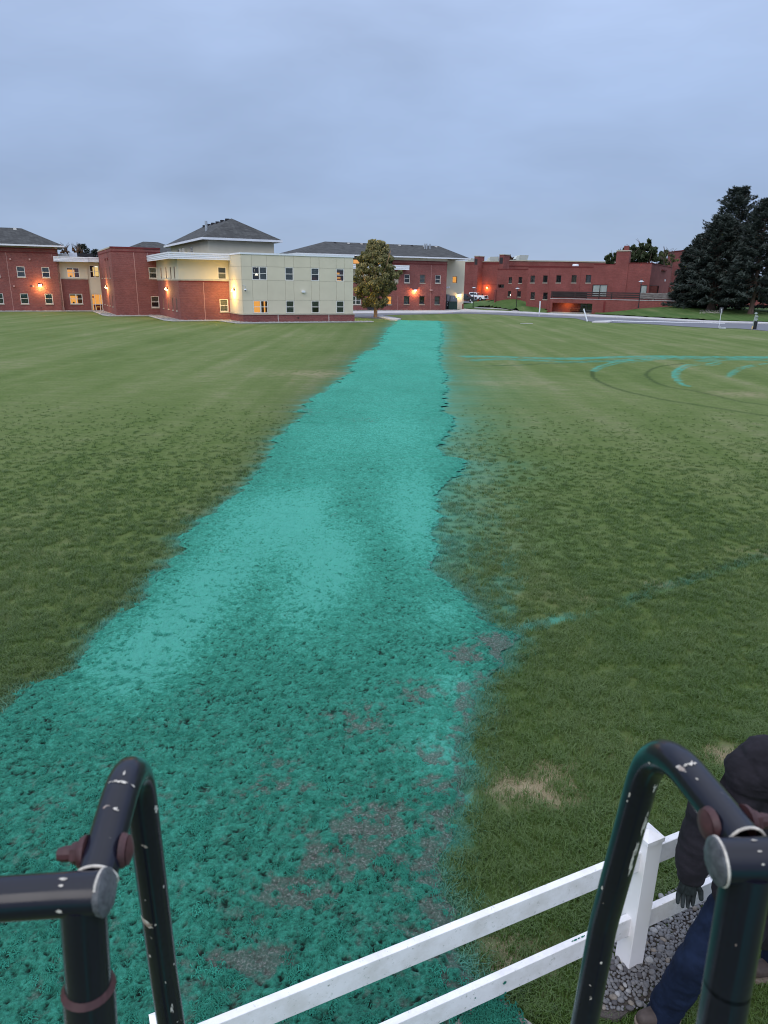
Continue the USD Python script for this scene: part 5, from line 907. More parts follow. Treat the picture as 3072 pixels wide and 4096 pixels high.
def spruce(name, label, base, h, R, seed, n=330, zlow=1.2, lean=0.0, spray=0.32, per=72, brown=0.1, cat='tree', squash=1.0, trunk_r=0.5):
    rng = np.random.default_rng(seed); t = thing(name, label, cat, base)
    obj('trunk', limb_mesh([([(0, 0, -0.3), (lean * 0.0, 0, 0.1), (0.02, 0, 1.0), (lean * h * 0.4, 0, h * 0.4), (lean * h, 0, h * 0.97)], [trunk_r * 1.5, trunk_r * 1.15, trunk_r * 0.9, trunk_r * 0.55, 0.03])], 10), 'bark', t, smooth=40)
    Cs, Ds, Ws, Ts, tw = [], [], [], [], []
    for k in range(n):
        f = (k + rng.uniform()) / n; f = f ** 0.85; z0 = zlow + (h - zlow) * f; a = k * 2.39996 + rng.normal(0, 0.4)
        L = R * squash * ((1 - f) ** 0.52) * (0.9 + 0.1 * math.sin(f * 40)) * rng.uniform(0.70, 1.10) + 0.25
        if f < 0.1: L *= rng.uniform(0.7, 1.05)
        s = np.linspace(0, 1, 6); drop = (0.34 * (1 - f) + 0.02) * L; zc = z0 - drop * (1.5 * s - 0.7 * s ** 3) + 0.55 * L * f * s
        P = np.stack([np.cos(a) * L * s + lean * z0, np.sin(a) * L * s, zc], 1); tw.append((P, np.linspace(0.05 * (1.4 - f), 0.012, 6)))
        m = int(per * (0.35 + 0.65 * L / R) * rng.uniform(0.8, 1.2)); u = rng.uniform(0.22, 1.0, m) ** 0.75; B_ = np.stack([np.interp(u, s, P[:, j]) for j in range(3)], 1)
        side = np.array([-np.sin(a), np.cos(a), 0]); out = np.array([np.cos(a), np.sin(a), 0]); w = (0.10 + 0.26 * L * (1 - u) * 0.9 + 0.12) * rng.uniform(-1, 1, m)
        C = B_ + side * w[:, None] + np.stack([np.zeros(m), np.zeros(m), -0.45 * np.abs(w) * rng.uniform(0.2, 1.2, m) + rng.normal(0.02, 0.08, m)], 1)
        D = out * rng.uniform(0.3, 0.9, m)[:, None] + side * (np.sign(w) * rng.uniform(0.2, 0.9, m))[:, None] + np.array([0, 0, 1]) * rng.normal(0.12 if f > 0.55 else -0.18, 0.4, m)[:, None]; D /= np.linalg.norm(D, axis=1)[:, None]; sz = spray * rng.uniform(0.5, 1.3, m) * (0.75 + 0.5 * (1 - f))
        Wv = np.cross(D, rand_dirs(m, rng) * 0.8 + [0, 0, 1.0]); Wv = Wv / np.linalg.norm(Wv, axis=1)[:, None] * (sz * 0.30)[:, None]
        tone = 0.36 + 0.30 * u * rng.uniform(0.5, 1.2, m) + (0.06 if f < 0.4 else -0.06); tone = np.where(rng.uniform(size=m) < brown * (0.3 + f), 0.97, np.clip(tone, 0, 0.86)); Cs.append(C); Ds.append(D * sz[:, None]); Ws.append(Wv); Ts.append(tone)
    C, D, W, T = np.vstack(Cs), np.vstack(Ds), np.vstack(Ws), np.concatenate(Ts)
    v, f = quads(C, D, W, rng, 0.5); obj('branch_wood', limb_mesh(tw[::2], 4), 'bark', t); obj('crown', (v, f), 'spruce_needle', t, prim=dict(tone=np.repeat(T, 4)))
    return t
def top_z(px, py, y_): return at_y(px, py, y_)[2]
s1 = at_y(2843, 1236, 112); s2 = at_y(3002, 1254, 106); s3 = at_y(2888, 1232, 119)
spruce('spruce_tree', 'big dark spruce with the thick left-hand trunk behind the sign post', s1, top_z(2880, 870, 112) - s1[2], 6.2, 31, n=400, zlow=2.0, trunk_r=0.55, brown=0.12)
spruce('spruce_tree', 'big dark spruce with a slim leaning trunk, right of the thick-trunked one', s2, top_z(3040, 800, 106) - s2[2], 5.0, 32, n=330, zlow=2.6, trunk_r=0.36, brown=0.06)
spruce('spruce_tree', 'tallest dark spruce, rising behind and between the two trunks', s3, top_z(2952, 756, 119) - s3[2], 7.2, 33, n=460, zlow=1.0, trunk_r=0.45, brown=0.12)
s4 = at_y(3150, 1245, 112); spruce('spruce_tree', 'dark spruce cut off by the right edge of the picture', s4, top_z(3130, 790, 112) - s4[2], 6.2, 34, n=330, zlow=1.8, trunk_r=0.4, brown=0.16)
s5 = at_y(2728, 1222, 116); spruce('young_spruce_tree', 'slender young spruce at the left edge of the spruce group', s5, top_z(2722, 992, 116) - s5[2], 2.3, 35, n=190, zlow=0.3, trunk_r=0.14, brown=0.02, spray=0.26)
s6 = at_y(2770, 1228, 117); spruce('young_spruce_tree', 'shorter bushy spruce leaning over the end of the deck rail', s6, top_z(2775, 940, 117) - s6[2], 3.4, 36, n=220, zlow=0.3, trunk_r=0.18, brown=0.05)
s7 = at_y(348, 1180, 170); spruce('conifer_tree', 'small dark conifer behind the white fascia, left of the brick tower', (s7[0], 170, 0), top_z(346, 980, 170), 3.6, 37, n=150, zlow=3, trunk_r=0.2, brown=0.0, spray=0.42, per=30)
s8 = at_y(398, 1180, 170); spruce('conifer_tree', 'small conifer tip just left of the brick tower', (s8[0], 170, 0), top_z(402, 1000, 170), 2.4, 38, n=110, zlow=3, trunk_r=0.2, brown=0.0, spray=0.42, per=30)
# dry bush at the end of the deck
rng = np.random.default_rng(41); bb = at_y(2703, 1216, 120); principled('dry_stem', (0.30, 0.21, 0.12), 0.9, 0.1, var=0.3)
mb = MB()
for k in range(260):
    a = rng.uniform(0, 2 * np.pi); r = rng.uniform(0.2, 1.3); e_ = np.array([math.cos(a) * r, math.sin(a) * r, rng.uniform(1.0, 2.6)]); v, f = tube([(0.3 * math.cos(a), 0.3 * math.sin(a), 0), e_ * [0.5, 0.5, 0.6], e_], [0.02, 0.016, 0.01], 3, False); mb.add(v, f)
t = thing('dry_bush', 'tan dry bush at the end of the weathered deck rail', 'bush', bb); obj('stems', mb.get(), 'dry_stem', t)
# pale fallen debris under the thick-trunked spruce
rng = np.random.default_rng(42); mb = MB(); ic = trimesh.creation.icosphere(0)
for k in range(160):
    c = at_y(rng.uniform(2800, 2890), 1240, rng.uniform(106, 111)); s = rng.uniform(0.05, 0.16); mb.add(ic.vertices * [s, s * 0.7, s * 0.3] + [c[0], c[1], bank_z2(c[0], c[1]) + 0.02], ic.faces)
p = obj('fallen_debris', mb.get(), 'concrete_old'); tag(stage.GetPrimAtPath(p), 'pale litter on the grass beneath the thick-trunked spruce', 'litter', kind='stuff')

# ------------------------------------------------------------------ street furniture
def lamp_post(base, label, h=4.0):
    t = thing('street_lamp', label, 'street lamp', base, 0, 'black street lamps along the path')
    v, f = lathe([(0.0, 0), (0.11, 0), (0.11, 0.25), (0.065, 0.35), (0.055, h - 0.75), (0.05, h - 0.5), (0.0, h - 0.5)], 12); obj('post', (v, f), 'black_paint', t, smooth=30)
    v, f = lathe([(0.0, h - 0.52), (0.09, h - 0.5), (0.13, h - 0.28), (0.08, h - 0.2)], 12); obj('lantern', (v, f), 'grey_box', t)
    v, f = lathe([(0.0, h - 0.08), (0.14, h - 0.1), (0.38, h - 0.24), (0.40, h - 0.27), (0.0, h - 0.2)], 16); obj('shade', (v, f), 'galv', t)
    v, f = lathe([(0.0, h + 0.1), (0.1, h + 0.07), (0.12, h - 0.09), (0.0, h - 0.09)], 12); obj('cap', (v, f), 'black_paint', t); return t
lamp_post(gnd(1892, 1231.5), 'black street lamp in front of the parked cars')
lamp_post(gnd(2064, 1243.5), 'black street lamp before the ground-floor windows of the deck building')
l3 = at_y(2553, 1232, 112); lamp_post((l3[0], 112, l3[2]), 'black street lamp against the deck rail, beside the curtained corner window', 4.05)
b0 = gnd(2156, 1266); t = thing('marker_post', 'upright flat white marker post at the lawn edge', 'marker post', b0)
obj('post', MB().box(-0.03, 0.03, -0.03, 0.03, 0, 1.0).get(), 'galv', t); obj('marker', MB().box(-0.085, 0.085, -0.045, -0.031, 0.55, 2.15).get(), 'white_metal', t)
b0 = gnd(2349, 1285.5); tp_ = at_t(2335, 1236.5, (b0 - EYE) @ FW); t = thing('leaning_post', 'white post leaning to the left at the road edge', 'post', b0); d_ = np.array(tp_) - b0
v, f = tube([(0, 0, 0), d_], [0.075, 0.075], 10); obj('post', (v, f), 'white_metal', t); v, f = tube([d_ * 1.0, d_ * 1.02], [0.085, 0.085], 10); obj('cap', (v, f), 'white_metal', t)
b0 = gnd(2875, 1311); t = thing('road_sign', 'road sign on a thin white pole seen from behind', 'sign', b0); k = ((b0 - EYE) @ FW) / FOC
v, f = tube([(0, 0, 0), (0.02, 0, 75 * k * 0.98)], 0.03, 8); obj('pole', (v, f), 'white_metal', t); hh = 78 * k; obj('sign_plate', MB().box(-0.2, 0.2, 0.03, 0.045, hh * 0.72, hh).get(), 'sign_back', t); obj('bracket', MB().box(-0.05, 0.05, -0.035, 0.029, hh * 0.86, hh * 0.9).get(), 'galv', t)
b0 = gnd(3014, 1317); k = ((b0 - EYE) @ FW) / FOC; t = thing('irrigation_standpipe', 'irrigation valve standpipe with grey fittings beside the road', 'valve', b0)
H_ = 63 * k
v, f = lathe([(0, 0), (0.20, 0), (0.20, H_ * 0.5), (0.0, H_ * 0.5)], 14); obj('black_barrel', (v + [0.1, 0, 0], f), 'black_paint', t)
obj('pipe', limb_mesh([([(-0.14, 0, 0), (-0.1, 0, H_ * 0.5), (-0.02, 0, H_ * 0.92)], [0.06, 0.06, 0.05]), ([(0.02, 0, H_ * 0.52), (0.06, 0, H_ * 0.78)], [0.10, 0.09]), ([(0.14, 0, H_ * 0.5), (0.16, 0, H_ * 0.76)], [0.07, 0.07]), ([(-0.1, 0, H_ * 0.62), (0.3, 0, H_ * 0.6)], [0.06, 0.05])], 10), 'valve_green', t)
for dx, z, r in ((-0.02, H_ * 0.96, 0.15), (0.1, H_ * 0.78, 0.16), (0.17, H_ * 0.76, 0.12)): obj('valve_head', trimesh.creation.icosphere(2, r).apply_scale([1, 1, 0.75]).apply_translation([dx, -0.02, z]), 'valve_green', t, smooth=True)
v, f = tube([(-0.2, -0.05, 0), (-0.17, -0.05, H_ * 0.2)], 0.06, 8); obj('yellow_sleeve', (v, f), 'yellow_paint', t); v, f = tube([(0.28, 0, H_ * 0.1), (0.36, 0, H_ * 0.42), (0.5, 0, H_ * 0.42)], 0.03, 6); obj('side_pipe', (v, f), 'galv', t)
b0 = at_y(1888, 1223.5, 158); t = thing('utility_pedestal', 'low pale utility pedestal on the grass beside the street lamp', 'utility box', (b0[0], 158, b0[2])); obj('body', MB().box(-0.2, 0.0, -0.15, 0.15, -0.1, 0.95).box(0.03, 0.2, -0.12, 0.12, -0.1, 0.8).get(), 'white_metal', t); obj('cap', MB().box(-0.22, 0.02, -0.17, 0.17, 0.952, 1.0).get(), 'grey_box', t)
q0 = F2.on_v(1700 + 605 / 6.38, 990 + 1575 / 6.38, 2.2); q1 = F2.on_v(1700 + 825 / 6.38, 990 + 1378 / 6.38, 2.2); t = thing('transformer_box', 'dark green transformer box by the service door', 'transformer', F2.wld(q0[0], 2.2), F2.az); w = q1[0] - q0[0]
obj('body', MB().box(0, w, 0, 1.1, 0, q1[2] - 0.04).get(), 'green_box', t); obj('lid', MB().box(-0.03, w + 0.03, -0.03, 1.13, q1[2] - 0.038, q1[2]).get(), 'green_box', t); obj('base', MB().box(-0.1, w + 0.1, -0.1, 1.2, -0.02, 0.06).get(), 'concrete', t); obj('door_seam', MB().box(w * 0.5 - 0.01, w * 0.5 + 0.01, -0.012, -0.001, 0.1, q1[2] - 0.06).get(), 'black_paint', t)
q0 = F2.on_v(1700 + 532 / 6.38, 990 + 1575 / 6.38, 2.6); q1 = F2.on_v(1700 + 602 / 6.38, 990 + 1378 / 6.38, 2.6); t = thing('meter_cabinet', 'black meter cabinet squeezed between brick wall and transformer', 'meter cabinet', F2.wld(q0[0], 2.6), F2.az); obj('body', MB().box(0, q1[0] - q0[0], 0, 0.6, 0, q1[2]).get(), 'black_paint', t)
for zf in (0.55, 0.85): v, f = lathe([(0, 0), (0.11, 0.0), (0.11, 0.06), (0, 0.08)], 10); obj('meter', (np.stack([v[:, 0] + (q1[0] - q0[0]) * 0.6, -v[:, 2], v[:, 1] + q1[2] * zf], 1), f), 'steel', t)
b0 = gnd(2893, 1314); t = thing('valve_box_lid', 'pale tilted valve box lid near the sign pole', 'lid', b0); obj('lid', MB().box(-0.3, 0.2, -0.2, 0.2, 0.0, 0.12).box(-0.45, -0.31, -0.1, 0.1, 0.0, 0.2).get(), 'galv', t)
p = obj('turf_marker', MB().box(-0.7, 0.7, -0.12, 0.12, 0, 0.05).get(), 'concrete'); pr_ = stage.GetPrimAtPath(p); UsdGeom.Xformable(pr_).AddTranslateOp().Set(Gf.Vec3d(*map(float, gnd(2106, 1295)))); tag(pr_, 'thin pale slab lying in the lawn before the road', 'slab')
b0 = at_y(2610, 1225, 119); t = thing('yard_figure', 'small pale ornament against the retaining wall', 'ornament', b0); v, f = lathe([(0, 0), (0.16, 0), (0.13, 0.35), (0.2, 0.5), (0.12, 0.7), (0.17, 0.85), (0.1, 1.0), (0, 1.03)], 12); obj('figure', (v, f), 'limestone', t, smooth=True)

# ------------------------------------------------------------------ parked vehicles
def vehicle(name, label, cat, loc, rotz, side, glass, paint, wheels, width, wr, extra=None):
    t = thing(name, label, cat, loc, rotz); pg = Polygon(side).buffer(-0.04).buffer(0.04)
    for x in wheels: pg = pg.difference(Polygon([(x + math.cos(a) * (wr + 0.06), wr + math.sin(a) * (wr + 0.06)) for a in np.linspace(0, 2 * np.pi, 24)]))
    zr = max(p[1] for p in side); v, f = extrude(pg, width); v = np.stack([v[:, 0], v[:, 2] - width / 2, v[:, 1]], 1); zb_ = 0.58 * zr; v[:, 1] *= np.where(v[:, 2] > zb_, 1 - 0.16 * (v[:, 2] - zb_) / (zr - zb_), 1); obj('body', (v, f), paint, t)
    for y_ in (-1, 1):
        for g_ in glass:
            vg, fg = extrude(Polygon(g_), 0.02); yw = width / 2 * (1 - 0.16 * (vg[:, 1] - zb_) / (zr - zb_)) ; obj('side_window', (np.stack([vg[:, 0], y_ * (yw - 0.005 + vg[:, 2]), vg[:, 1]], 1), fg), 'car_glass', t)
        for x in wheels:
            vt, ft = lathe([(wr * 0.55, -0.1), (wr * 0.95, -0.12), (wr, -0.08), (wr, 0.08), (wr * 0.95, 0.12), (wr * 0.55, 0.1)], 20); T = lambda q, off=0.0: np.stack([q[:, 0] + x, y_ * (width / 2 - 0.13 + off) + q[:, 2], q[:, 1] + wr], 1)
            w = obj('wheel', (T(vt), ft), 'tyre', t); vr, fr = lathe([(0, 0.06), (wr * 0.3, 0.09), (wr * 0.6, 0.05), (wr * 0.6, -0.06), (0, -0.06)], 14); obj('rim', (T(vr * [1, 1, y_]), fr), 'rim', w)
    if extra: extra(t)
    return t
def truck_front(L, hw, zl, zh, grill, t, lights, bumper='chrome'):
    obj('grille', MB().box(L - 0.02, L + 0.03, -hw * 0.5, hw * 0.5, zl + 0.25, zh).get(), grill, t)
    for s in (-1, 1): obj('headlight', MB().box(L - 0.25, L + 0.025, min(s * hw * 0.55, s * hw * 0.99), max(s * hw * 0.55, s * hw * 0.99), zh - 0.28, zh - 0.02).get(), lights, t)
    obj('bumper', MB().box(L - 0.1, L + 0.12, -hw, hw, zl, zl + 0.22).get(), bumper, t)
    for s in (-1, 1): obj('mirror', MB().box(L - 1.75, L - 1.6, min(s * hw, s * (hw + 0.25)), max(s * hw, s * (hw + 0.25)), zh + 0.15, zh + 0.4).get(), 'black_paint', t)
vz = lambda px, py, y_: at_y(px, py, y_)
pk_ = vz(1922, 1204, 176)
pick = [(-2.9, 0.55), (2.75, 0.5), (2.85, 0.75), (2.85, 1.15), (2.7, 1.25), (1.25, 1.33), (0.55, 1.92), (0.3, 1.98), (-1.15, 1.98), (-1.3, 1.90), (-1.4, 1.36), (-2.95, 1.34)]
vehicle('pickup_truck', 'white crew-cab pickup parked below the orange wall lamp', 'pickup truck', (pk_[0] - 1.2, 176, max(pk_[2], 0.05)), -38, pick, [[(0.1, 1.38), (0.95, 1.38), (0.42, 1.85), (0.1, 1.85)], [(-1.15, 1.38), (0.0, 1.38), (0.0, 1.85), (-1.1, 1.85)]], 'car_white', (1.85, -1.9), 2.0, 0.43, lambda t: (truck_front(2.86, 0.98, 0.5, 1.2, 'dark_frame', t, 'headlight', 'car_white'), obj('windscreen', trimesh.Trimesh(np.array([[1.22, s * 0.85, 1.37] for s in (-1, 1)] + [[0.60, s * 0.78, 1.90] for s in (-1, 1)]) + [0.02, 0, 0.02], [[0, 1, 3], [0, 3, 2]], process=False), 'car_glass', t)))
sv = vz(1880, 1208, 168); suv = [(-2.3, 0.5), (2.2, 0.45), (2.3, 0.7), (2.28, 1.02), (2.15, 1.12), (0.95, 1.2), (0.3, 1.72), (0.1, 1.78), (-2.1, 1.78), (-2.3, 1.2)]
vehicle('suv', 'black off-road car half hidden behind the rear residence corner', 'car', (sv[0] - 0.9, 168, max(sv[2], 0.05)), -30, suv, [[(-0.1, 1.22), (0.7, 1.22), (0.2, 1.66), (-0.1, 1.66)], [(-1.1, 1.22), (-0.2, 1.22), (-0.2, 1.66), (-1.1, 1.66)], [(-2.1, 1.22), (-1.2, 1.22), (-1.2, 1.66), (-2.02, 1.66)]], 'car_black', (1.45, -1.45), 1.85, 0.39, lambda t: truck_front(2.3, 0.9, 0.42, 1.05, 'dark_frame', t, 'headlight', 'grey_box'))
sheet('parking_drive', [(8, 158), (24, 160), (28, 200), (6, 205)], min(max(sv[2], 0.05), max(pk_[2], 0.05)) + 0.02, 'asphalt', label='asphalt drive under the parked cars')

# ------------------------------------------------------------------ white rail fence
MAT['pvc_dirty'] = usdkit.material(stage, '/World/Looks/pvc_dirty', {
    'tc': ('texture_coordinate', {}), 'n': ('noise_texture', {'scale': 38.0, 'detail': 6.0, 'roughness': 0.75}), 'r': ('rgb_ramp', {'ramp': [(0.0, (0.80, 0.785, 0.80)), (0.60, (0.80, 0.785, 0.80)), (0.68, (0.45, 0.47, 0.44)), (0.78, (0.12, 0.13, 0.12))]}),
    'n2': ('noise_texture', {'scale': 5.0, 'detail': 5.0, 'roughness': 0.7}), 'r2': ('rgb_ramp', {'ramp': [(0.30, (0.80, 0.785, 0.75)), (0.58, (1, 1, 1))]}), 'm': ('mix_color', {'blend_type': 'multiply', 'fac': 1.0}), 'p': ('principled_bsdf', {'roughness': 0.42, 'specular_ior_level': 0.4})},
    [('tc.object', 'n.vector'), ('n.fac', 'r.fac'), ('tc.object', 'n2.vector'), ('n2.fac', 'r2.fac'), ('r.color', 'm.a'), ('r2.color', 'm.b'), ('m.result', 'p.base_color')], surface='p.BSDF')
principled('mulch_splash', (0.012, 0.13, 0.10), 0.7, 0.3, var=0.3, scale=60)
FF = Frame(tuple(gnd(2100 + 1050 / 2.552, 3250 + 1640 / 2.552)[:2]), 25)
def rbox(x0, x1, y0, y1, z0, z1, r=0.004):
    s = m3.Manifold.batch_hull([m3.Manifold.sphere(r, 8).translate((x, y, z)) for x in (x0 + r, x1 - r) for y in (y0 + r, y1 - r) for z in (z0 + r, z1 - r)]); return s
fence = thing('rail_fence', 'white two-rail vinyl fence crossing the lawn corner', 'fence', FF.o, 25)
PW = 0.118; SP = 2.72
for k in (0, -1, 1):
    u = k * SP; p = obj('post', rbox(u, u + PW, 0, PW, -0.15, 0.955), 'pvc', fence, smooth=35)
    m = trimesh.Trimesh(*extrude(sbox(u - 0.006, -0.006, u + PW + 0.006, PW + 0.006), 0.03)); c = np.array([[u - 0.006, -0.006, 0.985], [u + PW + 0.006, -0.006, 0.985], [u + PW + 0.006, PW + 0.006, 0.985], [u - 0.006, PW + 0.006, 0.985], [u + PW / 2, PW / 2, 1.012]])
    mb = MB().add(np.array(m.vertices) + [0, 0, 0.955], m.faces).add(c, [[0, 1, 4], [1, 2, 4], [2, 3, 4], [3, 0, 4]]); obj('cap', mb.get(), 'pvc_dirty' if k == 0 else 'pvc', p)
rails = []
for u0, u1 in ((-SP + PW - 0.02, 0.012), (PW - 0.01, SP + 0.01), (-2 * SP + PW, -SP + 0.02)):
    for z0 in (0.745, 0.255): rails.append(obj('rail', rbox(u0, u1, 0.036, 0.078, z0, z0 + 0.14, 0.005), 'pvc_dirty', fence, smooth=35))
def splat(px, py, face, r, seed, parent, top_z_=None):
    g_ = np.random.default_rng(seed); n = 22; a = np.arange(n) / n * 2 * np.pi; rad = r * (0.65 + 0.5 * g_.uniform(size=n)); q = FF.on_v(px, py, 0.036)
    if face == 'front': V = np.stack([q[0] + rad * np.cos(a), np.full(n, 0.033), q[2] + rad * 1.1 * np.sin(a)], 1); c = [q[0], 0.028, q[2]]
    else: V = np.stack([q[0] + rad * np.cos(a), 0.055 + 0.4 * rad * np.sin(a), np.full(n, top_z_ + 0.002)], 1); c = [q[0], 0.055, top_z_ + 0.009]
    obj('mulch_splash', (np.vstack([V, c]), np.array([[i, (i + 1) % n, n] for i in range(n)])), 'mulch_splash', parent)
for px, py, r, s in ((2018, 3930, 0.012, 1), (2008, 3984, 0.016, 2), (2020, 3970, 0.008, 3), (1900, 3990, 0.004, 4)): splat(px, py, 'front', r, s, rails[1])
for px, r, s in ((2312, 0.014, 5), (2325, 0.010, 6), (2338, 0.012, 7), (2300, 0.008, 8), (2345, 0.006, 9)): splat(px, 3760, 'top', r, s, rails[1], 0.395)

# ------------------------------------------------------------------ black tubular ladder rails on the truck's platform
MAT['rail_black'] = usdkit.material(stage, '/World/Looks/rail_black', {
    'tc': ('texture_coordinate', {}), 'n': ('noise_texture', {'scale': 26.0, 'detail': 3.0, 'roughness': 0.6, 'distortion': 0.6}), 'r': ('rgb_ramp', {'ramp': [(0.0, (0, 0, 0)), (0.70, (0, 0, 0)), (0.725, (1, 1, 1)), (1.0, (1, 1, 1))]}),
    'n3': ('noise_texture', {'scale': 70.0, 'detail': 2.0}), 'rc': ('rgb_ramp', {'ramp': [(0.35, (0.20, 0.12, 0.09)), (0.6, (0.55, 0.50, 0.44))]}), 'm': ('mix_color', {'a': (0.005, 0.005, 0.009)}),
    'n4': ('noise_texture', {'scale': 12.0, 'detail': 4.0}), 'rr': ('map_range', {'from_min': 0.3, 'from_max': 0.7, 'to_min': 0.12, 'to_max': 0.30}), 'rb': ('rgb_to_bw', {}), 'bp': ('bump', {'strength': 0.4, 'distance': 0.001}),
    'p': ('principled_bsdf', {'specular_ior_level': 0.38})},
    [('tc.object', 'n.vector'), ('n.fac', 'r.fac'), ('tc.object', 'n3.vector'), ('n3.fac', 'rc.fac'), ('r.color', 'm.fac'), ('rc.color', 'm.b'), ('m.result', 'p.base_color'), ('tc.object', 'n4.vector'), ('n4.fac', 'rr.value'), ('rr.result', 'p.roughness'), ('n4.fac', 'bp.height'), ('bp.normal', 'p.normal')], surface='p.BSDF')
principled('worn_weld', (0.035, 0.037, 0.042), 0.55, 0.4, var=0.6, scale=110, color2=(0.10, 0.105, 0.11), bump=0.6, bscale=200, bdist=0.002)
principled('rust_bolt', (0.052, 0.020, 0.021), 0.55, 0.4, var=0.3, scale=80, bump=0.3, bscale=160, bdist=0.001)
principled('chip', (0.50, 0.46, 0.40), 0.8, 0.2, var=0.4, scale=120)
def fillet(pts, rad, n=10):
    """polyline with rounded corners, evenly dense"""
    P = [np.array(p, float) for p in pts]; out = [P[0]]
    for i in range(1, len(P) - 1):
        a, b_ = P[i - 1] - P[i], P[i + 1] - P[i]; la, lb_ = np.linalg.norm(a), np.linalg.norm(b_); a, b_ = a / la, b_ / lb_; th = math.acos(np.clip(a @ b_, -1, 1)); d = min(rad / math.tan(th / 2), la * 0.49, lb_ * 0.49)
        p0, p1 = P[i] + a * d, P[i] + b_ * d
        for t in np.linspace(0, 1, n): out.append((1 - t) ** 2 * p0 + 2 * t * (1 - t) * P[i] + t ** 2 * p1)
    out.append(P[-1]); return np.array(out)
def rail(side):
    s = side
    if s < 0: J = at_t(384, 3522, 0.752); A_ = at_t(536, 2975, 0.915); D = at_t(655, 3900, 1.10); Dn = at_t(700, 4200, 1.16); c_in = at_t(415, 3568, 0.735); c_out = at_t(-900, 3655, 0.735); pt = at_t(330, 3590, 0.738); pb_ = at_t(372, 4200, 0.80)
    else: J = at_t(2988, 3385, 0.735); A_ = at_t(2622, 2925, 0.93); D = at_t(2412, 3700, 1.10); Dn = at_t(2318, 4200, 1.17); c_in = at_t(2872, 3445, 0.715); c_out = at_t(4400, 3400, 0.70); pt = at_t(2990, 3470, 0.715); pb_ = at_t(2865, 4200, 0.765)
    t = thing('ladder_handrail', 'scratched black tubular handrail with bent loop, at bottom left' if s < 0 else 'scratched black tubular handrail with bent loop, before the hooded person', 'handrail', J)
    r = 0.0208; L = lambda P: np.array(P) - J
    down = (Dn - D); down /= np.linalg.norm(down)
    dirn = (A_ - J) / np.linalg.norm(A_ - J)
    loop = fillet([L(J), L(A_), L(D), L(Dn + down * 1.2)], 0.085 if s < 0 else 0.11, 18)
    loop = polyline_samples(loop, 0.012); loop[1:-1] = (loop[:-2] + loop[1:-1] + loop[2:]) / 3
    v, f = tube(loop, r, 24, False); lp = obj('bent_loop', (v, f), 'rail_black', t, smooth=True)
    # coped, chipped lip where the loop meets the cross rail
    lip = MB(); ang = np.linspace(0, 2 * np.pi, 24, endpoint=False); x = np.cross(dirn, [0, 0, 1.0]); x /= np.linalg.norm(x); y_ = np.cross(x, dirn); ring = np.array([dirn * 0.002 + (r + 0.0006) * (math.cos(a) * x + math.sin(a) * y_) for a in np.append(ang, ang[0])]); v, f = tube(ring, 0.0017, 6, False); obj('worn_lip', (v, f), 'chip', lp, smooth=True)
    v, f = tube(polyline_samples([L(c_in), L(c_out)], 0.03), r + 0.001, 28, True); cr = obj('cross_rail', (v, f), 'rail_black', t, smooth=30)
    e_ = (c_in - c_out); e_ /= np.linalg.norm(e_); v, f = tube([L(c_in) - e_ * 0.003, L(c_in) + e_ * 0.003, L(c_in) + e_ * 0.0075, L(c_in) + e_ * 0.009], [r + 0.0022, r + 0.0026, r * 0.8, r * 0.3], 28, True)
    v = v + 0.0016 * (meshkit.noise(v * 260)[:, None] - 0.5); cap_ = obj('welded_end_cap', (v, f), 'worn_weld', cr, smooth=50); x = np.cross(e_, [0, 0, 1.0]); x /= np.linalg.norm(x); y_ = np.cross(x, e_); v, f = tube([L(c_in) - e_ * 0.001 + (r + 0.002) * (math.cos(a) * x + math.sin(a) * y_) for a in ang[3:17]], 0.0016, 6, False); obj('worn_edge', (v, f), 'chip', cap_, smooth=True)
    pd_ = (pb_ - pt) / np.linalg.norm(pb_ - pt)
    v, f = tube(polyline_samples([L(pt), L(pt + pd_ * 0.145)], 0.03), r + 0.0025, 26, True); po = obj('post', (v, f), 'rail_black', t, smooth=30)
    if s > 0: v, f = tube(polyline_samples([L(pt + pd_ * 0.14), L(pt + pd_ * 0.9)], 0.05), r + 0.0025, 26, True); obj('post', (v, f), 'rail_black', t, smooth=30)
    q = pt + pd_ * 0.118; sleeve = s < 0
    if sleeve: v, f = tube([L(q), L(q + pd_ * 0.006), L(q + pd_ * 0.8)], [r + 0.0015, r + 0.0065, r + 0.0065], 26, True); obj('sleeve', (v, f), 'rail_black', po, smooth=30)
    if sleeve: v, f = tube([L(q + pd_ * (0.0 + 0.002 * math.sin(3 * i))) + 0 for i in range(2)] if False else [L(q - pd_ * 0.002), L(q + pd_ * 0.005)], [r + 0.003, r + 0.0075], 26, False); obj('worn_collar', (v, f), 'rust_bolt' if s < 0 else 'rail_black', po, smooth=True)
    # clamp bolt through the joint
    ax = np.cross(dirn, [0, 0, 1.0]); ax /= np.linalg.norm(ax); c = L(J) + dirn * 0.034
    def disc(a, b_, r0, r1, n=16): return tube([c + ax * a, c + ax * (a * 0.5 + b_ * 0.5), c + ax * b_], [r0, (r0 + r1) / 2 + 0.001, r1], n, True)
    for sg in (-1, 1):
        v, f = disc(sg * (r - 0.002), sg * (r + 0.005), 0.0185, 0.0155); w = obj('washer', (v, f), 'rust_bolt', t, smooth=40)
        if sg * s > 0: v, f = disc(sg * (r + 0.0062), sg * (r + 0.0135), 0.0115, 0.0105, 6); obj('nut', (v, f), 'rust_bolt', w); v, f = disc(sg * (r + 0.0137), sg * (r + 0.028), 0.0085, 0.0065, 10); obj('bolt_end', (v, f), 'rust_bolt', w)
        else: v, f = disc(sg * (r + 0.0062), sg * (r + 0.0105), 0.016, 0.004, 16); obj('bolt_head', (v, f), 'rust_bolt', w, smooth=40)
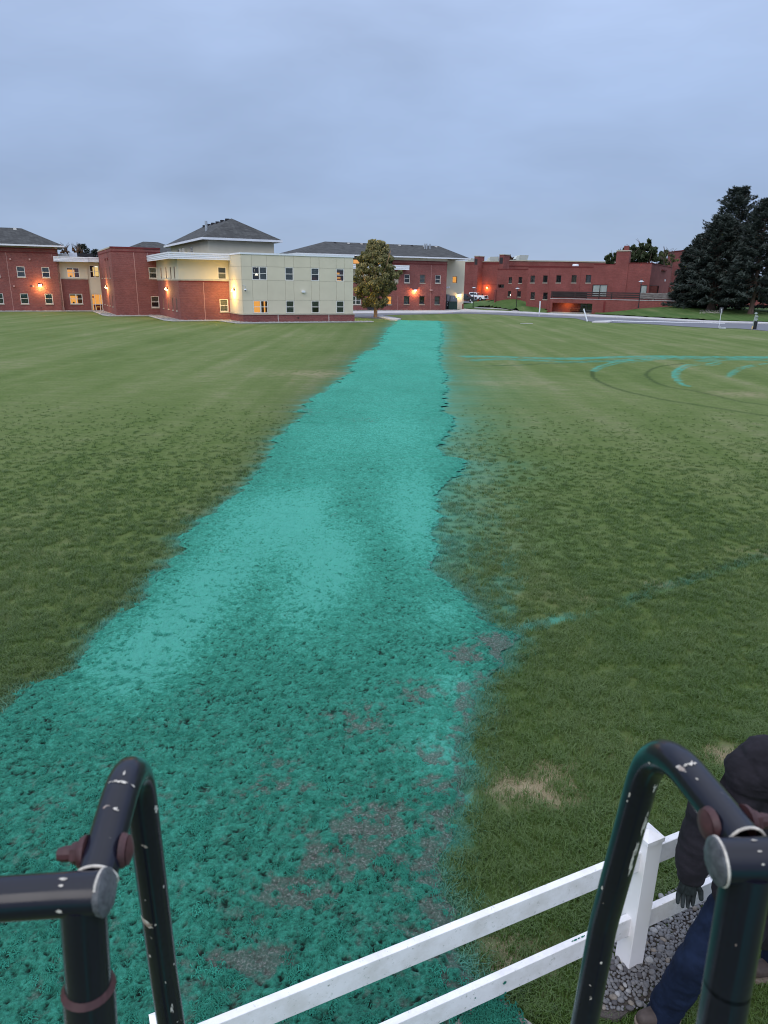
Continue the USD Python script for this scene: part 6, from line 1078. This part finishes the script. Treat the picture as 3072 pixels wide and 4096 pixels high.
    # paint chips that can be seen one by one
    g_ = np.random.default_rng(51 + s)
    pj = np.array([project(q_ + J) for q_ in loop[::3]])
    for (px, py), th, la, lw in ([((2560, 3230), 0.85, 0.030, 0.0035), ((2545, 3270), 0.95, 0.014, 0.003), ((2505, 3440), 0.80, 0.034, 0.0045), ((2600, 3110), 0.9, 0.010, 0.003), ((2770, 3080), 0.25, 0.004, 0.010), ((2800, 3130), 0.5, 0.004, 0.004), ((2370, 3965), 0.1, 0.003, 0.002)] if s > 0 else [((430, 3220), -0.2, 0.003, 0.013), ((535, 3195), 0.95, 0.008, 0.004), ((420, 3255), 0.1, 0.003, 0.004), ((545, 3260), 0.9, 0.006, 0.003), ((668, 4010), 0.2, 0.010, 0.0022)]):
        i = 3 * int(np.argmin(np.hypot(*(pj - [px, py]).T))); i = min(max(i, 2), len(loop) - 3); tdir = loop[i + 1] - loop[i - 1]; tdir /= np.linalg.norm(tdir); view = EYE - (loop[i] + J); view -= tdir * (view @ tdir); view /= np.linalg.norm(view); sd = np.cross(tdir, view); sd *= np.sign(sd @ RT); nrm = view * math.cos(th) + sd * math.sin(th); tn = np.cross(nrm, tdir)
        for _ in range(9):
            o_, w_ = g_.normal(0, 0.45) * la, g_.normal(0, 0.45) * lw; ll, lw2 = la * g_.uniform(0.15, 0.45), lw * g_.uniform(0.15, 0.45); m_ = 9; a = np.arange(m_) / m_ * 2 * np.pi; rad = 0.55 + 0.7 * g_.uniform(size=m_); f_ = lambda u_, v_: loop[i] + tdir * (o_ + u_) + (nrm * math.cos((w_ + v_) / r) + tn * math.sin((w_ + v_) / r)) * (r + 0.0008)
            obj('paint_chip', (np.vstack([f_(ll * rd * math.cos(x_), lw2 * rd * math.sin(x_)) for x_, rd in zip(a, rad)] + [f_(0, 0)]), np.array([[j, (j + 1) % m_, m_] for j in range(m_)])), 'chip', lp)
    tubes = [(loop, r, lp, 8)] + [(polyline_samples([L(c_in), L(c_in + (c_out - c_in) * 0.25)], 0.01), r + 0.001, cr, 5)]
    for Pl, rr, par, nn_ in tubes:
        for k in range(nn_):
            i = g_.integers(3, max(4, min(len(Pl) - 4, 60))); tdir = Pl[i + 1] - Pl[i - 1] if i + 1 < len(Pl) else Pl[i] - Pl[i - 1]; tdir /= np.linalg.norm(tdir); view = (EYE - (Pl[i] + J)); view -= tdir * (view @ tdir); view /= np.linalg.norm(view); sd = np.cross(tdir, view); th = g_.uniform(-1.0, 1.0); la, lw = g_.uniform(0.001, 0.005), g_.uniform(0.0008, 0.0024)
            pass
            nrm = view * math.cos(th) + sd * math.sin(th); tn = np.cross(nrm, tdir); m_ = 9; a = np.arange(m_) / m_ * 2 * np.pi; rad = 0.6 + 0.6 * g_.uniform(size=m_)
            V = np.array([Pl[i] + tdir * la * rd * math.cos(x_) + (nrm * math.cos(lw * rd * math.sin(x_) / rr) + tn * math.sin(lw * rd * math.sin(x_) / rr)) * (rr + 0.0007) for x_, rd in zip(a, rad)]); obj('paint_chip', (np.vstack([V, Pl[i] + nrm * (rr + 0.0008)]), np.array([[j, (j + 1) % m_, m_] for j in range(m_)])), 'chip', par)
    return t
rail(-1); rail(1)

# ------------------------------------------------------------------ the person
principled('jacket_cloth', (0.014, 0.012, 0.016), 0.85, 0.2, var=0.35, scale=9, bump=0.5, bscale=30, bdist=0.01)
principled('jeans_cloth', (0.007, 0.013, 0.032), 0.9, 0.15, var=0.35, scale=10, bump=0.4, bscale=60, bdist=0.006)
principled('glove_cloth', (0.020, 0.025, 0.026), 0.8, 0.2, var=0.6, scale=26)
principled('glove_cuff', (0.55, 0.62, 0.62), 0.8, 0.2)
principled('skin', (0.45, 0.27, 0.20), 0.55, 0.4)
principled('boot_leather', (0.06, 0.045, 0.04), 0.6, 0.3, var=0.3, scale=20)
principled('boot_sole', (0.20, 0.16, 0.13), 0.8, 0.2)
def flesh(chains, length=0.02, rounds=8, noise_amp=0.0, seed=0, fq=9.0):
    M = m3.Manifold()
    for ch in chains:
        for (p0, r0), (p1, r1) in zip(ch[:-1], ch[1:]): M += m3.Manifold.batch_hull([m3.Manifold.sphere(float(r0), 20).translate(tuple(map(float, p0))), m3.Manifold.sphere(float(r1), 20).translate(tuple(map(float, p1)))])
    M = M.refine_to_length(length); t = M.to_mesh(); tm_ = trimesh.Trimesh(np.array(t.vert_properties[:, :3], float), np.array(t.tri_verts)); trimesh.smoothing.filter_taubin(tm_, iterations=rounds)
    if noise_amp:
        n = np.array(tm_.vertex_normals); P = np.array(tm_.vertices); r = 1 - np.abs(2 * meshkit.fbm(P * [fq, fq, fq * 1.7], 3, seed) - 1); tm_.vertices = P + n * (noise_amp * (r - 0.6))[:, None]
    return tm_
A3 = np.array
PO = gnd(2640, 4060); PO[0] += 0.25; per = thing('person', 'person in a dark hooded jacket and blue jeans walking by the fence', 'person', (PO[0], PO[1], 0))
Wp = lambda px, py, y_: at_y(px, py, y_) - [PO[0], PO[1], 0]
head = Wp(3062, 3085, 3.14); neck = Wp(2985, 3215, 3.14); shl, shr = Wp(2838, 3240, 3.05), Wp(3130, 3230, 3.34); elb, wri, kn = Wp(2776, 3415, 3.02), Wp(2762, 3505, 3.0), Wp(2755, 3540, 3.0)
hipl, hipr = Wp(2925, 3640, 3.05), Wp(3080, 3600, 3.25); knl, anl = Wp(2775, 3860, 2.98), Wp(2668, 4020, 3.02); knr = hipr + A3([0.12, 0.02, -0.42]); anr = knr + A3([0.06, 0.05, -0.42]); anr[2] = 0.12; knr[2] = max(knr[2], 0.5)
chest = (shl + shr) / 2 + A3([0.02, 0, -0.16]); pel = (hipl + hipr) / 2
body = flesh([[(head + A3([-0.02, 0, 0.02]), 0.095), (head + A3([-0.05, -0.01, -0.05]), 0.08), (neck, 0.055), (chest, 0.12), (pel + A3([0, 0, 0.1]), 0.12), (pel, 0.12)], [(shl, 0.05), (chest, 0.1), (shr, 0.05)], [(shl, 0.05), (elb, 0.042), (wri, 0.03)], [(shr, 0.05), (shr + A3([0.06, 0.05, -0.28]), 0.042), (shr + A3([0.0, 0.0, -0.52]), 0.03)], [(hipl, 0.08), (knl, 0.06), (anl, 0.045)], [(hipr, 0.08), (knr, 0.06), (anr, 0.045)],
              [(head + A3([-0.115, -0.02, -0.03]), 0.014), (head + A3([-0.10, -0.015, 0.01]), 0.012)]], 0.016, 6)
obj('body', body, 'skin', per, smooth=True)
# hood with an open front towards the left, jacket, sleeves
hood = flesh([[(head + A3([0.01, 0, 0.02]), 0.165), (head + A3([0.06, 0.02, -0.08]), 0.165), (neck + A3([0.06, 0.03, -0.02]), 0.16)], [(head + A3([-0.075, 0.0, -0.02]), 0.135), (head, 0.155)], [(head + A3([-0.08, 0.01, -0.07]), 0.12), (neck + A3([-0.02, 0.0, 0.02]), 0.13), (neck + A3([0.06, 0.03, -0.02]), 0.16)]], 0.012, 6, 0.016, 3, 9.0)
opening = m3.Manifold.sphere(0.085, 28).scale((0.9, 0.95, 1.2)).translate(tuple(map(float, head + A3([-0.205, 0.055, -0.085]))))
hm = m3.Manifold(m3.Mesh(np.array(hood.vertices, np.float32), np.array(hood.faces, np.uint32)))
jk = flesh([[(shl + A3([0, 0, -0.0]), 0.108), (neck + A3([-0.03, 0, -0.07]), 0.115)], [(shl + A3([0, 0, -0.02]), 0.105), (chest, 0.17), (shr + A3([0, 0, -0.02]), 0.105)], [(neck + A3([0.02, 0, -0.04]), 0.13), (chest + A3([0.02, 0.0, -0.02]), 0.175), (pel + A3([0.03, 0.0, 0.16]), 0.185), (pel + A3([0.035, 0.01, -0.04]), 0.195)], [(hipl + A3([0.02, 0, 0.12]), 0.13), (hipl + A3([0.06, 0.0, -0.075]), 0.13)], [(hipr + A3([0, 0, 0.1]), 0.14), (hipr + A3([0.02, 0, -0.06]), 0.14)],
            [(shl, 0.098), ((shl + elb) / 2, 0.093), (elb, 0.088), ((elb + wri) / 2, 0.080), (wri + A3([0, 0, 0.02]), 0.066)], [(shr, 0.10), (shr + A3([0.06, 0.05, -0.28]), 0.085), (shr + A3([0.0, 0.0, -0.5]), 0.065)]], 0.013, 7, 0.022, 5, 7.0)
try:
    hm = hm - opening; t_ = hm.to_mesh(); hood = trimesh.Trimesh(np.array(t_.vert_properties[:, :3], float), np.array(t_.tri_verts))
except Exception: pass
j_ = obj('jacket', jk, 'jacket_cloth', per, smooth=True); obj('hood', hood, 'jacket_cloth', j_, smooth=40)
v, f = tube(bez([shl + A3([-0.10, -0.02, 0.10]), neck + A3([-0.17, -0.06, 0.05]), neck + A3([-0.08, -0.1, 0.04])], 8), 0.004, 6); obj('drawstring', (v, f), 'black_paint', j_)
jn = flesh([[(hipl, 0.115), ((hipl + knl) / 2, 0.108), (knl, 0.098), ((knl + anl) / 2, 0.092), (anl + A3([0, 0, 0.0]), 0.088), (anl + A3([-0.012, -0.005, -0.05]), 0.086)], [(hipr, 0.12), (knr, 0.098), (anr, 0.085), (anr + A3([0, 0, -0.05]), 0.085)], [(hipl, 0.12), (hipr, 0.12)]], 0.013, 6, 0.020, 8, 8.0)
obj('jeans', jn, 'jeans_cloth', per, smooth=True)
for an in (anl, anr):
    d_ = A3([-0.11, -0.03, -0.03]); b_ = flesh([[(an + A3([0.03, 0, -0.05]), 0.055), (an + d_ * 0.5 + A3([0, 0, -0.045]), 0.052), (an + d_ * 1.25 + A3([0, 0, -0.02]), 0.044)], [(an, 0.058), (an + A3([0, 0, 0.1]), 0.06)]], 0.012, 6)
    v = np.array(b_.vertices); v[:, 2] = np.maximum(v[:, 2], 0.022); bo = obj('boot', (v, np.array(b_.faces)), 'boot_leather', per, smooth=True)
    lo = trimesh.Trimesh(v).convex_hull; pts = np.array(lo.vertices)[:, :2]; from shapely.geometry import MultiPoint
    vs_, fs_ = extrude(MultiPoint([tuple(p_[:2]) for p_ in v if p_[2] < 0.05]).convex_hull.buffer(0.006), 0.024); obj('sole', (vs_ - [0, 0, 0.003], fs_), 'boot_sole', bo)
# gloved hand: palm, four fingers and a thumb
hd = np.array([-0.06, -0.02, -1.0]); hd /= np.linalg.norm(hd); wd = np.array([1.0, -0.25, -0.05]); wd -= hd * (wd @ hd); wd /= np.linalg.norm(wd); nd = np.cross(hd, wd)
pc_ = wri + hd * 0.015; ch = [[(pc_ - wd * 0.022, 0.022), (pc_ + hd * 0.085 - wd * 0.030, 0.019)], [(pc_ + wd * 0.018, 0.022), (pc_ + hd * 0.082 + wd * 0.03, 0.019)], [(pc_, 0.026), (pc_ + hd * 0.085, 0.020)]]
for k, (w, ln) in enumerate(((-0.036, 0.070), (-0.012, 0.084), (0.012, 0.079), (0.034, 0.062))):
    b0 = pc_ + hd * 0.08 + wd * w; k1 = b0 + (hd + 0.15 * nd + wd * w * 2.0) * ln * 0.45; k2 = k1 + (hd + 0.45 * nd) * ln * 0.3; k3 = k2 + (hd * 0.8 + 0.8 * nd) * ln * 0.22; ch.append([(b0, 0.0135), (k1, 0.0125), (k2, 0.0115), (k3, 0.0095)])
ch.append([(pc_ + hd * 0.02 + wd * 0.03, 0.016), (pc_ + hd * 0.055 + wd * 0.062 + nd * 0.012, 0.0145), (pc_ + hd * 0.092 + wd * 0.07 + nd * 0.02, 0.012)])
gl = obj('glove', flesh(ch, 0.004, 4), 'glove_cloth', per, smooth=True)
v, f = tube([wri + hd * -0.02, wri + hd * 0.012, wri + hd * 0.028], [0.045, 0.043, 0.032], 18, False); obj('cuff', (v, f), 'glove_cuff', gl, smooth=True)

# ------------------------------------------------------------------ river stones round the fence post
rng = np.random.default_rng(61)
gp = Polygon([tuple(gnd(*p)[:2]) for p in ((2350, 4030), (2420, 3900), (2500, 3850), (2580, 3760), (2640, 3690), (2800, 3590), (2900, 3535), (3100, 3440), (3160, 3560), (2900, 3720), (2790, 3820), (2700, 3900), (2640, 3965), (2540, 3990), (2450, 4050))])
principled('gravel_soil', (0.075, 0.065, 0.06), 0.95, 0.1, var=0.3, scale=14, bump=0.8, bscale=60)
for nm, c in (('stone_grey', (0.14, 0.137, 0.14)), ('stone_pale', (0.26, 0.255, 0.25)), ('stone_dark', (0.075, 0.07, 0.073)), ('stone_tan', (0.18, 0.155, 0.13))): principled(nm, c, 0.7, 0.3, var=0.25, scale=40, bump=0.3, bscale=90, bdist=0.004)
v, f = extrude(gp.buffer(0.05), 0.03); gb = obj('gravel_bed', (v + [0, 0, -0.012], f), 'gravel_soil', kind='structure', label='bed of rounded grey river stones around the fence post')
from shapely.geometry import Point
cells = {}; S = []
x0, y0, x1, y1 = gp.bounds
for k in range(42000):
    c = rng.uniform((x0, y0), (x1, y1)); inside = gp.contains(Point(c)); d = gp.exterior.distance(Point(c))
    if not inside and not (d < 0.12 and rng.uniform() < 0.2): continue
    r = rng.choice([0.010, 0.014, 0.019, 0.024], p=[0.30, 0.33, 0.24, 0.13]) * rng.uniform(0.85, 1.15); key = (int(c[0] / 0.05), int(c[1] / 0.05)); ok = True
    for a in (-1, 0, 1):
        for b_ in (-1, 0, 1):
            for (q, rq) in cells.get((key[0] + a, key[1] + b_), []):
                if (q[0] - c[0]) ** 2 + (q[1] - c[1]) ** 2 < (0.66 * (r + rq)) ** 2: ok = False
    if ok: cells.setdefault(key, []).append((c, r)); S.append((c, r))
S.sort(key=lambda s: -s[1]); small = MB(); ic1, ic0 = trimesh.creation.icosphere(1), trimesh.creation.icosphere(1)
def stone(c, r):
    V = np.array(ic1.vertices); V = V * (0.78 + 0.5 * meshkit.noise(V * 1.3 + rng.uniform(0, 90, 3)))[:, None] * [1.0, rng.uniform(0.65, 0.95), rng.uniform(0.5, 0.75)] * r; a = rng.uniform(0, 2 * np.pi); R_ = np.array([[math.cos(a), -math.sin(a), 0], [math.sin(a), math.cos(a), 0], [0, 0, 1]]); return V @ R_.T + [c[0], c[1], 0.022 + r * 0.25 + rng.uniform(0, 0.006)]
for k, (c, r) in enumerate(S):
    if k < 290: obj('stone', (stone(c, r), ic1.faces), str(rng.choice(['stone_grey', 'stone_pale', 'stone_dark', 'stone_tan'], p=[0.42, 0.16, 0.28, 0.14])), gb, smooth=True)
    else: small.add(stone(c, r), ic1.faces)
obj('small_stones', small.get(), 'stone_grey', gb, smooth=True, kind='stuff')
# weathered boards under the fence
principled('old_board', (0.16, 0.155, 0.14), 0.9, 0.1, var=0.3, scale=7, color2=(0.33, 0.31, 0.28), stretch=(1, 8, 1), bump=0.6, bscale=30, bdist=0.01)
bc = gnd(2010, 4150); tb = thing('weathered_boards', 'two weathered grey boards smeared with turquoise mulch beneath the fence', 'boards', (bc[0], bc[1], 0.03), -42)
for k, (y0_, y1_) in enumerate(((-0.15, -0.005), (0.005, 0.14))):
    obj('board', rbox(-0.22, 0.17 + 0.03 * k, y0_, y1_, 0, 0.032, 0.004), 'old_board', tb, smooth=35)

# ------------------------------------------------------------------ grass blades, mulch fibres
def blade_material(name, cols):
    nodes = dict(GRASS_NODES); links = list(GRASS_LINKS)
    nodes |= {'ramp': ('rgb_ramp', {'ramp': [(0.42, cols[0]), (0.56, cols[1]), (0.70, cols[2]), (0.84, cols[3])]}),
              'rb': ('rgb_ramp', {'ramp': [(0.0, (0.30, 0.36, 0.26)), (0.5, (0.85, 0.92, 0.8)), (0.82, (1.5, 1.45, 1.35)), (0.93, (2.2, 2.0, 2.3)), (1.0, (3.0, 2.6, 3.2))]}), 'mf': ('mix_color', {'blend_type': 'multiply', 'fac': 1.0, 'use_clamp': False, }),
              'md': ('mix_color', {'b': (0.030, 0.070, 0.012)}), 'ms': ('mix_color', {'b': (0.40, 0.33, 0.20)}), 'mt': ('mix_color', {'b': (0.07, 0.32, 0.26)}),
              'p': ('principled_bsdf', {'roughness': 0.42, 'specular_ior_level': 0.5}), 'tr': ('translucent_bsdf', {}), 'mc': ('mix_closure', {'fac': 0.25})}
    links += [('a3.value', 'ramp.fac'), ('g.random_per_island', 'rb.fac'), ('ramp.color', 'mf.a'), ('rb.color', 'mf.b'), ('mf.result', 'md.a'), ('dark.fac', 'md.fac'), ('md.result', 'ms.a'), ('straw.fac', 'ms.fac'), ('ms.result', 'mt.a'), ('dye.fac', 'mt.fac'),
              ('mt.result', 'p.base_color'), ('mt.result', 'tr.color'), ('p.BSDF', 'mc.closure1'), ('tr.BSDF', 'mc.closure2')]
    MAT[name] = usdkit.material(stage, f'/World/Looks/{name}', nodes, links, surface='mc.closure')
blade_material('grass_blade', [(g_[0] * 2.25, g_[1] * 2.35, g_[2] * 2.1) for g_ in GREEN])
def tuft(seed, n, rad, hmin, hmax, width, flop):
    g_ = np.random.default_rng(seed); V, F = [], []; k = 0
    for _ in range(n):
        a, r = g_.uniform(0, 2 * np.pi), rad * math.sqrt(g_.uniform()); b_ = np.array([r * math.cos(a), r * math.sin(a), -0.01]); h = g_.uniform(hmin, hmax); d = g_.uniform(0, 2 * np.pi); o = np.array([math.cos(d), math.sin(d), 0]); s = np.array([-o[1], o[0], 0]) * width * g_.uniform(0.7, 1.3); fl = flop * g_.uniform(0.4, 1.4)
        p1, p2 = b_ + np.array([0, 0, h * 0.6]) + o * h * 0.25 * fl, b_ + np.array([0, 0, h * (1 - 0.28 * fl)]) + o * h * 0.9 * fl
        V += [b_ - s, b_ + s, p1 - s * 0.8, p1 + s * 0.8, p2]; F += [[k, k + 1, k + 3], [k, k + 3, k + 2], [k + 2, k + 3, k + 4]]; k += 5
    return np.array(V), np.array(F)
def instancer(path, protos, P, idx, rot, scale, **kw):
    pi = UsdGeom.PointInstancer.Define(stage, path); pi.CreatePrototypesRel().SetTargets([Sdf.Path(p) for p in protos]); pi.CreateProtoIndicesAttr(Vt.IntArray.FromNumpy(idx.astype(np.int32))); pi.CreatePositionsAttr(Vt.Vec3fArray.FromNumpy(P.astype(np.float32)))
    q_ = np.zeros((len(P), 4)); q_[:, 3] = np.cos(rot / 2); q_[:, 2] = np.sin(rot / 2); pi.CreateOrientationsAttr(Vt.QuathArray([Gf.Quath(float(a[3]), float(a[0]), float(a[1]), float(a[2])) for a in q_])); pi.CreateScalesAttr(Vt.Vec3fArray.FromNumpy(np.repeat(scale[:, None], 3, 1).astype(np.float32))); tag(pi.GetPrim(), **kw)
rng = np.random.default_rng(71); UsdGeom.PointInstancer.Define(stage, '/World/grass'); cats = [(0, 0, 0), (0, .75, 0), (0, 0, .8), (.30, 0, 0), (.62, 0, 0), (.92, 0, 0)]; protos = []
for ci, (dy, dk, st) in enumerate(cats):
    for s in range(3):
        v, f = tuft(100 + s + 10 * ci, 30 if st == 0 else 20, 0.075, 0.035, 0.105 if st == 0 else 0.045, 0.0028, 0.85)
        protos.append(obj('tuft', (v, f), 'grass_blade', '/World/grass', prim=dict(dye=np.full(len(v), dy), dark=np.full(len(v), dk), straw=np.full(len(v), st))))
PP, SC = [], []
def scatter(dens, y0, y1, width=1.28):
    """points over the field of view, denser near: dens(y) per square metre"""
    yy = np.linspace(y0, y1, 400); w = dens(yy) * yy * width; c = np.concatenate([[0], np.cumsum((w[1:] + w[:-1]) / 2 * np.diff(yy))]); n = int(c[-1]); y_ = np.interp(rng.uniform(0, c[-1], n), c, yy)
    return np.stack([rng.uniform(-0.5, 0.5, n) * width * y_, y_], 1)
P_ = scatter(lambda y_: 430 * np.exp(-(y_ - 2) / 9.0) * np.clip((26 - y_) / 19, 0, 1), 1.7, 26, 1.56); PP.append(P_); SC.append(np.interp(P_[:, 1], [2, 7, 30], [1.0, 0.95, 0.5]))
PP, SC = np.vstack(PP), np.concatenate(SC); l, r = edges(np.clip(PP[:, 1], Y_BOT, 999)); jit = rng.normal(0, 0.035, len(PP)) * SC
jit += rng.exponential(0.03, len(PP)); keep = ((PP[:, 0] < l + 0.02 + jit) | (PP[:, 0] > r - 0.02 - jit))
from shapely import contains_xy
g_in = contains_xy(gp, PP[:, 0], PP[:, 1]); keep &= ~(g_in & (rng.uniform(size=len(PP)) < 0.90))
fl_ = (PP - FF.o[:2]) @ np.array([FF.u[:2], FF.v[:2]]).T; keep &= ~((np.abs(fl_[:, 0] - PW / 2) < PW * 0.6) & (np.abs(fl_[:, 1] - PW / 2) < PW * 0.6))
bl = (PP - bc[:2]); a_ = math.radians(-42); bu, bv = bl[:, 0] * math.cos(a_) + bl[:, 1] * math.sin(a_), -bl[:, 0] * math.sin(a_) + bl[:, 1] * math.cos(a_); keep &= ~((bu > -0.22) & (bu < 0.2) & (np.abs(bv) < 0.15))
PP, SC = PP[keep], SC[keep]; dye_, dark_, straw_ = dye_and_dark(PP); keep = rng.uniform(size=len(PP)) > straw_ * 0.5; PP, SC, dye_, dark_, straw_ = PP[keep], SC[keep], dye_[keep], dark_[keep], straw_[keep]
u_ = rng.uniform(size=len(PP)); ci = np.zeros(len(PP), int); dj = dye_ + rng.normal(0, 0.10, len(PP)) * (dye_ > 0.05)
ci = np.where(dark_ > u_ * 0.9 + 0.1, 1, ci); ci = np.where(straw_ > u_ * 0.8 + 0.1, 2, ci); ci = np.where(dj > 0.18, 3, ci); ci = np.where(dj > 0.46, 4, ci); ci = np.where(dj > 0.78, 5, ci)
hgt = 0.75 + 0.5 * meshkit.fbm(np.column_stack([PP * 1.3, PP[:, 0] * 0]), 3, 77)
zg = (meshkit.fbm(np.stack([PP[:, 0] * 0.7, PP[:, 1] * 0.7, PP[:, 0] * 0], 1), 3, 3) - 0.5) * 0.05 - 0.03
instancer('/World/grass', protos, np.column_stack([PP, zg]), ci * 3 + rng.integers(0, 3, len(PP)), rng.uniform(0, 2 * np.pi, len(PP)), SC * hgt, label='short green grass blades of the near lawn', cat='grass', kind='stuff')
print('tufts', len(PP))
MAT['fibre'] = usdkit.material(stage, '/World/Looks/fibre', {'g': ('geometry', {}), 'tone': ('attribute', {'attribute': 'tone'}), 'n': ('noise_texture', {'scale': 7.0, 'detail': 5.0, 'roughness': 0.7}), 'nm': ('math', {'math_type': 'multiply_add', 'value2': 0.5}), 'a': ('math', {'math_type': 'multiply_add', 'value2': 0.46}),
    'r': ('rgb_ramp', {'ramp': [(0.1, (0.010, 0.055, 0.038)), (0.42, (0.018, 0.145, 0.098)), (0.65, (0.034, 0.25, 0.178)), (0.85, (0.060, 0.37, 0.28)), (1.0, (0.10, 0.46, 0.37))]}), 'p': ('principled_bsdf', {'roughness': 0.75, 'specular_ior_level': 0.25})},
    [('g.position', 'n.vector'), ('n.fac', 'nm.value1'), ('tone.fac', 'nm.value3'), ('nm.value', 'a.value3'), ('g.random_per_island', 'a.value1'), ('a.value', 'r.fac'), ('r.color', 'p.base_color')], surface='p.BSDF')
UsdGeom.PointInstancer.Define(stage, '/World/mulch_fibres'); fp = []
for s in range(12):
    g_ = np.random.default_rng(200 + s % 4); V, F = [], []; k = 0
    for _ in range(26):
        c = np.append(g_.normal(0, 0.024, 2), 0.0); d = g_.uniform(0, 2 * np.pi); ln = g_.uniform(0.016, 0.045); w = g_.uniform(0.0022, 0.0042); pts = []
        for j in range(4): pts.append(c.copy()); d += g_.normal(0, 0.7); c = c + np.array([math.cos(d), math.sin(d), 0]) * ln / 3; c[2] = 0.017 * math.sin(math.pi * (j + 1) / 3.2) * g_.uniform(0.5, 1.6)
        for j in range(4): t_ = (pts[min(j + 1, 3)] - pts[max(j - 1, 0)]); n_ = np.array([-t_[1], t_[0], 0]); n_ /= max(np.linalg.norm(n_), 1e-9); V += [pts[j] - n_ * w + [0, 0, -0.002], pts[j] + [0, 0, w * 0.9], pts[j] + n_ * w + [0, 0, -0.002]]
        for j in range(3):
            a = k + j * 3; F += [[a, a + 1, a + 4], [a, a + 4, a + 3], [a + 1, a + 2, a + 5], [a + 1, a + 5, a + 4]]
        k += 12
    fp.append(obj('fibre_clump', (np.array(V), np.array(F)), 'fibre', '/World/mulch_fibres', prim=dict(tone=np.full(len(V), (0.16, 0.30, 0.44)[s // 4]))))
PP, SC = [], []
P_ = scatter(lambda y_: 210 * np.exp(-(y_ - 2) / 7.0) * np.clip((10 - y_) / 6, 0, 1), 1.7, 10, 1.56); PP.append(P_); SC.append(0.72 + 0.0 * (P_[:, 1] - 2))
PP, SC = np.vstack(PP), np.concatenate(SC); l, r = edges(PP[:, 1]); sp_r = rng.exponential(0.025, len(PP)); k = (PP[:, 0] > l + 0.02 - sp_r) & (PP[:, 0] < r - 0.02 + sp_r); PP, SC = PP[k], SC[k]; sp_, so_ = mulch_attrs(PP); clump_ = meshkit.fbm(np.column_stack([PP * 7.5, PP[:, 0] * 0]), 3, 91); k = rng.uniform(size=len(PP)) > np.maximum(so_ * 1.15, smoothstep(0.50, 0.38, clump_) * 0.5); PP, SC, so_, sp_ = PP[k], SC[k], so_[k], sp_[k]
fi = np.clip(np.round((sp_ - 0.12) / 0.16 + rng.normal(0, 0.35, len(PP))), 0, 2).astype(int)
l, r = edges(PP[:, 1]); out_ = (PP[:, 0] < l) | (PP[:, 0] > r); zf = np.where(out_, 0.03, 0.018 + mulch_height(PP, so_))
xb, yb2 = rng.uniform(-0.2, 0.08, 60), rng.uniform(-0.14, 0.13, 60)   # mulch lying on the boards
bw = np.stack([bc[0] + xb * math.cos(a_) - yb2 * math.sin(a_), bc[1] + xb * math.sin(a_) + yb2 * math.cos(a_)], 1); PP = np.vstack([PP, bw]); SC = np.concatenate([SC, np.full(60, 1.0)]); zf = np.concatenate([zf, np.full(60, 0.064)]); fi = np.concatenate([fi, np.zeros(60, int)])
instancer('/World/mulch_fibres', fp, np.column_stack([PP, zf]), fi * 4 + rng.integers(0, 4, len(PP)), rng.uniform(0, 2 * np.pi, len(PP)), SC * rng.uniform(0.7, 1.3, len(PP)), label='curly turquoise wood fibres of the hydroseed mulch', cat='mulch', kind='stuff')
print('fibres', len(PP))
